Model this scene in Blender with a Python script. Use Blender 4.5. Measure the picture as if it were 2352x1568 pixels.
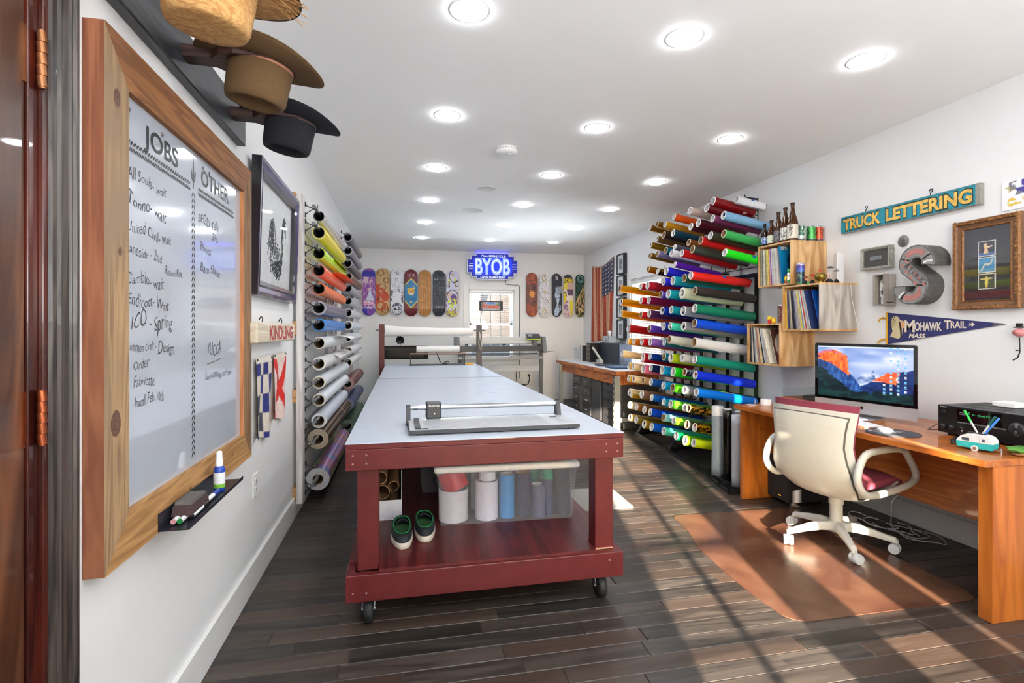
import bpy, math, random
from mathutils import Matrix, Vector
random.seed(7)
D = bpy.data
C = bpy.context.scene.collection
SC = bpy.context.scene
for o in list(D.objects): D.objects.remove(o)
PI = math.pi

# ---------------------------------------------------------------- camera, sky, sun, exposure
XL, XR, YB, YF, H = -0.728, 3.268, 9.18, -1.2, 2.65
cd = D.cameras.new('camera'); cam = D.objects.new('camera', cd); C.objects.link(cam)
cam.location = (0, 0, 1.27)
cam.rotation_euler = (PI/2, 0, -math.radians(11.8))
cd.sensor_width = 36; cd.lens = 36*1200/2352; cd.shift_y = -27/2352; cd.clip_start = 0.02
SC.camera = cam
SC.view_settings.view_transform = 'Standard'; SC.view_settings.look = 'None'
SC.view_settings.gamma = 1; SC.view_settings.use_curve_mapping = False
SC.view_settings.exposure = 0.52
W = D.worlds.new('sky'); SC.world = W; W.use_nodes = True
wn = W.node_tree.nodes; wl = W.node_tree.links
bg = wn['Background']; sky = wn.new('ShaderNodeTexSky')
sky.sky_type = 'NISHITA'; sky.sun_disc = False; sky.sun_elevation = math.radians(13.3)
sky.sun_rotation = math.radians(180+13.4)
wl.new(sky.outputs[0], bg.inputs[0]); bg.inputs[1].default_value = 0.9
sd = D.lights.new('sun', 'SUN'); sun = D.objects.new('sun', sd); C.objects.link(sun)
sd.energy = 58.0; sd.angle = math.radians(0.6); sd.color = (1.0, 0.80, 0.60)
e, az = math.radians(13.3), math.radians(13.4)
sdir = Vector((math.sin(az)*math.cos(e), math.cos(az)*math.cos(e), -math.sin(e)))
sun.rotation_euler = sdir.to_track_quat('-Z', 'Y').to_euler(); sun.location = (-1, -6, 4)
LAMP = 46.0
ad = D.lights.new('ceiling_fill_camera_end', 'AREA'); al = D.objects.new('ceiling_fill_camera_end', ad); C.objects.link(al)  # added fill lamp behind the camera, tilted up to brighten the ceiling
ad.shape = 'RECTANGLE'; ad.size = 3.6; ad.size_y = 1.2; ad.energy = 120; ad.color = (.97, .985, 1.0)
for nm, loc, aim, sx, sy, pw in (('ceiling_fill_back_window', (1.545, 10.0, .15), (1.5, 7.4, 2.65), 1.6, .7, 330), ('ceiling_fill_side_window', (4.2, 6.66, .0), (1.4, 5.6, 2.65), 1.6, .7, 380)):  # unseen lamps added outside below the sills to fill the ceiling
    d_ = D.lights.new(nm, 'AREA'); d_.shape = 'RECTANGLE'; d_.size = sx; d_.size_y = sy; d_.energy = pw; d_.color = (.93, .97, 1.0)
    o_ = D.objects.new(nm, d_); C.objects.link(o_); o_.location = loc; o_.rotation_euler = (Vector(aim)-Vector(loc)).to_track_quat('-Z', 'Y').to_euler()
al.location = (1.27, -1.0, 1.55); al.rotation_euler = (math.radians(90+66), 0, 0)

# ---------------------------------------------------------------- materials
def lin(c):
    c = [v/255 for v in c[:3]]
    return tuple(v/12.92 if v <= .04045 else ((v+.055)/1.055)**2.4 for v in c)
_m = {}
def newmat(name):
    m = D.materials.new(name); m.use_nodes = True
    return m, m.node_tree.nodes, m.node_tree.links, m.node_tree.nodes['Principled BSDF']
def solid(c, rough=.5, metal=0, var=.06, scale=30, bump=0, coat=0, spec=.5):
    k = ('s', c, rough, metal, var, scale, bump, coat, spec)
    if k in _m: return _m[k]
    m, n, l, b = newmat('mat_%d' % len(_m))
    b.inputs['Roughness'].default_value = rough; b.inputs['Metallic'].default_value = metal
    b.inputs['Coat Weight'].default_value = coat; b.inputs['Specular IOR Level'].default_value = spec
    a = lin(c)
    tc = n.new('ShaderNodeTexCoord'); nz = n.new('ShaderNodeTexNoise'); nz.inputs['Scale'].default_value = scale
    nz.inputs['Detail'].default_value = 4
    l.new(tc.outputs['Object'], nz.inputs['Vector'])
    r = n.new('ShaderNodeValToRGB'); r.color_ramp.elements[0].position = .3; r.color_ramp.elements[1].position = .7
    r.color_ramp.elements[0].color = tuple(v*(1-var) for v in a)+(1,)
    r.color_ramp.elements[1].color = tuple(min(1, v*(1+var)) for v in a)+(1,)
    l.new(nz.outputs[0], r.inputs[0]); l.new(r.outputs[0], b.inputs['Base Color'])
    if bump:
        bp = n.new('ShaderNodeBump'); bp.inputs['Strength'].default_value = bump; bp.inputs['Distance'].default_value = .004
        l.new(nz.outputs[0], bp.inputs['Height']); l.new(bp.outputs[0], b.inputs['Normal'])
    _m[k] = m; return m
def wood(c1, c2, axis='x', rough=.4, dens=14, bump=.15, stretch=14, world=False, c3=None, coat=0, rings=0):
    k = ('w', c1, c2, axis, rough, dens, bump, stretch, world, c3, coat, rings)
    if k in _m: return _m[k]
    m, n, l, b = newmat('wood_%d' % len(_m))
    b.inputs['Roughness'].default_value = rough; b.inputs['Coat Weight'].default_value = coat
    if world:
        g = n.new('ShaderNodeNewGeometry'); src = g.outputs['Position']
        oi = n.new('ShaderNodeObjectInfo'); mu = n.new('ShaderNodeVectorMath'); mu.operation = 'MULTIPLY_ADD'
        l.new(oi.outputs['Random'], mu.inputs[0]); mu.inputs[1].default_value = (37, 91, 53); l.new(src, mu.inputs[2])
        src = mu.outputs[0]
    else:
        tc = n.new('ShaderNodeTexCoord'); src = tc.outputs['Object']
    mp = n.new('ShaderNodeMapping'); l.new(src, mp.inputs[0])
    sc = [1, 1, 1]; sc['xyz'.index(axis)] = 1/stretch
    mp.inputs['Scale'].default_value = sc
    nz = n.new('ShaderNodeTexNoise'); nz.inputs['Scale'].default_value = dens*3; nz.inputs['Detail'].default_value = 8
    nz.inputs['Roughness'].default_value = .65
    l.new(mp.outputs[0], nz.inputs['Vector'])
    n2 = n.new('ShaderNodeTexNoise'); n2.inputs['Scale'].default_value = dens*.6; n2.inputs['Detail'].default_value = 2
    n2.inputs['Distortion'].default_value = 1.5
    l.new(mp.outputs[0], n2.inputs['Vector'])
    ml = n.new('ShaderNodeMath'); ml.operation = 'MULTIPLY'; ml.inputs[1].default_value = 9 if rings == 0 else rings
    l.new(n2.outputs[0], ml.inputs[0]); fr = n.new('ShaderNodeMath'); fr.operation = 'PINGPONG'; fr.inputs[1].default_value = 1
    l.new(ml.outputs[0], fr.inputs[0])
    mx = n.new('ShaderNodeMix'); mx.data_type = 'FLOAT'; mx.inputs[0].default_value = .5
    l.new(nz.outputs[0], mx.inputs[2]); l.new(fr.outputs[0], mx.inputs[3])
    r = n.new('ShaderNodeValToRGB'); r.color_ramp.elements[0].position = .25; r.color_ramp.elements[1].position = .75
    r.color_ramp.elements[0].color = lin(c2)+(1,); r.color_ramp.elements[1].color = lin(c1)+(1,)
    l.new(mx.outputs[0], r.inputs[0]); out = r.outputs[0]
    if world:
        hs = n.new('ShaderNodeHueSaturation'); l.new(out, hs.inputs['Color'])
        mr = n.new('ShaderNodeMapRange'); mr.inputs[3].default_value = .62; mr.inputs[4].default_value = 1.35
        l.new(oi.outputs['Random'], mr.inputs[0]); l.new(mr.outputs[0], hs.inputs['Value'])
        wn_ = n.new('ShaderNodeTexWhiteNoise'); wn_.noise_dimensions = '1D'; l.new(oi.outputs['Random'], wn_.inputs['W'])
        mx2 = n.new('ShaderNodeMix'); mx2.data_type = 'RGBA'
        m3 = n.new('ShaderNodeMath'); m3.operation = 'MULTIPLY'; m3.inputs[1].default_value = .6
        p3 = n.new('ShaderNodeMath'); p3.operation = 'POWER'; p3.inputs[1].default_value = 2.5
        l.new(wn_.outputs[0], p3.inputs[0]); l.new(p3.outputs[0], m3.inputs[0]); l.new(m3.outputs[0], mx2.inputs[0])
        l.new(hs.outputs[0], mx2.inputs[6]); mx2.inputs[7].default_value = lin(c3 or c1)+(1,); out = mx2.outputs[2]
    elif c3:
        n3 = n.new('ShaderNodeTexNoise'); n3.inputs['Scale'].default_value = 3; l.new(src, n3.inputs['Vector'])
        r3 = n.new('ShaderNodeValToRGB'); r3.color_ramp.elements[0].position = .42; r3.color_ramp.elements[1].position = .6
        l.new(n3.outputs[0], r3.inputs[0]); mx2 = n.new('ShaderNodeMix'); mx2.data_type = 'RGBA'
        l.new(r3.outputs[0], mx2.inputs[0]); l.new(out, mx2.inputs[6]); mx2.inputs[7].default_value = lin(c3)+(1,); out = mx2.outputs[2]
    l.new(out, b.inputs['Base Color'])
    if bump:
        bp = n.new('ShaderNodeBump'); bp.inputs['Strength'].default_value = bump; bp.inputs['Distance'].default_value = .002
        l.new(nz.outputs[0], bp.inputs['Height']); l.new(bp.outputs[0], b.inputs['Normal'])
    _m[k] = m; return m
def emit(c, s):
    k = ('e', c, s)
    if k in _m: return _m[k]
    m, n, l, b = newmat('emit_%d' % len(_m)); b.inputs['Base Color'].default_value = (0, 0, 0, 1)
    b.inputs['Emission Color'].default_value = lin(c)+(1,); b.inputs['Emission Strength'].default_value = s
    _m[k] = m; return m
def clear(c=(255, 255, 255), keep=.9, rough=.05, name=None, milky=0):
    k = ('c', c, keep, rough, milky)
    if k in _m: return _m[k]
    m, n, l, b = newmat('clear_%d' % len(_m))
    t = n.new('ShaderNodeBsdfTransparent'); t.inputs[0].default_value = lin(c)+(1,)
    mx = n.new('ShaderNodeMixShader'); mx.inputs[0].default_value = keep
    b.inputs['Base Color'].default_value = lin(c if milky == 0 else (225, 228, 232))+(1,); b.inputs['Roughness'].default_value = rough
    if milky == 0:
        g = n.new('ShaderNodeBsdfGlossy'); g.inputs['Roughness'].default_value = rough; s = g.outputs[0]
    else: s = b.outputs[0]
    l.new(s, mx.inputs[1]); l.new(t.outputs[0], mx.inputs[2]); l.new(mx.outputs[0], n['Material Output'].inputs[0])
    _m[k] = m; return m
def painted(rough=.4, e=0, metal=0, coat=0):
    k = ('p', rough, e, metal, coat)
    if k in _m: return _m[k]
    m, n, l, b = newmat('painted_%d' % len(_m)); a = n.new('ShaderNodeAttribute'); a.attribute_name = 'Col'
    b.inputs['Roughness'].default_value = rough; b.inputs['Metallic'].default_value = metal; b.inputs['Coat Weight'].default_value = coat
    if e:
        b.inputs['Base Color'].default_value = (.01, .01, .01, 1); l.new(a.outputs[0], b.inputs['Emission Color']); b.inputs['Emission Strength'].default_value = e
    else: l.new(a.outputs[0], b.inputs['Base Color'])
    _m[k] = m; return m
WHITE = (236, 236, 234); BLACK = (22, 22, 24)
M_BLACK = solid(BLACK, .45); M_CHROME = solid((200, 203, 208), .18, 1); M_STEEL = solid((140, 142, 146), .35, .9)
M_WHITEP = solid((238, 238, 236), .35, var=.02); M_DARKM = solid((38, 40, 44), .4, .6)

# ---------------------------------------------------------------- mesh building
_txt = {}
def text_geo(s, bold=0, res=3):
    k = (s, bold, res)
    if k not in _txt:
        cu = D.curves.new('t', 'FONT'); cu.body = s; cu.offset = bold; cu.resolution_u = res; cu.size = 1
        cu.fill_mode = 'FRONT'
        o = D.objects.new('t', cu); C.objects.link(o)
        dg = bpy.context.evaluated_depsgraph_get(); me = o.evaluated_get(dg).to_mesh()
        v = [tuple(p.co) for p in me.vertices]; f = [tuple(p.vertices) for p in me.polygons]
        o.evaluated_get(dg).to_mesh_clear(); D.objects.remove(o); D.curves.remove(cu)
        x0 = min(p[0] for p in v); x1 = max(p[0] for p in v); y0 = min(p[1] for p in v); y1 = max(p[1] for p in v)
        _txt[k] = (v, f, x0, x1, y0, y1)
    return _txt[k]
def curve(pts, closed=False, n=4):
    P = [Vector(p) for p in pts]; k = len(P); out = []
    for i in range(k if closed else k-1):
        p0 = P[(i-1) % k] if closed or i > 0 else P[0]; p1 = P[i]; p2 = P[(i+1) % k]; p3 = P[(i+2) % k] if closed or i+2 < k else P[-1]
        for j in range(n):
            t = j/n; out.append(tuple(.5*((2*p1)+(p2-p0)*t+(2*p0-5*p1+4*p2-p3)*t*t+(3*p1-p0-3*p2+p3)*t**3)))
    if not closed: out.append(tuple(P[-1]))
    return out
class MB:
    def __init__(s, M=None): s.v = []; s.f = []; s.m = []; s.s = []; s.M = M or Matrix()
    def add(s, v, f, mi=0, sm=False):
        o = len(s.v); s.v += [tuple(s.M @ Vector(p)) for p in v]
        for q in f: s.f.append(tuple(i+o for i in q)); s.m.append(mi); s.s.append(sm)
        return s
    def box(s, a, b, mi=0, R=None):
        x0, y0, z0 = a; x1, y1, z1 = b
        v = [(x0,y0,z0),(x1,y0,z0),(x1,y1,z0),(x0,y1,z0),(x0,y0,z1),(x1,y0,z1),(x1,y1,z1),(x0,y1,z1)]
        if R:
            c = Vector(((x0+x1)/2, (y0+y1)/2, (z0+z1)/2)); v = [tuple(c+R @ (Vector(p)-c)) for p in v]
        return s.add(v, [(3,2,1,0),(4,5,6,7),(0,1,5,4),(1,2,6,5),(2,3,7,6),(3,0,4,7)], mi)
    def beam(s, p0, p1, w, h, up=(0,0,1), mi=0):
        p0 = Vector(p0); p1 = Vector(p1); d = (p1-p0).normalized(); u = Vector(up)
        a = d.cross(u)
        if a.length < 1e-4: a = d.cross(Vector((0,1,0)))
        a.normalize(); u = a.cross(d); v = []
        for p in (p0, p1):
            for i, j in ((-1,-1),(1,-1),(1,1),(-1,1)): v.append(tuple(p+a*w/2*i+u*h/2*j))
        return s.add(v, [(0,1,2,3),(7,6,5,4),(0,4,5,1),(1,5,6,2),(2,6,7,3),(3,7,4,0)], mi)
    def rings(s, R, mi=0, close=False, caps=(False, False), sm=True, capmi=None):
        n = len(R[0]); v = [p for r in R for p in r]; f = []; k = len(R)
        for i in range(k if close else k-1):
            a = i*n; b = ((i+1) % k)*n
            for j in range(n): f.append((a+j, a+(j+1) % n, b+(j+1) % n, b+j))
        s.add(v, f, mi, sm)
        cm = mi if capmi is None else capmi
        if caps[0]: s.add(R[0], [tuple(range(n))[::-1]], cm)
        if caps[1]: s.add(R[-1], [tuple(range(n))], cm)
        return s
    def circ(s, p, d, r, n, ref=None):
        d = Vector(d).normalized(); a = d.cross(Vector(ref) if ref else (Vector((0,0,1)) if abs(d.z) < .9 else Vector((1,0,0)))).normalized(); b = d.cross(a)
        return [tuple(Vector(p)+a*r*math.cos(2*PI*i/n)+b*r*math.sin(2*PI*i/n)) for i in range(n)]
    def cyl(s, p0, p1, r0, r1=None, n=18, mi=0, caps=(True, True), capmi=None):
        r1 = r0 if r1 is None else r1; d = Vector(p1)-Vector(p0)
        return s.rings([s.circ(p0, d, r0, n), s.circ(p1, d, r1, n)], mi, caps=caps, capmi=capmi)
    def pipe(s, p0, p1, ro, ri, n=22, mi=0, me=None, mi_in=None):
        d = Vector(p1)-Vector(p0); A = s.circ(p0,d,ro,n); B = s.circ(p1,d,ro,n); a = s.circ(p0,d,ri,n); b = s.circ(p1,d,ri,n)
        s.rings([A, B], mi); s.rings([b, a], mi if mi_in is None else mi_in)
        s.rings([a, A], mi if me is None else me, sm=False); s.rings([B, b], mi if me is None else me, sm=False); return s
    def tube(s, pts, r, n=8, mi=0, closed=False, flat=1):
        P = [Vector(p) for p in pts]; R = []; k = len(P); pa = None
        for i in range(k):
            if closed: d = P[(i+1) % k]-P[i-1]
            else: d = P[min(i+1, k-1)]-P[max(i-1, 0)]
            d.normalize()
            if pa is None: a = d.cross(Vector((0,0,1)) if abs(d.z) < .9 else Vector((0,1,0)))
            else: a = pa-d*pa.dot(d)
            a.normalize(); pa = a; b = d.cross(a); rr = r[i] if isinstance(r, (list, tuple)) else r
            R.append([tuple(P[i]+a*rr*math.cos(2*PI*j/n)+b*rr*flat*math.sin(2*PI*j/n)) for j in range(n)])
        return s.rings(R, mi, close=closed, caps=(not closed, not closed))
    def lathe(s, prof, n=24, mi=0, c=(0,0,0), sx=1, sy=1, cap=True):
        R = [[(c[0]+r*sx*math.cos(2*PI*i/n), c[1]+r*sy*math.sin(2*PI*i/n), c[2]+z) for i in range(n)] for r, z in prof]
        return s.rings(R, mi, caps=(cap and prof[0][0] > 1e-5, cap and prof[-1][0] > 1e-5))
    def prism(s, poly, z0, z1, mi=0, ms=None, sm=False):
        n = len(poly); A = [(x,y,z0) for x,y in poly]; B = [(x,y,z1) for x,y in poly]
        s.add(A, [tuple(range(n))[::-1]], mi); s.add(B, [tuple(range(n))], mi)
        return s.rings([A, B], mi if ms is None else ms, sm=sm)
    def flat(s, poly, z, mi=0): return s.add([(x,y,z) for x,y in poly], [tuple(range(len(poly)))], mi)
    def text(s, t, x, y, z, h, w=None, mi=0, align='l', bold=0, shear=0, rot=0, cap=True, res=3, th=0):
        v, f, x0, x1, y0, y1 = text_geo(t, bold, res)
        H_ = .7 if cap else (y1-y0); sy = h/H_; sx = sy if w is None else w/(x1-x0); wd = (x1-x0)*sx
        ox = {'l': 0, 'c': -wd/2, 'r': -wd}[align]; cr, sr = math.cos(rot), math.sin(rot); o = []
        for p in v:
            a = ox+(p[0]-x0)*sx; b = (p[1])*sy; a += b*shear
            o.append((x+a*cr-b*sr, y+a*sr+b*cr, z))
        return s.add(o, f, mi)
    def build(s, name, mats, parent=None, M=None, bevel=0, seg=2, solidify=0, subsurf=0):
        me = D.meshes.new(name); me.from_pydata(s.v, [], s.f); me.update()
        if not isinstance(mats, (list, tuple)): mats = [mats]
        for m in mats: me.materials.append(m)
        me.polygons.foreach_set('material_index', s.m); me.polygons.foreach_set('use_smooth', s.s); me.update()
        o = D.objects.new(name, me); C.objects.link(o)
        if parent: o.parent = parent
        if M is not None: o.matrix_local = M
        if bevel:
            b = o.modifiers.new('b', 'BEVEL'); b.width = bevel; b.segments = seg; b.limit_method = 'ANGLE'; b.angle_limit = math.radians(40)
        if subsurf:
            b = o.modifiers.new('s', 'SUBSURF'); b.levels = subsurf; b.render_levels = subsurf
        return o
def tag(o, label=None, cat=None, group=None, kind=None):
    if label: o['label'] = label
    if cat: o['category'] = cat
    if group: o['group'] = group
    if kind: o['kind'] = kind
    return o
def thing(name, label, cat, M=None, group=None):
    o = D.objects.new(name, None); C.objects.link(o); o.empty_display_size = .05
    if M is not None: o.matrix_world = M
    return tag(o, label, cat, group)
def one(mb, name, mats, label, cat, M=None, group=None, **k):
    return tag(mb.build(name, mats, None, M, **k), label, cat, group)
def struct(mb, name, mats, **k): return tag(mb.build(name, mats, **k), kind='structure')
def T(x=0, y=0, z=0, rz=0, rx=0, ry=0):
    return Matrix.Translation((x,y,z)) @ Matrix.Rotation(rz, 4, 'Z') @ Matrix.Rotation(ry, 4, 'Y') @ Matrix.Rotation(rx, 4, 'X')
def wall(side, u, z, off=0):
    "local x right, y up, z out of the wall towards the room"
    ax = {'R': ((0,-1,0),(0,0,1),(-1,0,0),(XR-off,u,z)), 'L': ((0,1,0),(0,0,1),(1,0,0),(XL+off,u,z)), 'B': ((1,0,0),(0,0,1),(0,-1,0),(u,YB-off,z))}[side]
    return Matrix([[ax[0][i], ax[1][i], ax[2][i], ax[3][i]] for i in range(3)]+[[0,0,0,1]])
def paint(name, fn, w, h, nx, ny, mat, parent=None, M=None, posfn=None, label=None, cat=None):
    "grid centred on 0 with colours fn(u,v), u right and v up in 0..1"
    v = []; f = []; col = []
    for j in range(ny+1):
        for i in range(nx+1):
            u = i/nx; t = j/ny; p = (w*(u-.5), h*(t-.5), 0)
            v.append(posfn(u, t) if posfn else p); col.append(lin(fn(u, t))+(1,))
    for j in range(ny):
        for i in range(nx): a = j*(nx+1)+i; f.append((a, a+1, a+nx+2, a+nx+1))
    me = D.meshes.new(name); me.from_pydata(v, [], f); me.materials.append(mat)
    at = me.color_attributes.new('Col', 'FLOAT_COLOR', 'POINT')
    at.data.foreach_set('color', [c for q in col for c in q])
    me.polygons.foreach_set('use_smooth', [True]*len(f)); me.update()
    o = D.objects.new(name, me); C.objects.link(o)
    if parent: o.parent = parent
    if M is not None: o.matrix_local = M
    return tag(o, label, cat)
ORD = ['zeroth','first','second','third','fourth','fifth','sixth','seventh','eighth','ninth','tenth','eleventh','twelfth','thirteenth','fourteenth','fifteenth','sixteenth','seventeenth','eighteenth','nineteenth','twentieth','twenty-first']
def vn(x, y, s=0):
    n = math.sin(x*12.9898+y*78.233+s*37.7)*43758.5453
    return n-math.floor(n)
def sn(x, y, s=0):
    xi, yi = math.floor(x), math.floor(y); fx, fy = x-xi, y-yi; fx = fx*fx*(3-2*fx); fy = fy*fy*(3-2*fy)
    a = vn(xi,yi,s)*(1-fx)+vn(xi+1,yi,s)*fx; b = vn(xi,yi+1,s)*(1-fx)+vn(xi+1,yi+1,s)*fx
    return a*(1-fy)+b*fy
def mixc(a, b, t):
    t = max(0, min(1, t)); return tuple(a[i]*(1-t)+b[i]*t for i in range(3))

# ================================================================ the room
M_WALL = solid((232, 232, 232), .6, var=.012, scale=3)
M_CEIL = solid((248, 247, 245), .7, var=.01, scale=3)
M_TRIM = solid((232, 232, 230), .35, var=.02)
M_LINE = solid((215, 214, 210), .3)
def wallmb(axis, pos, th, a0, a1, z0, z1, holes):
    "wall of rectangles round its holes; axis x: wall across x (faces y)"
    mb = MB(); us = sorted({a0, a1}|{h[0] for h in holes}|{h[1] for h in holes})
    for u0, u1 in zip(us, us[1:]):
        hs = sorted([(h[2], h[3]) for h in holes if h[0] <= u0 and h[1] >= u1]); z = z0; segs = []
        for b, t in hs: segs.append((z, b)); z = t
        segs.append((z, z1))
        for b, t in segs:
            if t-b > 1e-4:
                if axis == 'x': mb.box((u0, pos, b), (u1, pos+th, t))
                else: mb.box((pos, u0, b), (pos+th, u1, t))
    return mb
struct(wallmb('y', XL-.14, .14, YF-.14, YB+.14, 0, H, [(.36, 1.255, 0, 2.06)]), 'wall_left', M_WALL)
struct(wallmb('y', XR, .14, YF-.14, YB+.14, 0, H, [(6.2, 7.12, .68, 2.0)]), 'wall_right', M_WALL)
struct(wallmb('x', YB, .14, XL, XR, 0, H, [(1.135, 1.955, .76, 1.98)]), 'wall_back', M_WALL)
FW = [(.345, .942, .3, 2.15), (1.19, 1.245, .3, 2.15), (1.245, 1.465, .3, 1.12), (1.245, 1.465, 1.585, 1.618), (1.65, 1.72, .3, 2.15)]  # openings fitted to the sun patches, one partly closed to shade the chair
struct(wallmb('x', YF-.14, .14, XL, XR, 0, H, FW), 'wall_front', M_WALL)
struct(MB().box((XL-.14, YF-.14, H), (XR+.14, YB+.14, H+.12)), 'ceiling', M_CEIL)
floor = struct(MB().box((XL-.14, YF-.14, -.12), (XR+.14, YB+.14, -.004)), 'floor', solid((108, 94, 82), .6))
# floor planks, run across the room
M_PLANK = wood((68, 62, 58), (34, 31, 30), 'x', rough=.38, dens=22, bump=.3, stretch=10, world=True, c3=(84, 65, 53), rings=3)
pw = .0935; bev = .0022
def plank_mesh(nm):
    v = []; f = []
    for (z, e) in ((-.0038, 0), (-bev, 0), (0, bev)): v += [(e/.6, e/pw, z), (1-e/.6, e/pw, z), (1-e/.6, 1-e/pw, z), (e/.6, 1-e/pw, z)]
    for k in (0, 4):
        for j in range(4): f.append((k+j, k+(j+1) % 4, k+4+(j+1) % 4, k+4+j))
    f.append((8, 9, 10, 11)); me = D.meshes.new(nm); me.from_pydata(v, [], f); me.materials.append(M_PLANK); me.update(); return me
pm = plank_mesh('plank'); rows = []; y = 0.98; k = 0
rs = random.Random(3); count = 0; far = MB()
y = YF
rowlist = []
while y < YB: rowlist.append(y); y += pw
order = [r for r in rowlist if r > 1.35]+[r for r in rowlist if r <= 1.35]
M_FAR = [wood((68+a*.7, 62+b*.7, 58+c*.7), (34, 31, 30), 'x', rough=.38, dens=22, bump=.2, stretch=10, rings=3) for a, b, c in ((0,0,0), (-28,-26,-22), (14,4,-6), (-12,-14,-16))]
for y in order:
    x = XL - rs.random()*.7
    while x < XR:
        L = rs.uniform(.35, 1.05); a = max(x, XL); b = min(x+L, XR); x += L
        if b-a < .04: continue
        if count < 300 and y > 1.35:
            o = D.objects.new('plank', pm); C.objects.link(o); o.parent = floor; o.location = (a+.0009, y+.0009, 0); o.scale = (b-a-.0018, pw-.0018, 1); count += 1
        else: far.box((a+.001, y+.001, -.006), (b-.001, min(y+pw, YB)-.001, 0), rs.randrange(4))
tag(far.build('planks', M_FAR, floor), kind='stuff')
# baseboards
for nm, (x0, x1, xt) in {'baseboard_left': (XL, XL+.018, 1), 'baseboard_right': (XR-.018, XR, -1)}.items():
    mb = MB(); ya = 1.345 if xt == 1 else YF
    mb.box((x0, ya, 0), (x1, YB, .14))
    struct(mb, nm, M_TRIM, bevel=.003)
struct(MB().box((XL, YB-.018, 0), (XR, YB, .13)), 'baseboard_back', M_TRIM, bevel=.003)
# glass, sashes and blinds
M_GLASS = clear((250, 253, 255), .93, .02)
win = []
def window(nm, axis, pos, a0, a1, z0, z1, nv, nh, meet=True, inward=-1, cas=.085):
    """frame and sashes in a wall hole; axis 'x' faces y"""
    root = MB(); P = lambda u, w, z: (u, w, z) if axis == 'x' else (w, u, z)
    def bx(mb, u0, u1, w0, w1, z0_, z1_):
        p, q = P(u0, w0, z0_), P(u1, w1, z1_); mb.box(tuple(map(min, p, q)), tuple(map(max, p, q)))
    d = inward
    for u0, u1, b, t in ((a0-cas, a0, z0-.01, z1+cas), (a1, a1+cas, z0-.01, z1+cas), (a0, a1, z1, z1+cas)): bx(root, u0, u1, pos, pos+d*.018, b, t)
    bx(root, a0-cas-.02, a1+cas+.02, pos+d*.04, pos-d*.1, z0-.03, z0)
    bx(root, a0-cas, a1+cas, pos, pos+d*.015, z0-.11, z0-.03)
    for u0, u1, b, t in ((a0, a0+.02, z0, z1), (a1-.02, a1, z0, z1), (a0, a1, z1-.02, z1)): bx(root, u0, u1, pos, pos-d*.12, b, t)
    o = struct(root, nm, M_TRIM, bevel=.002)
    zm = (z0+z1)/2
    for k, (b, t, off) in enumerate(((zm-.02, z1-.02, .09), (z0, zm+.02, .06)) if meet else ((z0, z1-.02, .07),)):
        s = MB(); q = pos-d*off; w = .035
        for u0, u1, bb, tt in ((a0+.02, a0+.02+w, b, t), (a1-.02-w, a1-.02, b, t), (a0+.02, a1-.02, b, b+w), (a0+.02, a1-.02, t-w, t)): bx(s, u0, u1, q, q-d*.025, bb, tt)
        sash = s.build('sash', M_TRIM, o); g = MB(); bx(g, a0+.05, a1-.05, q-d*.012, q-d*.016, b+.03, t-.03); g.build('pane', M_GLASS, sash)
        m = MB()
        for i in range(1, nv+1):
            u = a0+.05+(a1-a0-.1)*i/(nv+1); bx(m, u-.006, u+.006, q-d*.004, q-d*.012, b+w, t-w)
        for i in range(1, nh+1):
            z = b+(t-b)*i/(nh+1); bx(m, a0+.05, a1-.05, q-d*.004, q-d*.012, z-.006, z+.006)
        if nv or nh: m.build('muntins', solid((96, 98, 100), .5), sash)
    return o
w1 = window('window_1', 'x', YB, 1.135, 1.955, .76, 1.98, 3, 1)
w2 = window('window_2', 'y', XR, 6.2, 7.12, .68, 2.0, 2, 1)
M_SLAT = clear((240, 242, 245), .35, .4, milky=1)
def blind(nm, axis, pos, a0, a1, z0, z1, pitch, tilt, label, gap=False):
    t = thing(nm, label, 'blind'); P = lambda u, w, z: (u, w, z) if axis == 'x' else (w, u, z)
    h = MB(); p, q = P(a0, pos-.03, z1-.045), P(a1, pos+.03, z1); h.box(tuple(map(min, p, q)), tuple(map(max, p, q))); h.build('headrail', M_TRIM, t, bevel=.003)
    z = z1-.06; v0 = []
    me = None
    while z > z0:
        if me is None:
            s = MB(); dz = .0125*math.sin(tilt); dw = .0125*math.cos(tilt)
            A = [P(a0+.01, -dw, -dz), P(a1-.01, -dw, -dz), P(a1-.01, dw, dz), P(a0+.01, dw, dz)]
            B = [(p[0], p[1], p[2]+.0014) for p in A]; s.add(A, [(0,1,2,3)]); s.add(B, [(3,2,1,0)]); s.rings([A, B], sm=False)
            o = s.build('slat', M_WHITEP, t); me = o.data
        else:
            o = D.objects.new('slat', me); C.objects.link(o); o.parent = t
        o.location = P(0, pos, z); z -= pitch
    c = MB()
    for u in (a0+(a1-a0)*.18, a0+(a1-a0)*.82): c.cyl(P(u, pos-.014, z0), P(u, pos-.014, z1-.03), .0012, n=5)
    c.build('cord', M_TRIM, t)
blind('window_blind', 'x', YB+.025, 1.16, 1.93, .78, 1.955, .037, .0, 'white slatted blind with open slats in the back wall window')
blind('window_blind', 'y', XR+.03, 6.225, 7.095, .70, 1.975, .03, -.4, 'white slatted blind in the side window behind the coloured rolls')
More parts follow.
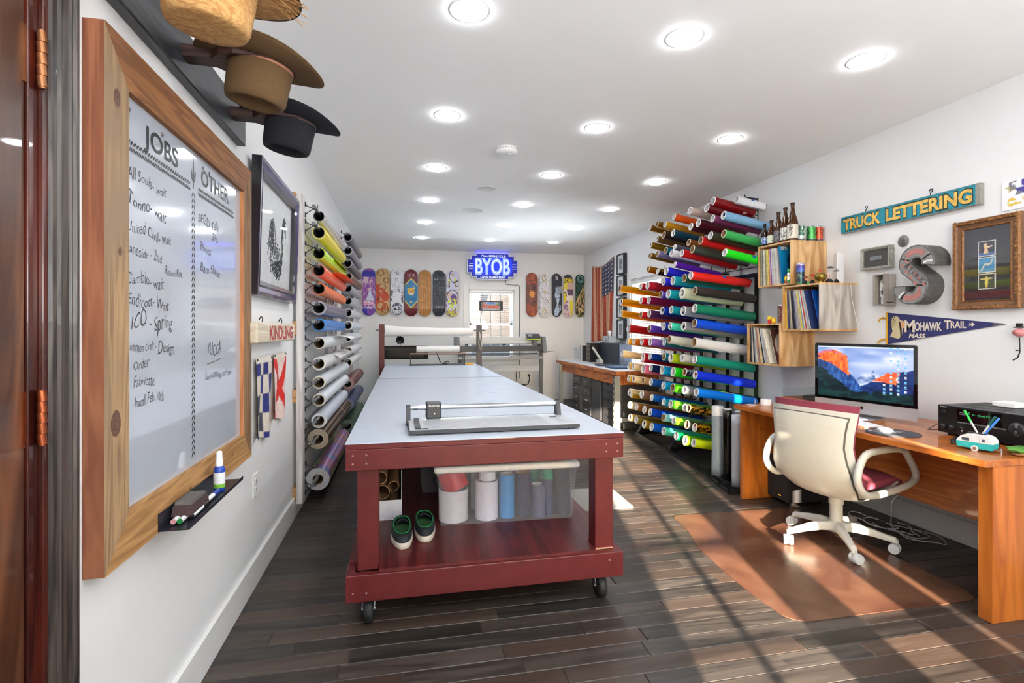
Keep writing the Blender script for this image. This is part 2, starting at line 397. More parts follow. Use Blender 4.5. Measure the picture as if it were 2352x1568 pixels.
# unseen sun windows behind the camera, their openings shaped for the light
mb = MB()
for a0, a1, z0, z1 in FW:
    for z, q in ((.76, .008), (.985, .018), (1.315, .014), (1.7, .012)):
        if z0 < z < z1: mb.box((a0, YF-.05, z-q), (a1, YF-.03, z+q))
mb.box((.622, YF-.06, .3), (.657, YF-.02, 2.15))
fr = struct(mb, 'window_3', M_TRIM)
g = MB()
for a0, a1, z0, z1 in FW: g.box((a0, YF-.075, z0), (a1, YF-.07, z1))
g.build('pane', M_GLASS, fr)
# outside
M_LEAF = solid((50, 45, 41), .95, var=.55, scale=9)
g = MB(); g.box((-30, -30, -.5), (40, 60, -.45)); struct(g, 'ground', M_LEAF)
g = MB(); g.add([(-8, 12, -.45), (14, 12, -.45), (18, 34, 6.5), (-14, 34, 6.0)], [(0,1,2,3)]); g.add([(6, 1, -.45), (6, 14, -.45), (24, 20, 1.0), (24, -2, 1.0)], [(0,3,2,1)])
struct(g, 'hillside', M_LEAF)
for i, (x, y, r, h) in enumerate(((.7, 17, .16, 7), (2.6, 19, .2, 8), (4.6, 22, .22, 8), (1.8, 26, .25, 9), (9.5, 9.5, .2, 7), (12, 14, .25, 8))):
    tr = MB(); z0 = -.4+(max(0, y-12)*.3 if y > 15 else .2)
    tr.tube([(x, y, z0-.5), (x+.1, y, z0+h*.3), (x-.05, y, z0+h*.7), (x+.2, y, z0+h)], [r, r*.8, r*.6, r*.3], n=10)
    one(tr, 'tree_trunk', solid((92, 84, 76), .9, var=.3, scale=12, bump=.4), 'bare tree trunk on the leaf-covered slope outside', 'tree', group='bare trees outside the windows')

# door and its casing in the left wall
M_DOOR = wood((112, 70, 46), (66, 38, 25), 'z', rough=.28, dens=12, bump=.15, stretch=9, rings=9, coat=.3)
door = tag(MB().box((XL-.05, .37, .005), (XL-.012, 1.218, 2.05)).build('door_1', M_DOOR), kind='structure')
M_REDW = wood((84, 32, 22), (44, 15, 11), 'z', rough=.22, dens=14, coat=.4)
mb = MB(); mb.box((XL-.14, 1.222, 0), (XL-.006, 1.250, 2.08)); mb.box((XL-.14, 1.2505, 0), (XL+.004, 1.2655, 2.08)); mb.box((XL-.14, .34, 2.06), (XL-.005, 1.26, 2.08)); mb.box((XL-.14, .34, 0), (XL-.005, .36, 2.06))
struct(mb, 'trim_1', M_REDW, bevel=.002)
M_CAS = wood((78, 68, 63), (34, 29, 29), 'z', rough=.38, dens=40, coat=.15, stretch=20)
prof = [(0,0), (.004,.010), (.013,.013), (.018,.009), (.024,.015), (.046,.017), (.05,.013), (.054,.018), (.062,.016), (.066,.022), (.074,.022), (.078,0)]
mb = MB(); n = len(prof)
A = [(XL+b, 1.264+a, 0) for a, b in prof]; B = [(XL+b, 1.264+a, 2.14) for a, b in prof]
mb.rings([A, B], sm=False, caps=(True, True)); mb.box((XL, .28, 2.062), (XL+.02, 1.264, 2.14)); mb.box((XL, .28, 0), (XL+.02, .355, 2.062))
struct(mb, 'trim_2', M_CAS)
M_COPPER = solid((150, 78, 48), .22, .85, var=.15)
for z0, h, c in ((1.765, .115, solid((150, 100, 66), .25, .8, var=.2)), (1.035, .11, M_COPPER)):
    hg = MB(); r = .0085; y0 = 1.243
    hs = h/5
    for i in range(5):
        k = hs*i; hg.cyl((XL+.006, y0, z0+k+.0008), (XL+.004, y0, z0+k+hs-.0008), r, n=16)
    hg.cyl((XL+.006, y0, z0-.002), (XL+.004, y0, z0+h+.002), r*.8, n=12); hg.box((XL-.012, y0-.03, z0), (XL-.009, y0, z0+h))
    hg.build('hinge', c, door)
# white outlets
def outlet(M, label):
    t = thing('outlet', label, 'outlet', M)
    MB().box((-.041, -.06, 0), (.041, .06, .006)).build('cover_plate', M_WHITEP, t, bevel=.003)
    for k in (-1, 1):
        q = MB(); q.cyl((0, k*.021, .005), (0, k*.021, .008), .0165, n=20); r_ = q.build('receptacle', solid((226, 226, 222), .3), t)
        q = MB()
        for dx in (-.006, .006): q.box((dx-.001, k*.021-.002, .0082), (dx+.001, k*.021+.006, .0088))
        q.cyl((0, k*.021-.009, .008), (0, k*.021-.009, .0088), .0022, n=8); q.build('slots', M_BLACK, r_)
outlet(wall('L', 2.83, .49), 'white wall outlet under the tall whiteboard and flags on the left wall')
outlet(wall('B', 2.235, .43), 'white wall outlet behind the cutting plotter, with a black plug')

# ---------------------------------------------------------------- ceiling lights
lens = emit((246, 250, 255), LAMP); LX = [.28, 1.30, 2.32]; LY = [2.25, 3.38, 4.50, 5.63, 6.79, 7.93]
names_row = ['nearest', 'second', 'third', 'fourth', 'fifth', 'farthest']; names_col = ['left', 'middle', 'right']
LX0 = None
tr_me = ln_me = None
for j, y in enumerate([1.12, -.02]+LY):
    for i, x in enumerate(LX):
        if j < 2: lab = 'round recessed ceiling light at the camera end, %s of the %s row' % (names_col[i], ('first', 'second')[j]); grp = 'ceiling lights behind the camera'
        else: lab = 'round recessed ceiling light, %s of the six in the %s row' % (names_row[j-2], names_col[i]); grp = 'ceiling lights'
        t = thing('ceiling_light', lab, 'ceiling light', T(x, y, H), grp)
        if tr_me is None:
            a = MB(); a.lathe([(.088, 0), (.087, -.002), (.080, -.003), (.074, -.003), (.074, 0)], 36, cap=False); tr_me = a.build('trim_ring', M_WHITEP, t).data
            a = MB(); a.lathe([(.074, -.004), (.0735, -.008), (.068, -.011), (.04, -.013), (.0, -.0135)], 36); ln_me = a.build('lens', lens, t).data
        else:
            for nm, me in (('trim_ring', tr_me), ('lens', ln_me)):
                o = D.objects.new(nm, me); C.objects.link(o); o.parent = t
t = thing('smoke_detector', 'round white smoke detector on the ceiling', 'smoke detector', T(.773, 3.90, H))
MB().lathe([(.075, 0), (.075, -.012), (.082, -.018), (.082, -.03), (.074, -.042), (.03, -.048), (0, -.048)], 40).build('housing', M_WHITEP, t)
a = MB()
for k in range(24): a.box((.076, -.006, -.016), (.081, .006, -.013), R=Matrix.Rotation(0, 3, 'Z')) if False else a.cyl((.079*math.cos(k*PI/12), .079*math.sin(k*PI/12), -.017), (.079*math.cos(k*PI/12), .079*math.sin(k*PI/12), -.0125), .0035, n=6)
a.build('vent_slots', solid((150, 150, 150), .5), t)
MB().lathe([(.012, -.047), (.012, -.051), (0, -.052)], 16, c=(.02, -.02, 0)).build('test_button', M_WHITEP, t)
for (x, y, r, lab) in ((.787, 6.01, .12, 'round white speaker grille set in the ceiling'), (.80, 5.05, .09, 'small round white cover plate on the ceiling near the smoke detector')):
    t = thing('ceiling_speaker', lab, 'ceiling speaker', T(x, y, H))
    MB().lathe([(r, 0), (r, -.003), (r-.008, -.005), (r-.010, -.003), (0, -.003)], 40).build('grille', solid((222, 221, 219), .6, bump=.3, scale=400), t)

# ================================================================ left wall
# whiteboard in a rustic timber frame
BX0, BX1, BZ0, BZ1 = 1.388, 2.60, .69, 1.995
M_OLD1 = wood((172, 140, 102), (128, 100, 72), 'y', rough=.75, dens=22, bump=.8, c3=(140, 116, 92))
M_OLD2 = wood((156, 104, 60), (116, 74, 42), 'x', rough=.7, dens=22, bump=.8)
M_OLD3 = wood((186, 140, 88), (148, 106, 60), 'x', rough=.75, dens=20, bump=.8)
M_OLD4 = wood((152, 116, 80), (108, 80, 54), 'y', rough=.75, dens=22, bump=.8)
M_EDGE = wood((148, 92, 62), (118, 66, 42), 'y', rough=.7, dens=20, bump=.5)
yc, zc = (BX0+BX1)/2, (BZ0+BZ1)/2; hw, hh = (BX1-BX0)/2, (BZ1-BZ0)/2; fw = .118; FT = .045
wb = thing('framed_whiteboard', 'large whiteboard of jobs in a weathered barn wood frame on the left wall', 'whiteboard', wall('L', yc, zc, .001))
def fpiece(poly, mats, lab):
    m = MB().prism(poly, 0, FT, 0, 1); return tag(m.build('frame_board', mats, wb, bevel=.002), lab)
w_ = fw*.96
fpiece([(-hw, -hh), (-hw+w_, -hh+fw), (-hw+w_, hh-fw), (-hw, hh)], [M_OLD1, M_EDGE], 'grey tan side board with an orange outer edge and knots')
fpiece([(-hw+.004, hh), (-hw+w_, hh-fw), (hw-w_, hh-fw), (hw, hh)], [M_OLD2, M_OLD2], 'reddish brown top board')
fpiece([(hw, -hh), (hw, hh), (hw-w_, hh-fw), (hw-w_, -hh+fw)], [M_OLD4, wood((196, 132, 84), (170, 106, 62), 'y', rough=.6, dens=14)], 'brown side board')
fpiece([(-hw, -hh), (hw, -hh), (hw-w_, -hh+fw), (-hw+w_, -hh+fw)], [M_OLD3, M_OLD3], 'golden bottom board')
M_KNOT = wood((120, 88, 66), (70, 46, 34), 'z', dens=60, rings=14)
for x, y, r in ((-hw+.05, -.02-.28, .022), (-hw+.055, hh-.16, .015), (-hw+.07, .12, .008)):
    k_ = MB(); k_.lathe([(r, 0), (r*.8, .0006), (r*.5, .0004), (0, .0008)], 20, c=(x, y, FT+.0005), sy=1.5); k_.build('knot', M_KNOT, wb)
m = MB()
for x, y in ((-.3, -hh+.05), (-.1, -hh+.06), (.18, -hh+.055), (.33, -hh+.07), (.2, -hh+.05)): m.cyl((x, y, FT), (x, y, FT+.0008), .0045, n=8)
m.build('nail_hole', solid((60, 40, 28), .8), wb)
M_WB = solid((178, 184, 194), .09, var=.01, coat=.4)
bd = MB().box((-hw+w_-.01, -hh+fw-.01, .018), (hw-w_+.01, hh-fw+.01, .028)).build('writing_surface', M_WB, wb)
sc_ = MB()
for x, y in ((-hw+w_+.03, hh-fw-.035), (.06, hh-fw-.03), (-.27, hh-fw-.03), (.12, hh-fw-.03)): sc_.cyl((x, y, .0285), (x, y, .0325), .006, n=12)
sc_.build('screw', M_STEEL, wb)
M_PEN = solid((62, 62, 68), .5); M_INK = solid((30, 30, 32), .4); zz = .0288
def Lx(Y): return Y-yc+.004
def Lz(Z): return Z-zc
t1 = MB(); t1.text('JOBS', Lx(1.612), Lz(1.782), zz, .056, .225, bold=.02); t1.text('OTHER', Lx(2.03), Lz(1.785), zz, .056, .30, bold=.02)
def leafrow(mb, x0, x1, z, n):
    for i in range(n):
        x = x0+(x1-x0)*i/(n-1)
        for s in (1, -1):
            cx, cy = x, z+s*.0085; L = .011; a = .6*s
            mb.flat([(cx+dx*math.cos(a)-dy*math.sin(a), cy+dx*math.sin(a)+dy*math.cos(a)) for dx, dy in ((-L,0),(-L*.3,.004),(L*.6,.0035),(L,0),(L*.6,-.0035),(-L*.3,-.004))], zz)
leafrow(t1, Lx(1.53), Lx(1.925), Lz(1.752), 26); leafrow(t1, Lx(2.01), Lx(2.385), Lz(1.752), 26)
z = Lz(1.735)
while z > Lz(.845):
    for s in (1, -1): t1.flat([(Lx(1.96)+s*.002, z), (Lx(1.96)+s*.0035, z+.004), (Lx(1.96)+s*.0145, z-.010), (Lx(1.96)+s*.0125, z-.015), (Lx(1.96)+s*.006, z-.009)], zz)
    z -= .0205
t1.flat([(Lx(1.957), Lz(1.75)), (Lx(1.963), Lz(1.75)), (Lx(1.966), Lz(1.80)), (Lx(1.96), Lz(1.86)), (Lx(1.954), Lz(1.80))], zz)
for s in (1, -1):
    for dz, r in ((1.80, .016), (1.785, .012)):
        t1.flat([(Lx(1.96)+s*.004, Lz(dz)-.01), (Lx(1.96)+s*r*.8, Lz(dz)), (Lx(1.96)+s*r, Lz(dz)+.014), (Lx(1.96)+s*(r+.006), Lz(dz)+.004), (Lx(1.96)+s*r, Lz(dz)-.008)], zz)
t1.build('lettering', M_INK, bd)
for s, y, z, h, w in (('All Souls- wait', 1.525, 1.672, .030, .225), ('Tonno- wait', 1.525, 1.600, .034, .225), ('United Civil- wait', 1.522, 1.532, .032, .262), ('Laneside - 2nd', 1.52, 1.472, .028, .20), ('Round Rev.', 1.745, 1.438, .024, .125),
    ('Cambio- wait', 1.52, 1.396, .032, .215), ('Endicott- Wait', 1.527, 1.336, .034, .24), ('ICO - Spring', 1.545, 1.276, .044, .245), ('Common Craft -', 1.518, 1.214, .026, .165), ('Design', 1.70, 1.200, .034, .105), ('Order', 1.555, 1.166, .028, .085), ('Fabricate', 1.557, 1.116, .029, .115), ('Install Feb. 10th', 1.562, 1.066, .028, .17),
    ('SEGD Talk', 2.003, 1.648, .032, .205), ('27th', 2.14, 1.604, .024, .06), ('Photos', 2.025, 1.548, .030, .10), ('Barn Sheet', 2.025, 1.478, .032, .20), ('YUCCA', 2.085, 1.178, .045, .15), ('Send catalogs to Frype', 2.07, 1.09, .026, .29)):
    x0 = Lx(y); nch = len(s); w0 = w/nch; random.seed(nch)
    hw_ = MB(); hw_.text(s, x0, Lz(z), zz, h, w, shear=.10, rot=-.03 if y < 1.9 else -.02, bold=-.008, res=2)
    b_ = Lz(z); hw_.v = [(px_+.04*h*math.sin(py_*120+px_*30), b_+(py_-b_)*(1+.20*math.sin(px_*61+nch))+.13*h*math.sin(px_*43+nch*2), pz_) for px_, py_, pz_ in hw_.v]
    hw_.build('handwritten_line', M_PEN, bd)
hw_ = MB(); hw_.tube([(Lx(2.09), Lz(1.145), zz), (Lx(2.16), Lz(1.15), zz), (Lx(2.235), Lz(1.158), zz)], .0015, n=5)
hw_.build('underline', M_PEN, bd)
# tray with eraser, markers, spray bottle
M_TRAY = solid((40, 42, 52), .3, .3)
tr = wall('L', 1.93, .695, .001)
t = thing('marker_tray', 'dark metal marker tray hooked under the whiteboard frame', 'tray', tr)
m = MB(); m.box((-.27, .0, .046), (.25, .0025, .125)); m.box((-.27, 0, .123), (.25, .012, .1255)); m.box((-.27, 0, .0455), (.25, .05, .048)); m.build('tray_body', M_TRAY, t)
e_ = thing('whiteboard_eraser', 'dark grey block eraser on the marker tray', 'eraser', wall('L', 1.80, .712, .05))
m = MB(); m.prism([(-.075, 0), (.075, 0), (.062, .03), (-.062, .03)], .004, .058); m.build('felt', solid((70, 52, 54), .95, var=.3, scale=200, bump=.5), e_, bevel=.004)
m = MB(); m.prism([(-.061, .0302), (.061, .0302), (.055, .04), (-.055, .04)], .008, .054); m.build('backing', solid((96, 92, 92), .9, var=.25, scale=150), e_, bevel=.002)
M_PENW = solid((232, 232, 234), .3)
for k, (y, zo, dist, c, ln, lab, tilt) in enumerate(((1.745, .703, .103, (24, 24, 26), .13, 'black capped white marker on the front edge of the marker tray', 0), (1.70, .704, .088, (28, 120, 60), .12, 'green ended marker under the eraser', 0), (1.70, .704, .071, (214, 150, 160), .12, 'pink ended white marker under the eraser', 0), (1.86, .705, .098, (28, 62, 160), .13, 'blue capped marker lying between the eraser and the spray bottle', 0))):
    p = thing('marker', lab, 'marker', wall('L', y, zo+.005, dist), 'markers on the whiteboard tray')
    m = MB(); m.cyl((0, 0, 0), (ln*.62, 0, 0), .0075, n=14); m.build('barrel', M_PENW, p)
    m = MB(); m.cyl((ln*.62, 0, 0), (ln, 0, 0), .0082, .0075, n=14); m.cyl((-.004, 0, 0), (-.0002, 0, 0), .0075, n=14); m.build('cap', solid(c, .35), p)
sb = thing('spray_bottle', 'small white and blue cleaner spray bottle standing on the marker tray', 'bottle', T(XL+.088, 2.035, .698))
MB().lathe([(.017, 0), (.0185, .004), (.0185, .072), (.016, .082), (.011, .088)], 24).build('bottle_body', solid((28, 70, 170), .3), sb)
MB().lathe([(.0188, .012), (.0188, .026)], 24, cap=False).build('label_band', solid((120, 180, 60), .4), sb)
MB().lathe([(.0189, .026), (.0189, .066)], 24, cap=False).build('label', solid((222, 226, 232), .4), sb)
MB().lathe([(.0125, .088), (.0125, .108), (.010, .112), (.009, .138), (.006, .14), (0, .14)], 20).build('spray_cap', solid((232, 234, 238), .3), sb)

# hat rack and hats
M_RACK = wood((58, 60, 64), (26, 27, 30), 'x', rough=.38, dens=24, bump=.3)
M_PEG = wood((74, 48, 42), (34, 20, 18), 'z', rough=.4, dens=20, bump=.25)
hr = thing('hat_rack', 'dark stained hat rack board with wooden forked pegs high on the left wall', 'hat rack', wall('L', 1.43, 2.17, .001))
MB().box((-1.1, -.0775, 0), (1.116, .0775, .035)).build('board', M_RACK, hr, bevel=.004)
pegs = [-.51, -.03, .45, .93]
for p in pegs:
    m = MB(); h = .018
    # horseshoe fork in the wall-normal direction (z), thickness along y
    out = [(-.03, .034), (-.03, .13)]; 
    for k in range(0, 11):
        a = PI-.55+ (k)*(-(PI*2-1.1-PI*.0))/10*0
    pts = [(-.028, .03), (.028, .03), (.030, .12), (.062, .15), (.085, .20), (.085, .30), (.07, .335), (.058, .33), (.066, .295), (.062, .22), (.04, .175), (0, .16), (-.04, .175), (-.062, .22), (-.066, .295), (-.058, .33), (-.07, .335), (-.085, .30), (-.085, .20), (-.062, .15), (-.030, .12)]
    # build in x (along wall) / z (out) plane
    n_ = len(pts)
    A = [(p+x, -.022-z*.02, z) for x, z in pts]; B = [(p+x, .018-z*.02, z) for x, z in pts]
    m.add(A, [tuple(range(n_))]); m.add(B, [tuple(range(n_))[::-1]]); m.rings([B, A], sm=False)
    m.build('peg', M_PEG, hr, bevel=.002)
def hat(Y, X, z, a, b, brim_a, brim_b, hgt, curl, mat, label, rx=0, crown='dent', band=None, tear=False, edge=None):
    t = thing('hat', label, 'hat', T(X, Y, z) @ Matrix.Rotation(rx, 4, 'Y'))
    n = 48; m = MB(); R = []
    def ring(fa, zz_, fn=None):
        out = []
        for i in range(n):
            th = 2*PI*i/n; c, s = math.cos(th), math.sin(th)
            x, y = fa[0]*c, fa[1]*s; q = zz_+(fn(c, s, x, y) if fn else 0); out.append((x, y, q))
        return out
    cr = [(0, -hgt*.80), (.3, -hgt*.82), (.55, -hgt*.86), (.72, -hgt*.97), (.84, -hgt), (.92, -hgt*.97), (.975, -hgt*.85), (1.0, -hgt*.5), (1.03, -.004)]
    for f_, zc_ in cr:
        d_ = (lambda c, s, x, y, f_=f_: (hgt*.05*(c*c)*(1-f_) if crown == 'dent' else 0))
        R.append(ring((a*max(f_, .001), b*max(f_, .001)), zc_ if crown == 'dent' else (-hgt*(1 if f_ < .9 else 1)+(.008*f_**4 if f_ < .95 else 0) if f_ < .95 else zc_), d_))
    m.rings(R, caps=(True, False)); m.build('crown', mat, t)
    m = MB(); R = []
    for q in range(9):
        f_ = q/8
        ra = a*1.03+(brim_a-a*1.03)*f_; rb = b*1.03+(brim_b-b*1.03)*f_
        R.append(ring((ra, rb), -.004, lambda c, s, x, y, f_=f_: -curl*(f_**2)*abs(s)**2.2+curl*.15*f_*abs(c)**3))
    R2 = [[(x, y, q_+.0035) for x, y, q_ in r] for r in R]
    m.rings(R+R2[::-1], close=True); m.build('brim', mat, t)
    bm = MB(); bm.rings([ring((a*1.034, b*1.034), -.006), ring((a*1.038, b*1.038), -.014), ring((a*1.022, b*1.022), -.014)]); bm.build('hat_band', band or mat, t)
    m = MB()
    m.tube([(r_[0], r_[1], r_[2]+.0018) for r_ in R[-1]], .0032 if edge else .002, n=6, closed=True); m.build('brim_edge', edge or mat, t)
    return t
M_FELT = solid((94, 70, 42), .95, var=.08, scale=60); M_FELTB = solid((20, 22, 30), .9, var=.1, scale=60)
hat(1.88, -.462, 2.155, .098, .082, .200, .155, .135, -.035, M_FELT, 'brown felt western hat hanging upside down from the rack', rx=.165, band=solid((168, 110, 84), .5))
hat(2.36, -.462, 2.158, .098, .082, .200, .150, .135, -.035, M_FELTB, 'black felt western hat hanging upside down from the rack', rx=.165, band=solid((70, 50, 44), .6))
M_STRAW = wood((206, 162, 104), (172, 124, 70), 'x', rough=.85, dens=60, bump=1.0, stretch=2.2, rings=7)
hat(1.40, -.455, 2.125, .100, .088, .202, .17, .125, -.02, M_STRAW, 'frayed yellow straw hat with black edging at the near end of the rack', rx=.12, crown='flat', edge=solid((24, 24, 28), .8))
m = MB(); random.seed(5)
for k in range(60):
    a_ = random.uniform(-1.2, .5); r0 = random.uniform(.13, .19); x, y = r0*math.cos(a_), r0*.85*math.sin(a_); b_ = a_+random.uniform(-.7, .7); l_ = random.uniform(.02, .05)
    m.cyl((x, y, -.006), (x+l_*math.cos(b_), y+l_*math.sin(b_), -.012-random.random()*.006), .0008, n=4)
tag(m.build('straw_ends', M_STRAW, D.objects['hat.002']), kind='stuff')

# picture of a swan
pf = thing('framed_picture', 'tall black and purple frame with an ink swan drawing on the left wall', 'picture', wall('L', 3.165, 1.775, .012) @ Matrix.Rotation(.03, 4, 'X'))
M_FRB = solid((26, 26, 34), .3, coat=.5); M_FRP = solid((60, 46, 96), .25, .5, coat=.5)
def frame(parent, w, h, fw, d, mats, name='frame', prof=None):
    "mitred frame, profile list of (inset, height, material)"
    m = MB(); prof = prof or [(0, 0, 0), (0, d, 0), (fw*.25, d, 1), (fw*.6, d*.75, 1), (fw*.7, d*.9, 0), (fw, d*.7, 0), (fw, 0, 0)]
    for (i0, h0, _), (i1, h1, mi) in zip(prof, prof[1:]):
        A = [(-w/2+i0, -h/2+i0, h0), (w/2-i0, -h/2+i0, h0), (w/2-i0, h/2-i0, h0), (-w/2+i0, h/2-i0, h0)]
        B = [(-w/2+i1, -h/2+i1, h1), (w/2-i1, -h/2+i1, h1), (w/2-i1, h/2-i1, h1), (-w/2+i1, h/2-i1, h1)]
        m.rings([A, B], mi, sm=False)
    return m.build(name, mats, parent)
frame(pf, .93, .67, .075, .045, [M_FRB, M_FRP])
MB().box((-.395, -.265, .006), (.395, .265, .012)).build('mat_board', solid((216, 217, 217), .5), pf)
ink = MB(); random.seed(2)
def sausage(pts, r0, r1, k):
    for i in range(k):
        f = i/k; j = f*(len(pts)-1); a = int(j); g = j-a; x = pts[a][0]*(1-g)+pts[a+1][0]*g; y = pts[a][1]*(1-g)+pts[a+1][1]*g; r = r0*(1-f)+r1*f
        for q in range(3):
            ax, ay = x+random.uniform(-r, r), y+random.uniform(-r, r); ang = random.random()*6; l = .012
            ink.tube([(ax, ay, .0128), (ax+l*math.cos(ang), ay+l*math.sin(ang), .0128), (ax+l*math.cos(ang+1), ay+l*.8*math.sin(ang+1), .0128)], .0016, n=4)
sausage([(.12, -.15), (.17, -.05), (.15, .06), (.17, .12)], .02, .012, 45)
sausage([(.17, .12), (.20, .14), (.22, .10)], .02, .02, 18)
sausage([(-.12, -.06), (-.02, -.08), (.06, -.1), (.12, -.15)], .07, .05, 90)
sausage([(-.1, -.02), (-.08, .07)], .055, .035, 50)
sausage([(-.08, -.15), (.1, -.2)], .03, .02, 40)
ink.tube([(.05, -.12, .0128), (.14, -.16, .0128), (.165, -.05, .0128), (.145, .05, .0128), (.16, .12, .0128), (.2, .145, .0128), (.235, .1, .0128), (.24, .05, .0128)], .002, n=5)
ink.tube([(-.17, -.1, .0128), (-.15, .0, .0128), (-.12, .09, .0128), (-.07, .11, .0128), (-.03, .06, .0128), (0, -.02, .0128)], .002, n=5)
tag(ink.build('swan_drawing', solid((52, 60, 66), .6), pf), 'black ink drawing of a coiled long-necked swan')
MB().box((-.395, -.265, .016), (.395, .265, .018)).build('glass', clear((255, 255, 255), .92, .02), pf)
m = MB(); m.lathe([(.003, 0), (.004, .004), (.002, .006), (.002, .011), (.0042, .013), (.0042, .016), (0, .017)], 14)
one(m, 'push_pin', solid((60, 190, 110), .3), 'tiny green push pin in the wall between whiteboard and swan picture', 'pin', wall('L', 2.655, 1.47))

# driftwood sign
M_DRIFT = wood((224, 214, 198), (200, 186, 162), 'x', rough=.8, dens=18, bump=.9)
ks = thing('wooden_sign', 'thick weathered white wood block sign reading KINDLING in red', 'sign', wall('L', 3.01, 1.255, .001))
MB().box((-.43, -.05, 0), (.42, .052, .075)).build('block', M_DRIFT, ks, bevel=.012, seg=3)
MB().text('KINDLING', -.205, -.034, .0757, .068, .55, bold=.035).build('lettering', solid((168, 52, 48), .6), ks)
for x in (-.16, .27):
    m = MB(); m.tube([(x, .045, .03), (x, .06, .03), (x+.006, .072, .03), (x, .083, .025), (x-.007, .074, .02), (x, .064, .015)], .003, n=7); m.build('hook', M_DARKM, ks)
# signal flags
def flagcloth(w, h, name, fn, nx, ny, par, x0, sway=.01, flare=0):
    def pos(u, v):
        f = 1-v; return (x0+w*(u-.5)*(1+flare*f)+.006*math.sin(5*f+u), h*(v-1)+.012*math.sin(u*7)*f, .012+sway*math.sin(u*9+f*2)*(.3+f)+.004)
    return paint(name, fn, w, h, nx, ny, painted(.9), par, posfn=pos)
def chk(u, v):
    if v > .93: return (222, 214, 200)
    c = int(u*4); r = int((1-v)/.93*4); b = (c+r) % 2 == 0
    dk = (44, 52, 120) if not (r == 2 and c == 0) and not (r == 3) else (72, 76, 88)
    q = sn(u*20, v*50)*18
    return tuple(x-q for x in (dk if b else (216, 206, 192)))
def cross(u, v):
    if v > .93: return (224, 214, 200)
    a = abs(u-(v/.93)); b = abs((1-u)-(v/.93)); q = sn(u*20, v*50)*16
    return tuple(x-q for x in ((214, 44, 36) if min(a, b) < .13 else (232, 206, 198)))
sf = thing('signal_flag', 'blue and white chequered cloth signal flag hanging beside the red cross flag', 'flag', wall('L', 2.945, 1.13, .001))
flagcloth(.31, .42, 'flag_cloth', chk, 24, 60, sf, 0)
sf2 = thing('signal_flag', 'white cloth signal flag with a red diagonal cross', 'flag', wall('L', 3.305, 1.135, .001))
flagcloth(.31, .385, 'flag_cloth', cross, 30, 60, sf2, 0, flare=.1)
for s_, x in ((sf, -.14), (sf, .14), (sf2, -.14), (sf2, .14)):
    m = MB(); m.lathe([(.006, .018), (.006, .021), (.003, .0225), (0, .0225)], 12, c=(x, -.012, 0)); m.build('grommet', M_DARKM, s_)

# ---------------------------------------------------------------- roll rack on the left wall
M_PALE = wood((220, 214, 212), (186, 178, 176), 'z', rough=.6, dens=16, bump=.3)
rk = thing('wall_roll_rack', 'pale timber and black hook rack holding vinyl rolls on the left wall', 'rack', T(0, 0, 0))
def upright(Y, z0, z1): return MB().box((XL+.022, Y-.045, z0), (XL+.062, Y+.045, z1)).build('upright', M_PALE, rk, bevel=.003)
for Y in (3.80, 5.35, 6.02, 7.45): upright(Y, .09, 2.19)
for z in (.16, .82, 1.28, 1.72, 2.15): MB().box((XL, 3.74, z-.045), (XL+.022, 3.86, z+.045)).build('batten', wood((196, 150, 104), (150, 108, 70), 'y', rough=.7), rk)
M_PIPE = solid((128, 132, 136), .3, .85)
def hookat(Y, z, X1):
    m = MB(); x0 = XL+.064
    for z_ in (z+.02, z-.055): m.box((x0-.004, Y-.006, z_-.012), (x0+.002, Y+.006, z_+.02))
    m.tube([(x0, Y, z+.03), (x0+.01, Y, z+.012), (X1-.01, Y, z-.004), (X1+.006, Y, z-.014), (X1+.018, Y, z-.006), (X1+.02, Y, z+.02)], .0035, n=6)
    m.tube([(x0, Y, z-.05), (x0+.012, Y, z-.035), (X1-.01, Y, z-.008)], .003, n=6)
    return m.build('hook', M_BLACK, rk)
def wallroll(Y0, Y1, X, z, r, ri, col, label, rough=.35, metal=0, coat=.1, pz=None, px=None, core=(180, 150, 110), grp='vinyl rolls on the left wall rack', flap=None, holo=False, mat=None):
    t = thing('vinyl_roll', label, 'roll', T(X, Y0, z), grp)
    L = Y1-Y0; ms = mat or solid(col, rough, metal, coat=coat, var=.05, spec=.35)
    edge = solid(tuple(min(255, c*.5+110) for c in col), .5) if r-ri > .012 else (ms if z > 1.2 else solid((214, 208, 198), .6))
    m = MB(); m.pipe((0, 0, 0), (0, L, 0), r, ri+.004, n=28, mi=0, me=1); m.build('vinyl_sheet', [ms, edge], t)
    m = MB(); m.pipe((0, -.006, 0), (0, L+.006, 0), ri+.004, ri, n=28, mi=0, mi_in=1, me=0); m.build('core', [solid((196, 186, 168) if z < 1.2 else (70, 67, 70), .7), solid(core, .8)], t)
    if flap:
        m = MB(); a0 = 1.1; A = []; B = []
        for k in range(7):
            a = a0-k*.16; q = r+.001+.0009*k*k*flap; A.append((q*math.cos(a), L*.35, q*math.sin(a))); B.append((q*math.cos(a), L+.01*k*.5, q*math.sin(a)))
        v = A+B; m.add(v, [(i, i+1, i+8, i+7) for i in range(6)], 0, True); o = m.build('loose_end', ms, t); sm_ = o.modifiers.new('s', 'SOLIDIFY'); sm_.thickness = .0012
    # masking tape band
    if rough < .45:
        m = MB(); A = []; n_ = 8
        R0 = []; R1 = []
        for k in range(n_):
            a = 0.2+k*.25; q = r+.0012; R0.append((q*math.cos(a), L*.66, q*math.sin(a))); R1.append((q*math.cos(a), L*.66+.012, q*math.sin(a)))
        m.add(R0+R1, [(i, i+1, n_+i+1, n_+i) for i in range(n_-1)], 0, True); m.build('tape', solid((228, 224, 214), .6), t)
    return t
M_HOLO = None
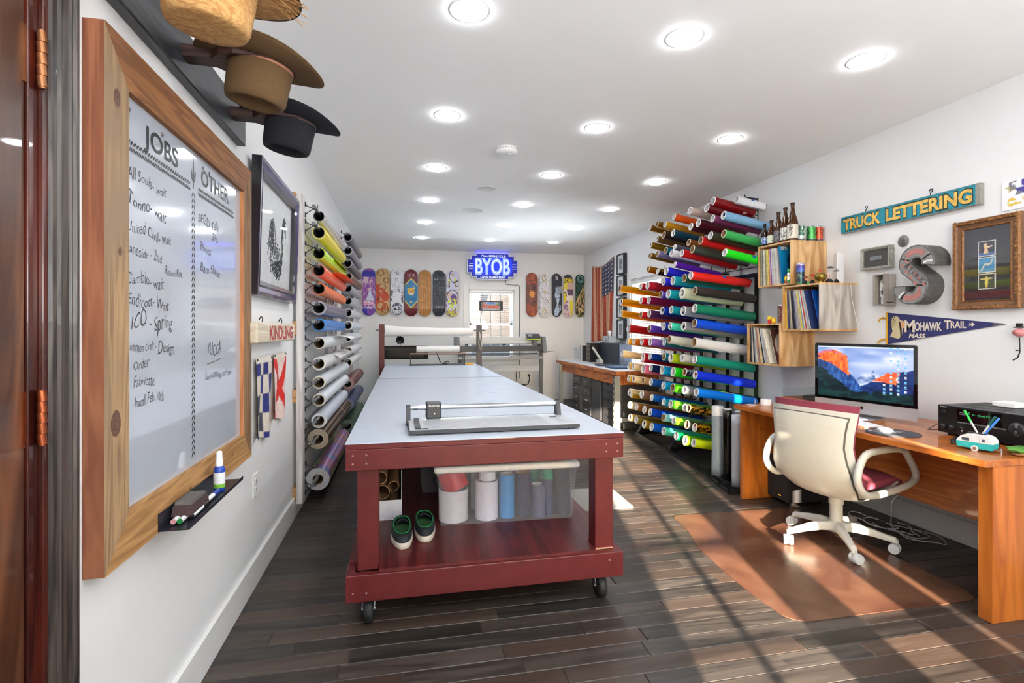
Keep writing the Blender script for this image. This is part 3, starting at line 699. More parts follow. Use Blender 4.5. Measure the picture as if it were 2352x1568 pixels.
def holo():
    m, n, l, b = newmat('holographic_film'); b.inputs['Metallic'].default_value = .75; b.inputs['Roughness'].default_value = .28
    tc = n.new('ShaderNodeTexCoord'); lw = n.new('ShaderNodeLayerWeight'); lw.inputs[0].default_value = .5
    nz = n.new('ShaderNodeTexNoise'); nz.inputs['Scale'].default_value = 5; l.new(tc.outputs['Object'], nz.inputs[0])
    a = n.new('ShaderNodeMath'); a.operation = 'MULTIPLY_ADD'; a.inputs[1].default_value = 3.0; l.new(lw.outputs[1], a.inputs[0]); l.new(nz.outputs[0], a.inputs[2])
    f = n.new('ShaderNodeMath'); f.operation = 'FRACT'; l.new(a.outputs[0], f.inputs[0])
    c = n.new('ShaderNodeCombineColor'); c.mode = 'HSV'; l.new(f.outputs[0], c.inputs[0]); c.inputs[1].default_value = .5; c.inputs[2].default_value = .95
    l.new(c.outputs[0], b.inputs['Base Color']); w = n.new('ShaderNodeTexVoronoi'); w.inputs['Scale'].default_value = 90; l.new(tc.outputs['Object'], w.inputs['Vector'])
    bp = n.new('ShaderNodeBump'); bp.inputs['Strength'].default_value = .3; l.new(w.outputs[0], bp.inputs['Height']); l.new(bp.outputs[0], b.inputs['Normal']); return m
def pathole(Y0, Y1, X, z): return MB().cyl((X, Y0-.04, z), (X, Y1+.03, z), .0125, n=14)
# (px of end, height, radius, colour, far Y, label, options)
COL1 = [
 (2.105, .042, (206, 206, 200), 5.50, 'clear glossy film roll at the top of the near column', dict(mat='clear')),
 (1.985, .050, (232, 210, 10), 5.45, 'bright yellow vinyl roll with a torn end', {}),
 (1.832, .045, (196, 236, 20), 5.55, 'fluorescent lime vinyl roll', dict(flap=1)),
 (1.706, .045, (255, 92, 42), 5.55, 'fluorescent red-orange vinyl roll with a hanging flap', dict(flap=3)),
 (1.572, .045, (240, 112, 28), 5.52, 'orange vinyl roll below the red-orange one', {}),
 (1.430, .052, (112, 108, 128), 5.55, 'purple-grey metallic vinyl roll with white rim', dict(metal=.5)),
 (1.305, .046, (20, 128, 214), 5.45, 'bright blue metallic vinyl roll on the left wall', dict(metal=.4)),
 (1.172, .045, (232, 232, 230), 5.55, 'white vinyl roll with a curled loose end, below the bright blue one', dict(flap=4)),
 (1.020, .049, (230, 228, 226), 5.75, 'glossy white vinyl roll, second white below the blue one', dict(flap=1)),
 (.882, .048, (222, 226, 232), 5.75, 'cool white vinyl roll, third white below the blue one', {}),
 (.752, .047, (226, 230, 236), 5.75, 'matt white vinyl roll, fourth white below the blue one', dict(rough=.5)),
 (.600, .054, (216, 222, 236), 5.6, 'bluish white vinyl roll above the bronze roll', {}),
 (.465, .074, (128, 96, 56), 5.75, 'thick bronze metallic vinyl roll with kraft core', dict(metal=.75, rough=.2)),
 (.170, .082, (180, 180, 190), 5.6, 'thick silver holographic vinyl roll lowest on the left rack', dict(mat='holo')),
]
M_CLEARROLL = solid((214, 212, 204), .12, coat=1)
for z, r, col, Y1, lab, kw in COL1:
    X = -.605 if r < .06 else -.612
    kw = dict(kw)
    if kw.get('mat') == 'holo': kw['mat'] = holo()
    if kw.get('mat') == 'clear': kw['mat'] = M_CLEARROLL
    ri = min(r-.004, .040); ri = ri-.004
    pz = z+ri-.0135
    zz2 = z
    wallroll(4.06, Y1, X, zz2, r, ri, col, lab, core=(46, 42, 46) if z > 1.2 else (150, 124, 92), **kw)
    m = pathole(3.86, 5.40, X, pz); m.build('rod', M_PIPE, rk); hookat(3.86, pz-.005, X); hookat(5.38, pz-.005, X)
hookat(3.86, .315, -.605)
COL2 = [
 (2.305, .050, (98, 98, 106), 'dark grey vinyl roll topmost in the far column'), (2.155, .054, (120, 122, 136), 'blue-grey vinyl roll, second from top in the far column'),
 (2.012, .050, (88, 86, 92), 'charcoal vinyl roll, third from top in the far column'), (1.868, .050, (98, 74, 62), 'brown bronze vinyl roll in the far column'),
 (1.735, .047, (158, 160, 166), 'mid grey vinyl roll below the brown one in the far column'), (1.594, .047, (176, 178, 184), 'light grey vinyl roll, second below the brown one in the far column'),
 (1.460, .046, (206, 208, 212), 'pale grey vinyl roll, third below the brown one in the far column'), (1.318, .050, (216, 220, 228), 'white vinyl roll, uppermost white in the far column'),
 (1.180, .049, (222, 224, 228), 'white vinyl roll, second white in the far column'), (1.035, .046, (226, 226, 228), 'white vinyl roll, third white in the far column'),
 (.905, .045, (228, 228, 226), 'white vinyl roll with a lifted end, above the dark red one'), (.665, .066, (112, 34, 40), 'thick dark red glossy vinyl roll low in the far column'),
 (.435, .068, (40, 56, 108), 'thick navy blue glossy vinyl roll between the dark red and green ones'), (.195, .072, (16, 78, 44), 'thick dark green glossy vinyl roll lowest in the far column')]
for z, r, col, lab in COL2:
    X = -.602; ri = min(r-.008, .036)
    wallroll(6.1, 7.55, X, z, r, ri, col, lab, core=(46, 42, 46), grp='vinyl rolls in the far column of the left rack', coat=.1)
    m = pathole(6.02, 7.45, X, z+ri-.0135); m.build('rod', M_PIPE, rk); hookat(6.02, z+ri-.018, X); hookat(7.43, z+ri-.018, X)

# ================================================================ centre tables
M_RED = solid((94, 24, 27), .4, var=.16, scale=14, bump=.25)
M_REDP = wood((104, 34, 36), (74, 20, 22), 'y', rough=.42, dens=14, bump=.35)
M_MAT = solid((196, 205, 218), .33, var=.03, scale=8)
M_RUBBER = solid((28, 28, 30), .6, var=.2)
def worktable(X0, X1, Y0, Y1, label, casters=True, nm='work_table'):
    t = thing(nm, label, 'table', T((X0+X1)/2, Y0, 0)); w = (X1-X0)/2; L = Y1-Y0
    MB().box((-w, 0, .765), (w, L, .788)).build('tabletop', M_RED, t, bevel=.002)
    MB().box((-w, 0, .675), (w, .038, .7645)).build('apron', M_RED, t, bevel=.003); MB().box((-w, L-.038, .675), (w, L, .7645)).build('apron', M_RED, t, bevel=.003)
    for s in (-1, 1): MB().box((min(s*w, s*(w-.038)), .039, .675), (max(s*w, s*(w-.038)), L-.039, .7645)).build('apron', M_RED, t, bevel=.003)
    for x in (-w+.045, w-.125):
        for y in (.04, L-.13): MB().box((x, y, .2365), (x+.089, y+.089, .765 if y > 1 else .764)).build('leg', M_RED, t, bevel=.004)
    MB().box((-w, 0, .12), (w, .038, .2355)).build('bottom_rail', M_RED, t, bevel=.004); MB().box((-w, L-.038, .12), (w, L, .2355)).build('bottom_rail', M_RED, t, bevel=.004)
    for s in (-1, 1): MB().box((min(s*w, s*(w-.038)), .039, .12), (max(s*w, s*(w-.038)), L-.039, .2355)).build('bottom_rail', M_RED, t, bevel=.004)
    MB().prism([(-w+.135, .014), (w-.13, .014), (w-.13, .13), (w-.002, .13), (w-.002, L-.02), (-w+.002, L-.02), (-w+.002, .13), (-w+.135, .13)], .236, .248).build('shelf', M_REDP, t, bevel=.001)
    m = MB()
    for z, xs in ((.74, (.03, .085)), (.705, (.03, .085))):
        for x in xs:
            for s in (-1, 1): m.cyl((s*(w-x), -.0008, z), (s*(w-x), .003, z), .0042, n=10)
    for x, z in ((-w+.085, .158), (-w+.03, .16), (w-.07, .2)): m.cyl((x, -.0008, z), (x, .003, z), .0042, n=10)
    m.build('screw', solid((150, 130, 122), .5, .3), t)
    if casters:
        for x in (-w+.09, w-.09):
            for y in (.07, L-.15):
                c = MB(); c.box((x-.035, y-.03, .112), (x+.035, y+.05, .1195))
                for s in (-1, 1): c.prism([(0,0)]*0 or [(-.02, .05), (.02, .05), (.03, .112), (-.03, .112)], 0, .003) if False else c.beam((x+s*.026, y+.03, .112), (x+s*.026, y, .055), .003, .04, up=(0, 1, 0))
                cc = c.build('caster', M_STEEL, t)
                c = MB(); c.lathe([(.012, -.02), (.048, -.02), (.055, -.014), (.055, .014), (.048, .02), (.012, .02)], 30); o = c.build('wheel', M_RUBBER, cc); o.matrix_local = T(x, y, .0555) @ Matrix.Rotation(PI/2, 4, 'Y')
                c = MB(); c.cyl((x-.03, y, .0555), (x+.03, y, .0555), .008, n=12); c.build('axle', M_STEEL, cc)
    return t
wt = worktable(-.236, 1.010, 2.285, 5.218, 'long red painted work table on casters in the foreground with a white mat on top')
m = MB(); m.box((-.625, -.004, .7885), (.625, 2.934, .7915)); m.build('cutting_mat', M_MAT, wt, bevel=.001)
m = MB()
for k in range(1, 24): m.box((-.62, k*.122-.0003, .79155), (.62, k*.122+.0003, .79165))
for k in range(-9, 10): m.box((k*.064-.0003, .0, .79155), (k*.064+.0003, 2.93, .79165))
m.build('mat_grid', solid((200, 208, 220), .4), wt)
m = MB()
for k in range(7): m.tube([(-.1+.3*vn(k, 1), .2+2.5*vn(k, 2), .7917), (-.1+.3*vn(k, 1)+.1, .2+2.5*vn(k, 2)+.02*k, .7917), (-.1+.3*vn(k, 1)+.16, .2+2.5*vn(k, 2)+.1, .7917)], .0005, n=4)
m.build('cut_marks', solid((160, 166, 178), .6), wt)
m = MB(); m.box((.03, -.0012, .7855), (.10, .0005, .789)); m.build('bare_wood_chip', solid((188, 140, 112), .8), wt); m = MB(); m.box((.50, .0385, .2365), (.585, .0399, .2440)); m.build('bare_wood_chip', solid((188, 140, 112), .8), wt)
wt2 = worktable(-.236, 1.010, 5.262, 7.40, 'second red work table joined behind the first, with paper roll posts', casters=True)
m = MB(); m.box((-.62, .0, .7885), (.62, 2.13, .7915)); m.build('cutting_mat', M_MAT, wt2, bevel=.001)
M_POSTR = solid((96, 22, 26), .4, var=.15, bump=.2); M_POSTG = solid((104, 96, 92), .6, var=.12, scale=20)
tag(MB().box((-.705, 2.01, .02), (-.632, 2.05, 1.345)).build('post', M_POSTR, wt2, bevel=.003), 'red painted upright post')
tag(MB().box((.622, 2.0, .02), (.70, 2.04, 1.335)).build('post', M_POSTG, wt2, bevel=.003), 'grey brown upright post')
m = MB(); m.cyl((-.75, 2.03, 1.266), (.75, 2.03, 1.266), .011, n=12); m.build('rod', M_STEEL, wt2)
pr_ = thing('paper_roll', 'wide white paper roll on a rod between the two posts', 'roll', T(.387, 7.27, 1.242))
m = MB(); R = []
for x, r in ((-.622, .078), (-.5, .068), (-.2, .058), (.1, .053), (.57, .053)): R.append(m.circ((x, 0, (r-.053)*.6), (1, 0, 0), r, 26))
m.rings(R); m.pipe((-.622, 0, .012), (-.6215, 0, .012), .078, .016, n=26); m.pipe((.57, 0, 0), (.5705, 0, 0), .053, .016, n=26); m.build('paper', solid((238, 236, 232), .6, var=.01), pr_)
m = MB(); m.pipe((-.63, 0, .004), (.578, 0, .004), .019, .015); m.build('core', solid((176, 146, 110), .8), pr_)
m = MB(); m.tube([(1.04, 7.22, 1.24), (1.06, 7.20, 1.14), (1.075, 7.2, 1.05), (1.05, 7.2, .98), (1.03, 7.2, 1.1), (1.05, 7.2, 1.2), (1.04, 7.22, 1.24)], .008, n=7)
one(m, 'string_hank', solid((206, 196, 180), .9, bump=.5), 'hank of pale string hanging from the grey post', 'string')
# paper cutter with small roll at the far end
pc = thing('paper_cutter', 'low wire framed paper roll cutter with brown bar on the far table', 'paper cutter', T(.46, 7.18, .7922))
m = MB()
for x in (-.36, .36): m.beam((x, -.1, 0), (x, -.1, .15), .008, .03); m.beam((x, .1, 0), (x, .1, .15), .008, .03); m.beam((x, -.1, .145), (x, .1, .145), .008, .02)
m.box((-.37, -.13, 0), (.37, .13, .006)); m.build('stand', M_DARKM, pc)
MB().cyl((-.365, -.1, .155), (.37, -.1, .155), .011, n=12).build('cutter_bar', solid((134, 106, 92), .35, .6), pc)
sr = thing('paper_roll', 'short white paper roll resting in the cutter at the far end of the table', 'roll', T(.47, 7.20, 1.005))
m = MB(); m.pipe((-.29, 0, 0), (.29, 0, 0), .046, .014, n=26); m.build('paper', solid((238, 237, 233), .6, var=.01), sr)
m = MB(); m.pipe((-.293, 0, 0), (.293, 0, 0), .0142, .011); m.build('core', solid((176, 146, 110), .8), sr)
m = MB(); m.box((-.06, -.014, 0), (.05, .014, .022)); m.box((-.05, -.016, .004), (.03, .016, .018)); kk = one(m, 'box_cutter', solid((240, 176, 20), .4), 'small yellow box cutter at the far right corner of the table', 'knife', T(.905, 7.17, .7922, rz=-.1), bevel=.003)
m = MB(); m.tube([(-.04, 0, .005), (0, .0, .03), (.03, .01, .045), (.045, 0, .03)], .008, n=6); m.box((-.03, -.012, 0), (.03, .012, .02))
one(m, 'tape_clamp', M_BLACK, 'small black clamp on the far table beside the cutter stand', 'clamp', T(.565, 7.15, .7985))

# rotary trimmer
rt = thing('rotary_trimmer', 'grey rotary paper trimmer with chrome rail at the near end of the table', 'paper trimmer', T(.43, 2.55, .7918, rz=.012))
M_TBASE = solid((50, 53, 60), .5); M_TTOP = solid((188, 190, 196), .35)
MB().box((-.405, -.155, .006), (.405, .16, .024)).build('base', M_TBASE, rt, bevel=.002)
MB().box((-.402, -.152, .0243), (.402, .145, .0262)).build('grid_plate', M_TTOP, rt, bevel=.0005)
m = MB()
for k in range(62): m.box((-.335+k*.0098-.0006, -.149, .0263), (-.335+k*.0098+.0006, .135, .0267))
for k in range(1, 14): m.box((-.335, -.15+k*.0205-.0005, .0267), (.265, -.15+k*.0205+.0005, .0269))
m.build('grid_lines', solid((146, 150, 158), .5), rt)
m = MB(); m.box((-.335, .128, .0265), (.40, .142, .031)); m.build('clamp_strip', clear((150, 190, 205), .4, .1), rt)
m = MB(); m.box((-.375, -.145, .0265), (-.352, .12, .036)); m.box((-.372, -.145, .0265), (-.32, -.138, .031)); m.build('side_guide', M_TBASE, rt, bevel=.001)
m = MB(); m.prism([(0, 0)]*0 or [(-.02, 0), (.02, 0), (.015, .1), (-.02, .1)], 0, .02) if False else None
for s in (-1, 1):
    e2 = MB(); e2.prism([(.10, .0), (.155, 0), (.165, .02), (.165, .098), (.125, .098), (.115, .06)], 0, .022); o = e2.build('end_bracket', M_TBASE, rt, bevel=.003)
    o.matrix_local = Matrix([[0, 0, 1, (-.413 if s < 0 else .372)], [1, 0, 0, 0], [0, 1, 0, .0], [0, 0, 0, 1]])
MB().cyl((-.395, .142, .083), (.375, .142, .083), .0125, n=22).build('chrome_rail', M_CHROME, rt)
ch = MB().box((-.315, .113, .028), (-.237, .175, .112)).build('cutter_head', solid((48, 52, 60), .35), rt, bevel=.008, seg=3)
MB().text('RotaTrim', -.30, .08+.004, .0, .009, .052, bold=.02).build('lettering', solid((210, 212, 216), .4), ch, M=Matrix([[1,0,0,0],[0,0,-1,.1125],[0,1,0,.006],[0,0,0,1]]))
m = MB(); m.cyl((-.273, .112, .055), (-.273, .1135, .055), .004, n=10); m.build('dial', solid((220, 220, 220), .3), ch)
m = MB(); m.lathe([(.02, 0), (.02, .0006), (0, .0006)], 24, c=(.333, .06, .0263), sy=.7); m.text('20"', .33, -.06, .0268, .022, .035); m.text('MODEL', .315, -.03, .0268, .008, .04); m.box((.32, -.09, .0266), (.385, -.088, .0268)); m.build('printed_marks', solid((86, 90, 98), .5), rt)
m = MB()
for x, y in ((-.36, -.14), (.36, -.14), (-.36, .14), (.36, .14), (.02, -.14)): m.cyl((x, y, 0), (x, y, .0062), .01, n=12)
m.build('foot', M_BLACK, rt)

# things on the shelf under the near table
SH = .2487
tb = thing('storage_bin', 'large clear plastic storage bin with white lid under the table', 'bin', T(.555, 2.93, SH, rz=-.035))
M_PLAS = clear((240, 242, 250), .87, .25, milky=1); M_LID = solid((236, 236, 240), .35)
def binbody(w, d, h, th=.003, tp=.02):
    m = MB(); A = lambda s, z, e: [(-w/2+s+e, -d/2+s+e, z), (w/2-s-e, -d/2+s+e, z), (w/2-s-e, d/2-s-e, z), (-w/2+s+e, d/2-s-e, z)]
    m.rings([A(tp, 0, 0), A(0, h, 0)], sm=False); m.add(A(tp, 0, 0), [(3,2,1,0)]); m.rings([A(-.008, h-.004, 0), A(-.008, h, 0), A(0, h, 0)], sm=False)
    return m
binbody(.75, .44, .275).build('bin_body', M_PLAS, tb, bevel=.02, seg=4)
m = MB(); m.box((-.39, -.235, .2765), (.39, .235, .312)); m.build('lid', M_LID, tb, bevel=.014, seg=4)
m = MB(); m.box((-.34, -.19, .3125), (.34, .19, .318)); m.build('lid_rim', M_LID, tb, bevel=.003)
def bt(x, y, r, h, col, lab, z=0, tilt=None, inner=(206, 204, 200), rough=.35):
    M_ = T(.555, 2.93, SH, rz=-.035) @ T(x, y, .0035+z)
    if tilt: M_ = M_ @ tilt
    t = thing('vinyl_offcut_roll', lab, 'roll', M_, 'rolls inside the clear bin')
    m = MB(); m.pipe((0, 0, 0), (0, 0, h), r, r-.005, n=26, mi=0, me=1, mi_in=1); m.build('vinyl_sheet', [solid(col, rough), solid(inner, .7)], t)
bt(-.285, -.115, .078, .165, (226, 222, 220), 'short cream white offcut roll under the red one in the bin')
bt(-.262, -.10, .072, .105, (206, 38, 52), 'red offcut roll tipped on top of the cream one in the bin', z=.172, tilt=Matrix.Rotation(-.38, 4, 'Y') @ T(-.01, 0, -.01) @ Matrix.Rotation(-.1, 4, 'X'))
bt(-.105, -.125, .062, .205, (232, 228, 234), 'wide white offcut roll in the bin')
bt(-.102, -.125, .046, .05, (236, 234, 238), 'narrow white offcut roll standing inside the wide white one', z=.207)
bt(.005, -.13, .0415, .232, (66, 148, 208), 'sky blue offcut roll in the bin')
bt(.098, -.12, .0455, .235, (38, 40, 76), 'navy offcut roll with kraft rim in the bin', inner=(190, 150, 110))
bt(.175, -.15, .038, .175, (86, 90, 120), 'grey violet offcut roll in the bin')
bt(.232, -.135, .033, .20, (40, 56, 96), 'dark blue offcut roll under the green one in the bin')
bt(.232, -.135, .0315, .055, (28, 140, 112), 'short green offcut roll in the bin', z=.201)
bt(.318, -.118, .050, .262, (34, 40, 66), 'wide dark navy offcut roll with orange rim at the right of the bin', inner=(214, 80, 60))
bt(.30, .08, .05, .22, (46, 50, 72), 'dark offcut roll at the back right of the bin')
bt(.12, .05, .05, .262, (84, 62, 150), 'purple offcut roll standing behind the navy one in the bin')
bt(.0, .06, .05, .25, (150, 156, 160), 'grey offcut roll behind the sky blue one in the bin')
bt(.21, .09, .035, .25, (60, 190, 160), 'mint green offcut roll at the back of the bin')
bt(-.12, .04, .055, .25, (190, 194, 196), 'pale grey offcut roll behind the white ones in the bin')
bt(-.31, .08, .045, .2, (212, 190, 70), 'yellow offcut roll at the back left of the bin')
tb2 = thing('storage_bin', 'second clear plastic bin behind the first, mostly hidden', 'bin', T(.50, 3.50, SH))
binbody(.80, .40, .26).build('bin_body', M_PLAS, tb2, bevel=.02, seg=3); MB().box((-.41, -.21, .2615), (.41, .21, .29)).build('lid', M_LID, tb2, bevel=.012, seg=3)
o_ = thing('vinyl_offcut_roll', 'dark brown offcut roll lying in the second bin', 'roll', T(.25, 3.42, SH+.075)); MB().pipe((0, -.1, 0), (0, .2, 0), .06, .054).build('vinyl_sheet', solid((54, 34, 30), .5), o_)
cb = thing('cardboard_box', 'long open white cardboard box under the left side of the table', 'box', T(-.09, 3.25, SH))
m = MB(); W2 = .085; L0, L1 = -.37, .6
m.box((-W2, L0, 0), (W2, L1, .003)); m.box((-W2, L0, .003), (W2, L0+.003, .105)); m.box((-W2, L1-.003, .003), (W2, L1, .3)); m.box((-W2, L0+.003, .003), (-W2+.003, L1-.003, .13)); m.box((W2-.003, L0+.003, .003), (W2, L1-.003, .26))
m.build('box_body', solid((222, 222, 230), .8), cb)
TL_ = ['brown paper tube at the bottom left of the long white box', 'brown paper tube at the bottom right of the long white box', 'brown paper tube in the middle left of the long white box', 'brown paper tube against the right side of the long white box', 'topmost brown paper tube in the long white box']
for i, (x, z, r) in enumerate(((-.04, .05, .035), (.035, .05, .038), (-.02, .13, .04), (.04, .16, .03), (-.03, .21, .036))):
    t = thing('cardboard_tube', TL_[i], 'tube', T(-.09+x, 3.25, SH+z), 'paper tubes in the long white box')
    m = MB(); m.pipe((0, L0+.02+.05*(i > 1), 0), (0, L1-.02, .06 if i > 1 else 0), r, r-.004, n=18); m.build('tube_body', solid((150, 116, 82), .8, var=.15), t)
m = MB(); random.seed(9); A = []
for k in range(9): A.append([(-.185+.01+ .16*j/6, 2.92+k*.05, SH+.13+.02*math.sin(j*1.3+k)+.07*(k/8)+.02*random.random()) for j in range(7)])
m.v = [p for r in A for p in r]
for k in range(8):
    for j in range(6): m.f.append((k*7+j, k*7+j+1, k*7+j+8, k*7+j+7)); m.m.append(0); m.s.append(True)
one(m, 'plastic_sheet', clear((240, 240, 245), .7, .08), 'crumpled clear plastic wrap over the tubes in the white box', 'plastic')
# clogs
def clog(x, y, rz, label, flip):
    t = thing('clog', label, 'shoe', T(x, y, SH, rz=rz), 'pair of dark green clogs')
    def outl(f, z, dz=None):
        out = []
        for i in range(28):
            a = 2*PI*i/28; s, c = math.sin(a), math.cos(a); yy = .128*s; w = .050+.006*math.sin((s+.2)*1.5)
            xx = w*math.copysign(abs(c)**.72, c)+flip*.008*s*s*(1 if s > 0 else 0); out.append((xx*f, yy*(f if f < 1 else 1), z))
        return out
    m = MB(); m.rings([outl(.94, 0), outl(1, .006), outl(1.0, .028), outl(.96, .031)], caps=(True, True)); m.build('sole', solid((206, 198, 186), .7, var=.12, scale=120), t)
    m = MB(); R = []
    for q in range(8):
        f = q/7
        r = []
        for (xx, yy, _) in outl(.97-.22*f*f, 0):
            up = max(0, (yy+.03)/.158); h = .031+ (.03+.028*up)*min(1, f*1.6)
            r.append((xx*(1), yy*(1-.12*f)-(.0), h))
        R.append(r)
    m.rings(R[:8]); o = m.build('upper', solid((22, 30, 34), .7), t); sm_ = o.modifiers.new('s', 'SOLIDIFY'); sm_.thickness = .004
    # toe cover
    m = MB(); last = R[-1]; pts = [p for p in last if p[1] > .035]
    pts.sort(key=lambda p: p[0])
    n_ = 7; G = []
    for j in range(n_):
        v_ = j/(n_-1); row = []
        y_ = .03+.078*v_
        for i in range(7):
            u_ = i/6*2-1; ww = .036*math.sqrt(max(0.02, 1-(max(0, y_-.03)/.085)**2)); row.append((u_*ww+flip*.004, y_, .088-.022*u_*u_-.006*v_))
        G.append(row)
    m.v = [p for r in G for p in r]
    for j in range(n_-1):
        for i in range(6): m.f.append((j*7+i, j*7+i+1, j*7+i+8, j*7+i+7)); m.m.append(0); m.s.append(True)
    o = m.build('toe_cover', solid((24, 34, 36), .7), t); sm_ = o.modifiers.new('s', 'SOLIDIFY'); sm_.thickness = .004
    m = MB(); m.tube([(p[0], p[1], p[2]+.001) for p in last], .0035, n=6, closed=True); m.build('collar', solid((24, 120, 66), .8), t)
    m = MB(); m.rings([outl(.82, .0345)], caps=(True, False)) if False else m.add([(p[0]*.86, p[1]*.9, .037) for p in outl(1, 0)], [tuple(range(28))]); m.build('insole', solid((60, 104, 62), .8, var=.5, scale=14), t)
clog(-.005, 2.60, .06, 'dark green clog on the left, nearer the table leg', 1); clog(.108, 2.66, -.02, 'dark green clog on the right, beside the clear bin', -1)
# small doormat
m = MB(); m.prism([(1.15, 3.47), (1.612, 3.47), (1.63, 3.94), (1.15, 3.95)], .0005, .009); one(m, 'doormat', solid((154, 151, 144), .95, var=.08, scale=300, bump=.6), 'small pale grey mat on the floor right of the near table', 'mat', bevel=.004)

# ================================================================ back wall
BOARDW, BOARDH = .105, .40
def board(X, Z, fn, label, edge=(150, 110, 70), w=1.0, h=1.0, screws=True, gloss=.55):
    t = thing('skateboard_deck', label, 'skateboard', wall('B', X, Z, .012), 'skateboard decks hung on the back wall')
    def hwf(y):
        a = max(0, (abs(y)-(BOARDH-BOARDW*1.05))/(BOARDW*1.05)); return BOARDW*math.sqrt(max(.0004, 1-min(1, a)**2.2))
    def pos(u, v):
        v = .5-.5*math.cos(PI*v); y = (v-.5)*2*BOARDH; z = .055-.55*max(0, abs(y)-.27)**1.35 - .0; return (hwf(y)*(2*u-1)*w, y*h, z)
    def cf(u, v):
        v = .5-.5*math.cos(PI*v); y = (v-.5)*2*BOARDH; return fn(hwf(y)*(2*u-1)/BOARDW, y/BOARDH)
    o = paint('deck_graphic', cf, 1, 1, 30, 96, painted(gloss, coat=.08), t, posfn=pos)
    d = paint('deck', lambda u, v: edge, 1, 1, 10, 48, painted(.6), t, posfn=lambda u, v: (lambda p: (p[0]*1.012, p[1]*1.003, p[2]-.0008))(pos(u, v)))
    s = d.modifiers.new('s', 'SOLIDIFY'); s.thickness = .011; s.offset = -1
    if screws:
        m = MB()
        for y in (-.225, -.165, .165, .225):
            for x in (-.022, .022): m.cyl((x, y*h, .0545), (x, y*h, .0562), .0032, n=8)
        m.build('bolt_hole', solid((70, 62, 58), .5), t)
    return t
def inside_poly(x, y, P):
    c = False; n = len(P); j = n-1
    for i in range(n):
        if (P[i][1] > y) != (P[j][1] > y) and x < (P[j][0]-P[i][0])*(y-P[i][1])/(P[j][1]-P[i][1]+1e-12)+P[i][0]: c = not c
        j = i
    return c
def b1(x, y):
    if y > .9: return (150, 96, 160)
    if y > .62 or y < -.72:
        r = math.hypot(x-.35, (y+.83)*3.6)
        if r < .62: return (168, 96, 176) if int(r*9) % 2 else (84, 52, 170)
        return (62, 52, 168)
    c = (172, 110, 168) if int((x+2)*2.4+int((y+1)*7)) % 2 else (128, 78, 160)
    if y > .38 and abs(x+.45) < .4: c = (206, 188, 206)
    if sn(x*4, y*9, 3) > .72: c = (218, 180, 196)
    tri = -.38 < y < .12 and abs(x-.2) < (.14-y)*1.25
    if tri: c = (206, 214, 232)
    if abs(y+.48) < .07 and abs(x) < .75: c = (214, 130, 160) if sn(x*9, y*40) > .45 else (238, 220, 232)
    if abs(y+.66) < .05: c = (196, 190, 220) if sn(x*11, y*3, 5) > .4 else (100, 70, 160)
    return c
def b2(x, y):
    g = 206-22*sn(x*8, y*2), 168-20*sn(x*8, y*2), 118-20*sn(x*8, y*2)
    for cx, cy, r in ((-.3, .8, .45), (.5, .48, .4), (-.1, .2, .5), (.3, -.75, .5)):
        q = abs(math.hypot(x-cx, (y-cy)*3.8)-r)
        if q < .07 and sn(x*5, y*14, 2) > .3: g = (110, 66, 40)
    if math.hypot((x-.35)*1.0, (y+.22)*3.4) < .62: g = (196, 74, 40)
    for k, (cx, cy, r) in enumerate(((-.35, -.02, .55), (.1, -.12, .42), (-.3, -.6, .6), (.35, -.62, .35))):
        q = abs(math.hypot(x-cx, (y-cy)*3.4)-r)
        if q < .15-.02*k: g = (188, 66, 34)
    if x < -.4 and -.5 < y < .32 and abs(x+.75+.1*math.sin(y*9)) < .3: g = (184, 60, 32)
    if abs(x+.72) < .08 and abs(y+.3) < .06: g = (30, 20, 20)
    return g
def b3(x, y):
    c = (224, 226, 234)
    if .05 < y < .62 and sn(x*16, y*34, 4) > .74: c = (150, 152, 164)
    if math.hypot(x, (y-.84)*3.8) < .34 and sn(x*20, y*50) > .6: c = (70, 74, 120)
    if -.02 < y < .15 and sn(x*9+2, y*20) > .62: c = (46, 44, 70)
    if -.45 < y < .0 and abs(x) > .65-.0 and sn(x*9, y*18, 8) > .5: c = (52, 50, 78)
    r = math.hypot(x, (y+.70)*3.2)
    if r < .86:
        c = (220, 222, 234)
        if abs(r-.82) < .06 or sn(x*7, y*22, 6) > .72: c = (58, 54, 88)
        if math.hypot(x-.03, (y+.52)*4.2) < .26: c = (70, 66, 90)
        for s in (-.36, .34):
            if abs(math.hypot((x-s), (y+.58)*4)-.2) < .07: c = (60, 56, 90)
        if abs(y+.76-.10*x*x) < .035 and abs(x) < .55: c = (40, 38, 60)
        if abs(y+.79-.1*x*x) < .02 and abs(x) < .4: c = (240, 240, 244)
        if y > -.44 and abs(x) < .3: c = (60, 58, 76)
    return c
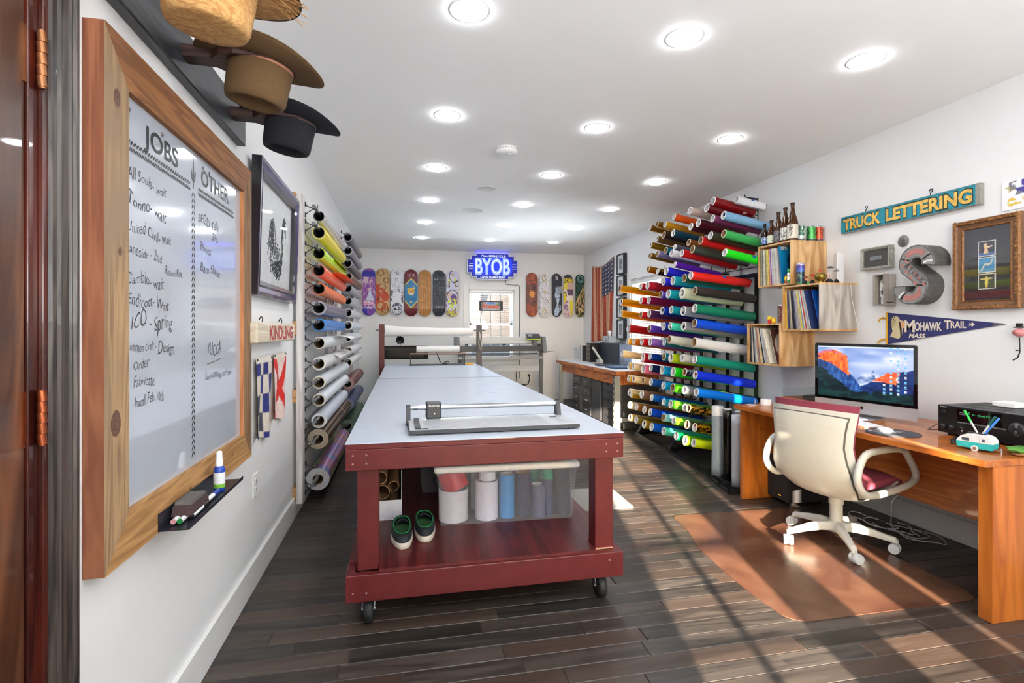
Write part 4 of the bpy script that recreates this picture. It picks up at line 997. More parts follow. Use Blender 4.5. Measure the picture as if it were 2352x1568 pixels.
def b4(x, y):
    d = abs(x)*.36+abs(y+.02)*1.0
    dd = abs(x)*.30+abs(y+.02)
    if dd < .585: c = (20, 122, 178)
    elif dd < .66: c = (214, 202, 92) if dd > .60 else (90, 168, 128)
    else: c = (108, 28, 44)
    if dd < .585:
        hx, hy = x, (y-.05)*3.6
        r = math.hypot(hx, hy*.95)
        if r < .60 or (abs(abs(hx)-.46) < .13-(hy-.45)*.25 and .3 < hy < .95):
            c = (232, 190, 50)
            if sn(hx*6, hy*6, 2) > .62: c = (196, 122, 30)
            if abs(hx) < .22 and hy < -.1: c = (236, 228, 214)
            if math.hypot(hx, hy+.22) < .1: c = (60, 40, 30)
            for s in (-.24, .24):
                if math.hypot(hx-s, (hy-.12)*1.5) < .1: c = (40, 60, 40)
            if r > .52: c = (60, 44, 34) if sn(hx*10, hy*10) > .5 else (236, 214, 150)
        if math.hypot(x, (y+.395)*3.8) < .17: c = (226, 196, 70)
    if y > .68 and y < .86 and abs(x) < .58 and sn(x*12, y*38, 9) > .66: c = (206, 186, 190)
    return c
def b5(x, y):
    k = math.sin(x*16+.6*math.sin(y*3)); c = mixc((198, 140, 72), (160, 104, 52), .5+.5*k)
    return mixc(c, (222, 172, 108), .6*sn(x*6, y*14, 4)) if sn(x*22, y*40) > .5 else mixc(c, (140, 88, 44), .35)
def b6(x, y):
    c = (34, 38, 50)
    if sn(x*18+y*9, y*16-x*4, 2) > .66: c = (74, 82, 98)
    if abs(abs(y)-.6) < .03 and sn(x*14, y*30, 3) > .6: c = (160, 168, 178)
    return c
def b7(x, y):
    c = (206, 206, 226)
    if sn(x*2+5, y*6, 3) > .68: c = (206, 178, 168)
    if abs(y-.55) < .12 and abs(abs(x)-.55+ (y-.5)) < .14: c = (214, 232, 60)
    for cx, cy, r in ((.0, -.15, .92), (.75, .44, .36), (.3, .75, .8)):
        if abs(math.hypot(x-cx, (y-cy)*3)-r) < .06 and y > -.7: c = (40, 34, 62)
    if math.hypot(x-.2, (y+.2)*2.6) < .48: c = (98, 62, 128)
    if y < -.2 and sn(x*5, y*12, 7) > .52: c = (224, 236, 40) if sn(x*8, y*9, 1) > .42 else (96, 70, 132)
    if y < -.75 and sn(x*4, y*8, 5) > .5: c = (196, 160, 96)
    if abs(x+.6) < .14 and .25 < y < .55 and sn(x*20, y*40) > .5: c = (50, 44, 60)
    return c
def sym(fn): return lambda x, y: fn(abs(x), y)
def b8(x, y):
    c = mixc((104, 66, 72), (140, 84, 70), sn(x*4, y*8))
    q = abs(y)
    if q > .5 and abs((x*1.0) - abs((q-.78))*2.4) < .1: c = (226, 120, 52)
    if q > .45 and int((x+q*2.2)*7) % 3 == 0: c = (190, 88, 40)
    for cx, cy, r in ((.35, .42, .3), (.4, .2, .26), (.35, -.45, .32), (.45, -.25, .25)):
        if abs(math.hypot(x-cx, (y-cy)*3.6)-r) < .06: c = (58, 28, 28) if cy*y > 0 else (206, 130, 70)
    if math.hypot(x, (y-.02)*2.6) < .55-.2*abs(math.sin(6*math.atan2(y*2.6, x+.01))): c = (222, 150, 66)
    return c
def b9(x, y):
    c = (228, 228, 234); v = sn(x*8, y*26, 3)+.25*math.sin(x*14)*math.sin(y*26)
    if .46 < v < .60: c = (120, 116, 132)
    if abs(math.hypot(x, (abs(y)-.78)*3.4)-.42) < .12 or math.hypot(x, (y-.2)*3) < .28: c = (188, 168, 112) if v > .42 else (232, 232, 236)
    return c
def b10(x, y):
    c = (52, 52, 60)
    if .6 < y < .9:
        for cy in (.84, .74):
            if abs(math.hypot(x+.05, (y-cy)*3.8)-.15) < .06: c = (225, 226, 230)
    body = (.05-.12*math.sin(y*5))
    w = .34+.18*math.cos((y+.05)*9) if y < .1 else .24
    if -.95 < y < .38 and abs(x-body) < w:
        c = mixc((150, 178, 206), (206, 222, 236), sn(x*4, y*9, 2))
        if sn(x*9, y*20, 5) > .74: c = (90, 106, 130)
    if .08 < y < .4 and x > .25 and x < .95-(.4-y)*.5+.4 and int((x+y*1.2)*9) % 2: c = (206, 214, 224)
    if -.75 < y < -.45 and abs(math.hypot(x-.35, (y+.6)*3)-.45) < .06: c = (170, 190, 210)
    return c
def b11(x, y):
    if y > .82: return (70, 70, 78)
    if y > .6: return (226, 200, 40) if sn(x*9, y*30, 2) > .42 else (66, 60, 60)
    if y > .32: return (232, 214, 70) if x < -.2 else (216, 176, 170)
    c = (232, 218, 206)
    if .0 < y < .34 and x > -.3-(y-.2): c = (104, 78, 112)
    if y > -.05 and x < 0 and sn(x*4, y*8) > .55: c = (92, 78, 100)
    if y < -.2 and x > .3: c = (232, 214, 60)
    if y < -.2 and x < -.0 and sn(x*7, y*14, 6) > .48: c = (136, 100, 146)
    if y < -.68 and x <= .5: c = (232, 214, 208) if sn(x*8, y*20) > .4 else (206, 150, 160)
    if -.3 < y < .1 and x < -.5: c = (228, 204, 40)
    return c
def b12(x, y):
    v = sn(x*5, y*11, 4)
    if y > .2+.4*x: c = (22, 62, 62) if v > .4 else (14, 26, 30)
    else: c = (206, 170, 124) if v > .62 else ((112, 84, 52) if v > .4 else (44, 38, 26))
    if y > .55 and abs(math.hypot(x, (y-.78)*3.4)-.5) < .1: c = (120, 170, 170)
    if sn(x*9, y*20, 7) > .8: c = (110, 150, 60)
    return c
def pxX(px, Y=9.15):
    t = (px-1176)/1200; return (.2045+t*.9789)/(.9789-t*.2045)*Y
ZB = 1.91
for px, dz, fn, lab, ed, ww in ((847.2, 0, b1, 'purple and blue deck with a white triangle figure, leftmost on the back wall', (70, 60, 120), 1.0), (879.6, .005, b2, 'natural wood deck with a red octopus', (160, 120, 80), 1.06), (912, -.005, b3, 'white deck with a line-drawn laughing face at the bottom', (220, 220, 220), 1.0),
    (944.2, -.006, b4, 'maroon deck with a yellow wild cat head on a blue diamond', (90, 24, 34), 1.02), (975.8, -.008, b5, 'plain striped orange-brown wood deck', (150, 100, 50), 1.0), (1008, -.006, b6, 'scuffed plain black deck, second left of the window', (30, 34, 40), 1.0), (1038.8, -.012, b7, 'white deck with yellow and purple figures, nearest the window on its left', (190, 150, 110), 1.02),
    (1221.3, -.008, b8, 'brown and orange symmetric patterned deck right of the window', (110, 70, 50), .98), (1249.5, -.018, b9, 'white deck with fine gold and grey ornament', (210, 208, 204), .86), (1278, -.012, b10, 'black deck with a pale blue figure with long hair', (40, 40, 44), .88), (1304.3, -.022, b11, 'yellow purple and white deck with block letters on top', (200, 190, 180), .82), (1332, -.016, b12, 'dark green and brown mottled deck, rightmost on the back wall', (30, 40, 30), .88)):
    t = board(pxX(px), ZB+dz, fn, lab, ed, w=ww*1.0, h=1.0 if px < 1100 else .985, screws=fn in (b3, b5, b6, b7, b9))
    if fn is b4: MB().text('WESTGATE', 0, -.118, .0562, .022, .165, align='c', bold=.02).build('lettering', solid((20, 40, 60), .5), t)
    if fn is b1: MB().text('STRONG', 0, -.275, .0565, .02, .15, align='c', bold=.03).build('lettering', solid((222, 214, 234), .5), t)

# lit sign
sg = thing('lit_sign', 'blue stepped neon sign reading BYOB above the back window', 'sign', wall('B', 1.552, 2.385, .001) @ Matrix.Rotation(0, 4, 'Z'))
def steps(k=0): 
    q = [(.455, .125), (.39, .125), (.39, .192), (.292, .192), (.292, .232)]
    q = [(a-k, b-k) for a, b in q]; return q+[(-a, b) for a, b in q[::-1]]+[(-a, -b) for a, b in q]+[(a, -b) for a, b in q[::-1]]
MB().prism(steps(0)[::-1], .03, .095).build('sign_case', solid((226, 230, 240), .35), sg, bevel=.002)
fo = MB().flat(steps(.013), .0956).build('sign_face', emit((10, 30, 190), .5), sg)
gl = MB()
for k in range(4): gl.lathe([(.001, 0), (1-.0*k, 0)], 4) if False else None
def rr(w, h, z): return [(w/2*math.copysign(abs(math.cos(a))**.35, math.cos(a)), h/2*math.copysign(abs(math.sin(a))**.35, math.sin(a))) for a in [2*PI*i/40 for i in range(40)]]
tag(MB().flat(rr(.70, .31, 0), .0959).build('glow_panel', emit((16, 52, 250), .85), fo), 'brighter blue centre of the sign')
m = MB(); m.text('BYOB', 0, -.138, .0985, .276, .625, align='c', bold=.045); m.build('letters', emit((150, 180, 255), .85), fo)
m = MB(); m.text('BYOB', .0, -.130, .1015, .262, .60, align='c', bold=-.028); m.build('neon_tubes', emit((230, 238, 255), 1.6), fo)
M_SL = emit((214, 226, 255), 1.0)
MB().text('Please', -.205, .165, .0965, .038, .13, shear=.3).build('small_word', M_SL, fo); MB().text('BRING YOUR', -.065, .165, .0965, .036, .30, bold=.01).build('small_word', M_SL, fo); MB().text('OWN DAMN BEER', 0, -.208, .0965, .038, .44, align='c', bold=.015).build('small_word', M_SL, fo)
for s in (-1, 1):
    m = MB()
    for y, w, h in ((.04, .066, .005), (0, .08, .011), (-.04, .066, .005)): m.box((s*.385-w/2, y-h/2, .096), (s*.385+w/2, y+h/2, .0965))
    m.build('side_bars', M_SL, fo)
m = MB(); m.cyl((-.27, .236, .05), (.27, .236, .05), .006, n=8); m.build('edge_light', emit((60, 60, 255), 9), sg)
m = MB(); m.tube([(1.80, YB-.02, 2.15), (1.79, YB-.02, 2.09), (1.82, YB-.022, 2.075), (2.02, YB-.022, 2.07), (2.052, YB-.022, 2.05), (2.052, YB-.022, 1.5), (2.05, YB-.024, .62), (2.05, YB-.02, .4)], .005, n=6)
one(m, 'wall_cable', solid((70, 66, 62), .6), 'thin grey power cord running from the blue sign down the window trim', 'cord')
# stained glass in the window
sgp = thing('stained_glass_panel', 'small stained glass panel reading Steez hanging in the back window', 'glass panel', wall('B', pxX(1128.5, 9.12), 1.69, .03))
m = MB(); 
for a, b, c_, d_ in ((-.21, -.088, .21, -.07), (-.21, .07, .21, .088), (-.21, -.07, -.185, .07), (.185, -.07, .21, .07)): m.box((a, b, -.004), (c_, d_, .006))
m.build('lead_frame', solid((56, 44, 40), .5, .4), sgp)
def sgf(u, v):
    if u < .1 or u > .9: return (40, 40, 46)
    if v > .72 and u > .25 and u < .75: return (72, 130, 196) if abs(u-.5)*1.4 < (1-v)+.1 else (156, 182, 214)
    if math.hypot((u-.86)*2.3, v-.66) < .22: return (18, 128, 76)
    return mixc((150, 160, 176), (176, 186, 200), sn(u*9, v*5))
paint('glass_pieces', sgf, .37, .14, 40, 16, painted(.2, coat=.5), sgp, M=T(0, 0, .001))
MB().text('Steez', -.165, -.045, .0035, .09, .31, bold=.035, shear=.1).build('lettering', solid((206, 84, 40), .3), sgp)
m = MB(); m.cyl((-.15, .085, .002), (-.15, .27, 0), .0012, n=5); m.cyl((.15, .085, .002), (.15, .27, 0), .0012, n=5); m.build('hanging_wire', M_DARKM, sgp)

# objects behind the far table
bp_ = thing('printer', 'black printer with glass front standing against the back wall, left side', 'printer', T(.05, 8.88, 0))
MB().box((-.36, -.2, 0), (.36, .2, .79)).build('stand', solid((196, 200, 198), .5), bp_, bevel=.004)
MB().box((-.36, -.2, .792), (.36, .2, 1.0)).build('printer_body', solid((14, 14, 16), .5, spec=.2), bp_, bevel=.008)
m = MB(); m.box((-.33, -.206, .82), (.33, -.2005, .985)); m.build('front_bezel', solid((16, 17, 20), .5, spec=.2), bp_, bevel=.003)
m = MB(); m.box((-.29, -.2085, .82), (.28, -.2065, .945)); m.build('glass_window', solid((24, 25, 32), .25, spec=.2), bp_)
m = MB(); m.box((-.33, -.21, .955), (.33, -.2085, .96)); m.build('trim_line', solid((90, 92, 96), .3, .6), bp_)
fl = thing('metal_flower', 'black metal flower sculpture standing on the printer', 'sculpture', T(-.045, 8.80, 1.0005))
m = MB(); m.lathe([(.03, 0), (.03, .004), (.006, .008)], 16); m.tube([(0, 0, .006), (.004, 0, .05), (0, 0, .09)], .006, n=7); m.build('stem', M_DARKM, fl)
for k in range(9):
    a = k*2*PI/9; m = MB(); c0 = Vector((0, -.01, .10)); ln_ = .062+.02*vn(k, 3)
    d = Vector((math.cos(a), -.25, math.sin(a))); s_ = Vector((-math.sin(a), .1, math.cos(a)))
    pts = [c0, c0+d*ln_*.5+s_*.02, c0+d*ln_*.85+s_*.018, c0+d*ln_, c0+d*ln_*.85-s_*.018, c0+d*ln_*.5-s_*.02]
    f_ = [tuple(p+Vector((0, -.012 if i in (2, 4) else 0, 0))) for i, p in enumerate(pts)]; bk = [(p[0], p[1]+.003, p[2]) for p in f_]
    m.add(f_, [tuple(range(6))]); m.add(bk, [tuple(range(6))[::-1]]); m.rings([f_, bk], sm=False); m.build('petal', solid((40, 40, 40), .3, .7), fl)
pl = thing('vinyl_cutting_plotter', 'long grey cutting plotter on a stand in front of the back window', 'plotter', T(0, 8.6, 0))
G1, G2, G3 = solid((190, 191, 192), .35, .3), solid((92, 94, 98), .4, .3), solid((150, 152, 154), .3, .6)
def pb(name, mt, *bx, bevel=.004):
    m = MB()
    for a, b in bx: m.box(a, b)
    return m.build(name, mt, pl, bevel=bevel)
pb('top_cover', G1, ((.90, -.02, 1.085), (2.29, .16, 1.15))); pb('upper_beam', solid((216, 216, 214), .35), ((.90, -.035, 1.04), (2.29, .14, 1.084)))
pb('guide_rail', G3, ((.90, -.06, 1.03), (2.29, -.04, 1.045))); pb('lower_beam', solid((74, 76, 80), .35, .3), ((.90, -.10, .912), (2.30, .12, 1.0)))
pb('media_bar', G2, ((.90, -.14, .856), (2.28, -.12, .872)), ((.90, .12, .856), (2.28, .14, .872))); pb('media_roller', G3, ((.88, -.16, .785), (2.29, -.12, .825)))
for s, (x0, x1) in ((0, (.835, .90)), (1, (2.29, 2.35))):
    m = MB(); m.prism([(-.11, 1.155), (.17, 1.155), (.17, .91), (-.16, .905)] if s == 0 else [(-.11, 1.155), (.17, 1.155), (.17, .89), (-.22, .885)], 0, x1-x0); o = m.build('end_cover', solid((108, 110, 112), .4), pl, bevel=.006)
    o.matrix_local = Matrix([[0, 0, 1, x0], [1, 0, 0, 0], [0, 1, 0, 0], [0, 0, 0, 1]])
m = MB(); m.box((2.03, -.13, 1.145), (2.27, .02, 1.168), R=Matrix.Rotation(.5, 3, 'X')); cpn = m.build('control_panel', solid((70, 72, 78), .4), pl, bevel=.003)
m = MB(); m.box((2.03, -.132, 1.102), (2.27, -.05, 1.118)); tag(m.build('panel_edge', solid((186, 206, 60), .4), pl, bevel=.003), 'lime green panel edge')
m = MB(); m.box((2.05, -.11, 1.172), (2.13, -.03, 1.176), R=Matrix.Rotation(.5, 3, 'X')); m.build('display', solid((150, 154, 160), .2), cpn)
pb('blade_carriage', G2, ((2.13, -.14, 1.01), (2.20, -.04, 1.10))); pb('pinch_roller', M_BLACK, ((1.00, -.12, 1.01), (1.04, -.05, 1.035)), bevel=.002); pb('pinch_roller', M_BLACK, ((1.62, -.12, 1.01), (1.66, -.05, 1.035)), bevel=.002); pb('pinch_roller', M_BLACK, ((2.22, -.12, 1.0), (2.26, -.05, 1.03)), bevel=.002)
m = MB()
for k in range(9): m.box((1.0+k*.145, -.042, 1.06), (1.02+k*.145, -.036, 1.066))
m.build('screw_row', G2, pl)
pb('stand_leg', G2, ((2.27, -.03, .06), (2.325, .03, .91)), bevel=.003); pb('stand_leg', G2, ((.89, -.03, .06), (.945, .03, .91)), bevel=.003)
tag(pb('stand_leg_cover', solid((214, 214, 212), .4), ((2.326, -.025, .06), (2.35, .03, .88)), bevel=.002), 'white strip on the right leg')
pb('stand_foot', G2, ((2.26, -.33, .02), (2.335, .33, .06))); pb('stand_foot', G2, ((.88, -.33, .02), (.955, .33, .06)))
pb('cross_beam', solid((198, 199, 200), .4), ((.946, -.012, .57), (2.268, .012, .67)), bevel=.003)
m = MB(); m.prism([(2.36, .0), (2.5, 0), (2.5, .004), (2.36, .012)], -.02, .02); o = m.build('lever', G2, pl); o.matrix_local = Matrix([[1,0,0,0],[0,0,1,-.15],[0,1,0,.9],[0,0,0,1]])
for y in (-.3, .3):
    for x in (2.297, .917):
        m = MB(); m.lathe([(.01, -.012), (.0195, -.012), (.0195, .012), (.01, .012)], 16); o = m.build('caster', M_BLACK, pl); o.matrix_local = T(x, y, .0198) @ Matrix.Rotation(PI/2, 4, 'Y')
m = MB(); m.tube(curve([(2.48, 8.43, .9), (2.53, 8.45, .86), (2.57, 8.5, .6), (2.62, 8.6, .35), (2.68, 8.7, .2)]), .0025, n=5); one(m, 'cable', solid((190, 190, 190), .5), 'thin pale cable hanging from the plotter to the floor at right', 'cord')
m = MB(); m.tube([(2.225, YB-.012, .45), (2.225, YB-.05, .44), (2.23, YB-.06, .38), (2.20, YB-.06, .30), (2.12, YB-.08, .27)], .009, n=7); m.box((2.205, YB-.045, .43), (2.245, YB-.01, .47)); m.box((1.98, YB-.12, .26), (2.13, YB-.06, .30)); m.tube([(2.0, YB-.05, .3), (1.98, YB-.05, .45), (2.0, YB-.04, .56)], .006, n=6)
one(m, 'power_adapter', M_BLACK, 'black plug, cord and adapter at the outlet behind the plotter', 'adapter')
m = MB(); m.beam((.62, 8.85, .72), (.54, 8.9, .93), .012, .012); one(m, 'tool_handle', M_BLACK, 'thin black rod leaning at the back wall seen under the paper cutter', 'rod')

# ---------------------------------------------------------------- far right corner
def flag_fn(u, v):
    q = sn(u*30, v*90)*22+8*math.sin(u*40)
    if u > .46 and v > .575:
        su, sv = (u-.46)/.54, (v-.575)/.425; a = (su*6) % 1-.5; b = (sv*8) % 1-.5
        if math.hypot(a*1.0, b*.9) < .2: return (190, 182, 172)
        return tuple(x-q*.3 for x in (52, 54, 82))
    return tuple(x-q for x in ((176, 84, 66) if int(u*13) % 2 == 0 else (206, 158, 124)))
fg = thing('flag', 'faded vertical american flag hanging on the right wall by the corner', 'flag', wall('R', 8.19, 2.42, .003))
def fpos(u, v):
    f = 1-v; x = -.47+.94*u-.15*f*max(0, u-.2); return (x, -1.34*f*(1-.0*u)+(-.045*(1-u)-.07*math.sin(PI*u))*(v) + .09*f*(u-.3), .02+.016*math.sin(u*22+f*2)*(.4+f))
paint('flag_cloth', flag_fn, 1, 1, 84, 110, painted(.9), fg, posfn=fpos)
m = MB(); m.tube([(fpos(k/10, 1)[0], fpos(k/10, 1)[1], .022) for k in range(11)], .01, n=6, flat=.6); m.build('header_band', solid((196, 178, 160), .9), fg)
for k, z in enumerate((2.262, 1.937, 1.598, 1.277)):
    f = thing('framed_photo', ['small black framed photo, topmost of the four by the flag', 'small black framed photo, second down of the four by the flag', 'small black framed photo with a green picture, third down of the four by the flag', 'small black framed photo, lowest of the four by the flag'][k], 'picture', wall('R', 7.40, z, .001), 'four small frames in a column beside the flag')
    frame(f, .26, .305, .018, .055, [solid((40, 40, 44), .4)], prof=[(0, 0, 0), (0, .055, 0), (.018, .055, 0), (.018, .045, 0)])
    MB().box((-.112, -.135, .004), (.112, .135, .042)).build('mat_board', solid((222, 224, 230), .6), f)
    paint('photo', (lambda k: lambda u, v: mixc((60, 62, 66), (190, 192, 196), sn(u*5+k, v*7, k)) if k != 2 else (mixc((50, 90, 50), (180, 200, 170), sn(u*5, v*7, 2)) if v < .6 else (60, 50, 60)))(k), .11, .165, 12, 18, painted(.4), f, M=T(0, 0, .0428))
    MB().box((-.112, -.135, .046), (.112, .135, .047)).build('glass', clear((255, 255, 255), .96, .02), f)
# workbench
bn = thing('workbench', 'workbench with thick orange-brown timber edge and slotted metal legs in the far right corner', 'workbench', T(2.6, 6.11, 0))
M_BENCH = wood((206, 122, 62), (148, 78, 36), 'y', rough=.45, dens=9, bump=.15, stretch=5)
MB().box((0, 0, .700), (.655, 2.6, .748)).build('benchtop', M_BENCH, bn, bevel=.003); MB().box((.004, .004, .7482), (.655, 2.6, .7555)).build('white_surface', solid((222, 224, 228), .4), bn)
tag(MB().box((.03, .03, .575), (.07, 2.5, .6995)).build('apron', M_BENCH, bn, bevel=.003), 'deep timber apron'); MB().box((.071, .03, .575), (.655, .07, .6995)).build('apron', M_BENCH, bn, bevel=.003)
M_ANG = solid((150, 152, 148), .5, .2, var=.1)
for x, y, sx, sy in ((-.02, -.02, 1, 1), (.64, -.02, -1, 1), (-.02, 2.35, 1, -1), (.64, 2.52, -1, -1)):
    m = MB(); m.box((min(x, x+sx*.07), min(y, y+sy*.004), .0), (max(x, x+sx*.07), max(y, y+sy*.004), .69)); m.box((min(x, x+sx*.004), min(y+sy*.004, y+sy*.07), .0), (max(x, x+sx*.004), max(y+sy*.004, y+sy*.07), .69)); m.build('leg', M_ANG, bn)
m = MB()
for k in range(9): m.box((-.0245, .012, .1+k*.07), (-.0202, .03, .13+k*.07))
m.build('leg_slots', solid((50, 50, 52), .6), bn)
m = MB(); m.box((.05, -.022, .12), (.6, -.016, .17)); m.build('side_brace', M_ANG, bn)
MB().box((.1, .0, .03), (.64, .012, .57)).build('side_panel', solid((52, 52, 50), .6), bn)
M_CAB = solid((44, 44, 48), .4); M_CABF = solid((56, 56, 60), .35)
def cab(y0, y1, n, label, cup=False, door=False, keyy=None):
    c = thing('drawer_unit', label, 'drawer unit', T(2.67, y0, .012), 'black drawer units under the workbench'); w = y1-y0; h = .55
    MB().box((.022, 0, 0), (.52, w, h)).build('body', solid((150, 150, 150), .5) if not door else M_CAB, c, bevel=.002)
    for k in range(n):
        a = h*k/n+.003; b = h*(k+1)/n-.003
        d = MB().box((0, .012, a), (.0215, w-.006, b)).build('door' if door else 'drawer', M_CABF, c, bevel=.002)
        m = MB(); yc_ = w/2; zh = b-.02
        if cup: m.prism([(-.03, 0), (.03, 0), (.02, -.022), (-.02, -.022)], 0, .003); o = m.build('cup_handle', solid((8, 8, 8), .5), d); o.matrix_local = Matrix([[0, 0, -1, -.0002], [1, 0, 0, yc_], [0, 1, 0, b-.004], [0, 0, 0, 1]])
        else:
            zh = (a+b)/2+.01; m.tube([(-.001, yc_-.045, zh), (-.02, yc_-.045, zh), (-.024, yc_, zh), (-.02, yc_+.045, zh), (-.001, yc_+.045, zh)], .004, n=6); m.build('handle', M_CHROME, d)
    return c
cab(7.64, 8.01, 4, 'black drawer unit with chrome handles, farthest under the workbench'); cab(7.20, 7.58, 4, 'black drawer unit with chrome handles, second from the far end of the workbench')
cab(6.79, 7.15, 1, 'black cupboard with one plain door under the workbench', cup=True, door=True); cab(6.34, 6.74, 5, 'black drawer unit with cut-out cup handles, nearest under the workbench', cup=True)
BZ = .7562
q = thing('file_holder', 'clear plastic file holder with papers on the workbench', 'file holder', T(2.98, 8.15, BZ))
m = MB()
for a, b in (((-.12, -.05, 0), (.12, .05, .003)), ((-.12, -.05, .003), (.12, -.047, .26)), ((-.12, .047, .003), (.12, .05, .26)), ((.117, -.046, .003), (.12, .046, .3))): m.box(a, b)
m.build('holder_body', clear((220, 224, 228), .55, .1), q)
for k in range(5): MB().box((-.11-.01*k % .03, -.04+k*.016, .004), (.1, -.034+k*.016, .24+.02*(k % 3)), R=Matrix.Rotation(.03, 3, 'X')).build('paper', solid(((236, 236, 234), (214, 220, 226), (226, 214, 206), (240, 240, 240), (200, 206, 214))[k], .7), q)
for k in range(3):
    q = thing('ring_binder', ['black ring binder spine nearest the file holder', 'black ring binder, middle of three on the workbench', 'black ring binder beside the dark organiser box'][k], 'binder', T(3.02, 7.98-.062*k, BZ), 'ring binders on the workbench')
    m = MB(); m.box((-.12, -.028, 0), (.12, .028, .30)); m.build('cover', M_BLACK, q, bevel=.003); m = MB()
    for z in (.06, .13, .2, .27): m.pipe((-.1215, 0, z), (-.1205, 0, z), .014, .009, n=14)
    m.build('ring', M_CHROME, q)
q = thing('organiser_box', 'wide dark blue-black desktop organiser box on the workbench', 'box', T(3.13, 7.43, BZ)); MB().box((-.08, -.38, 0), (.11, .36, .315)).build('box_body', solid((44, 50, 66), .5), q, bevel=.006); MB().box((-.084, -.35, .02), (-.0805, .33, .29)).build('front_panel', solid((38, 42, 56), .4), q, bevel=.002)
q = thing('tissue_box', 'grey patterned tissue box on the dark organiser box', 'tissue box', T(3.11, 7.55, BZ+.3155))
paint('box_front', lambda u, v: (206, 210, 214) if sn(u*30, v*4, 2) > .5 else (120, 128, 136), .26, .1, 40, 8, painted(.7), q, M=Matrix([[0, 0, -1, -.0605], [-1, 0, 0, 0], [0, 1, 0, .05], [0, 0, 0, 1]]))
MB().box((-.06, -.13, 0), (.06, .13, .1)).build('box_body', solid((176, 182, 188), .7), q); m = MB(); m.lathe([(.02, .1), (.035, .13), (.045, .17), (.02, .185), (0, .18)], 9, sx=.6); m.build('tissue', solid((240, 240, 240), .9), q)
q = thing('paper_punch', 'large light grey lever paper punch on the workbench', 'punch', T(2.86, 7.35, BZ, rz=-PI/2))
m = MB(); m.box((-.14, -.06, 0), (.16, .06, .02)); m.box((-.04, -.03, .02), (.1, .03, .07)); m.build('punch_base', solid((172, 170, 164), .4), q, bevel=.006)
m = MB(); m.beam((.09, 0, .06), (-.26, 0, .24), .03, .03); m.build('lever', solid((188, 184, 172), .4), q, bevel=.008)
q = thing('digital_scale', 'small dark digital scale on the front of the workbench', 'scale', T(2.80, 7.02, BZ)); m = MB(); m.box((-.1, -.1, .004), (.09, .1, .03)); m.build('scale_body', solid((54, 56, 66), .4), q, bevel=.006); MB().box((-.085, -.085, .0302), (-.04, .0, .033)).build('display', solid((126, 130, 150), .2), q); MB().box((-.02, -.085, .0302), (.08, .085, .036)).build('weighing_plate', solid((30, 32, 36), .3), q)
q = thing('blue_folder', 'flat dark blue folder near the front of the workbench', 'folder', T(2.83, 6.55, BZ)); m = MB(); m.box((-.13, -.18, 0), (.13, .18, .018)); m.build('cover', solid((48, 70, 106), .5), q, bevel=.003); MB().box((-.12, -.17, .0182), (.12, .17, .024)).build('papers', solid((70, 92, 124), .6), q)
q = thing('keyboard', 'black keyboard and cables at the back of the workbench', 'keyboard', T(3.08, 6.72, BZ, rz=.1)); m = MB(); m.box((-.07, -.2, .004), (.07, .2, .02)); m.build('keyboard_body', M_BLACK, q, bevel=.003); m = MB()
for i in range(4):
    for j in range(14): m.box((-.055+i*.028, -.19+j*.027, .0202), (-.033+i*.028, -.168+j*.027, .025))
m.build('keys', solid((50, 50, 54), .5), q)
q = thing('desk_stapler', 'black stapler on the workbench in front of the punch', 'stapler', T(2.92, 6.95, BZ, rz=1.2)); m = MB(); m.box((-.07, -.018, 0), (.07, .018, .01)); m.beam((-.06, 0, .03), (.07, 0, .02), .03, .02); m.build('stapler_body', M_BLACK, q, bevel=.003)

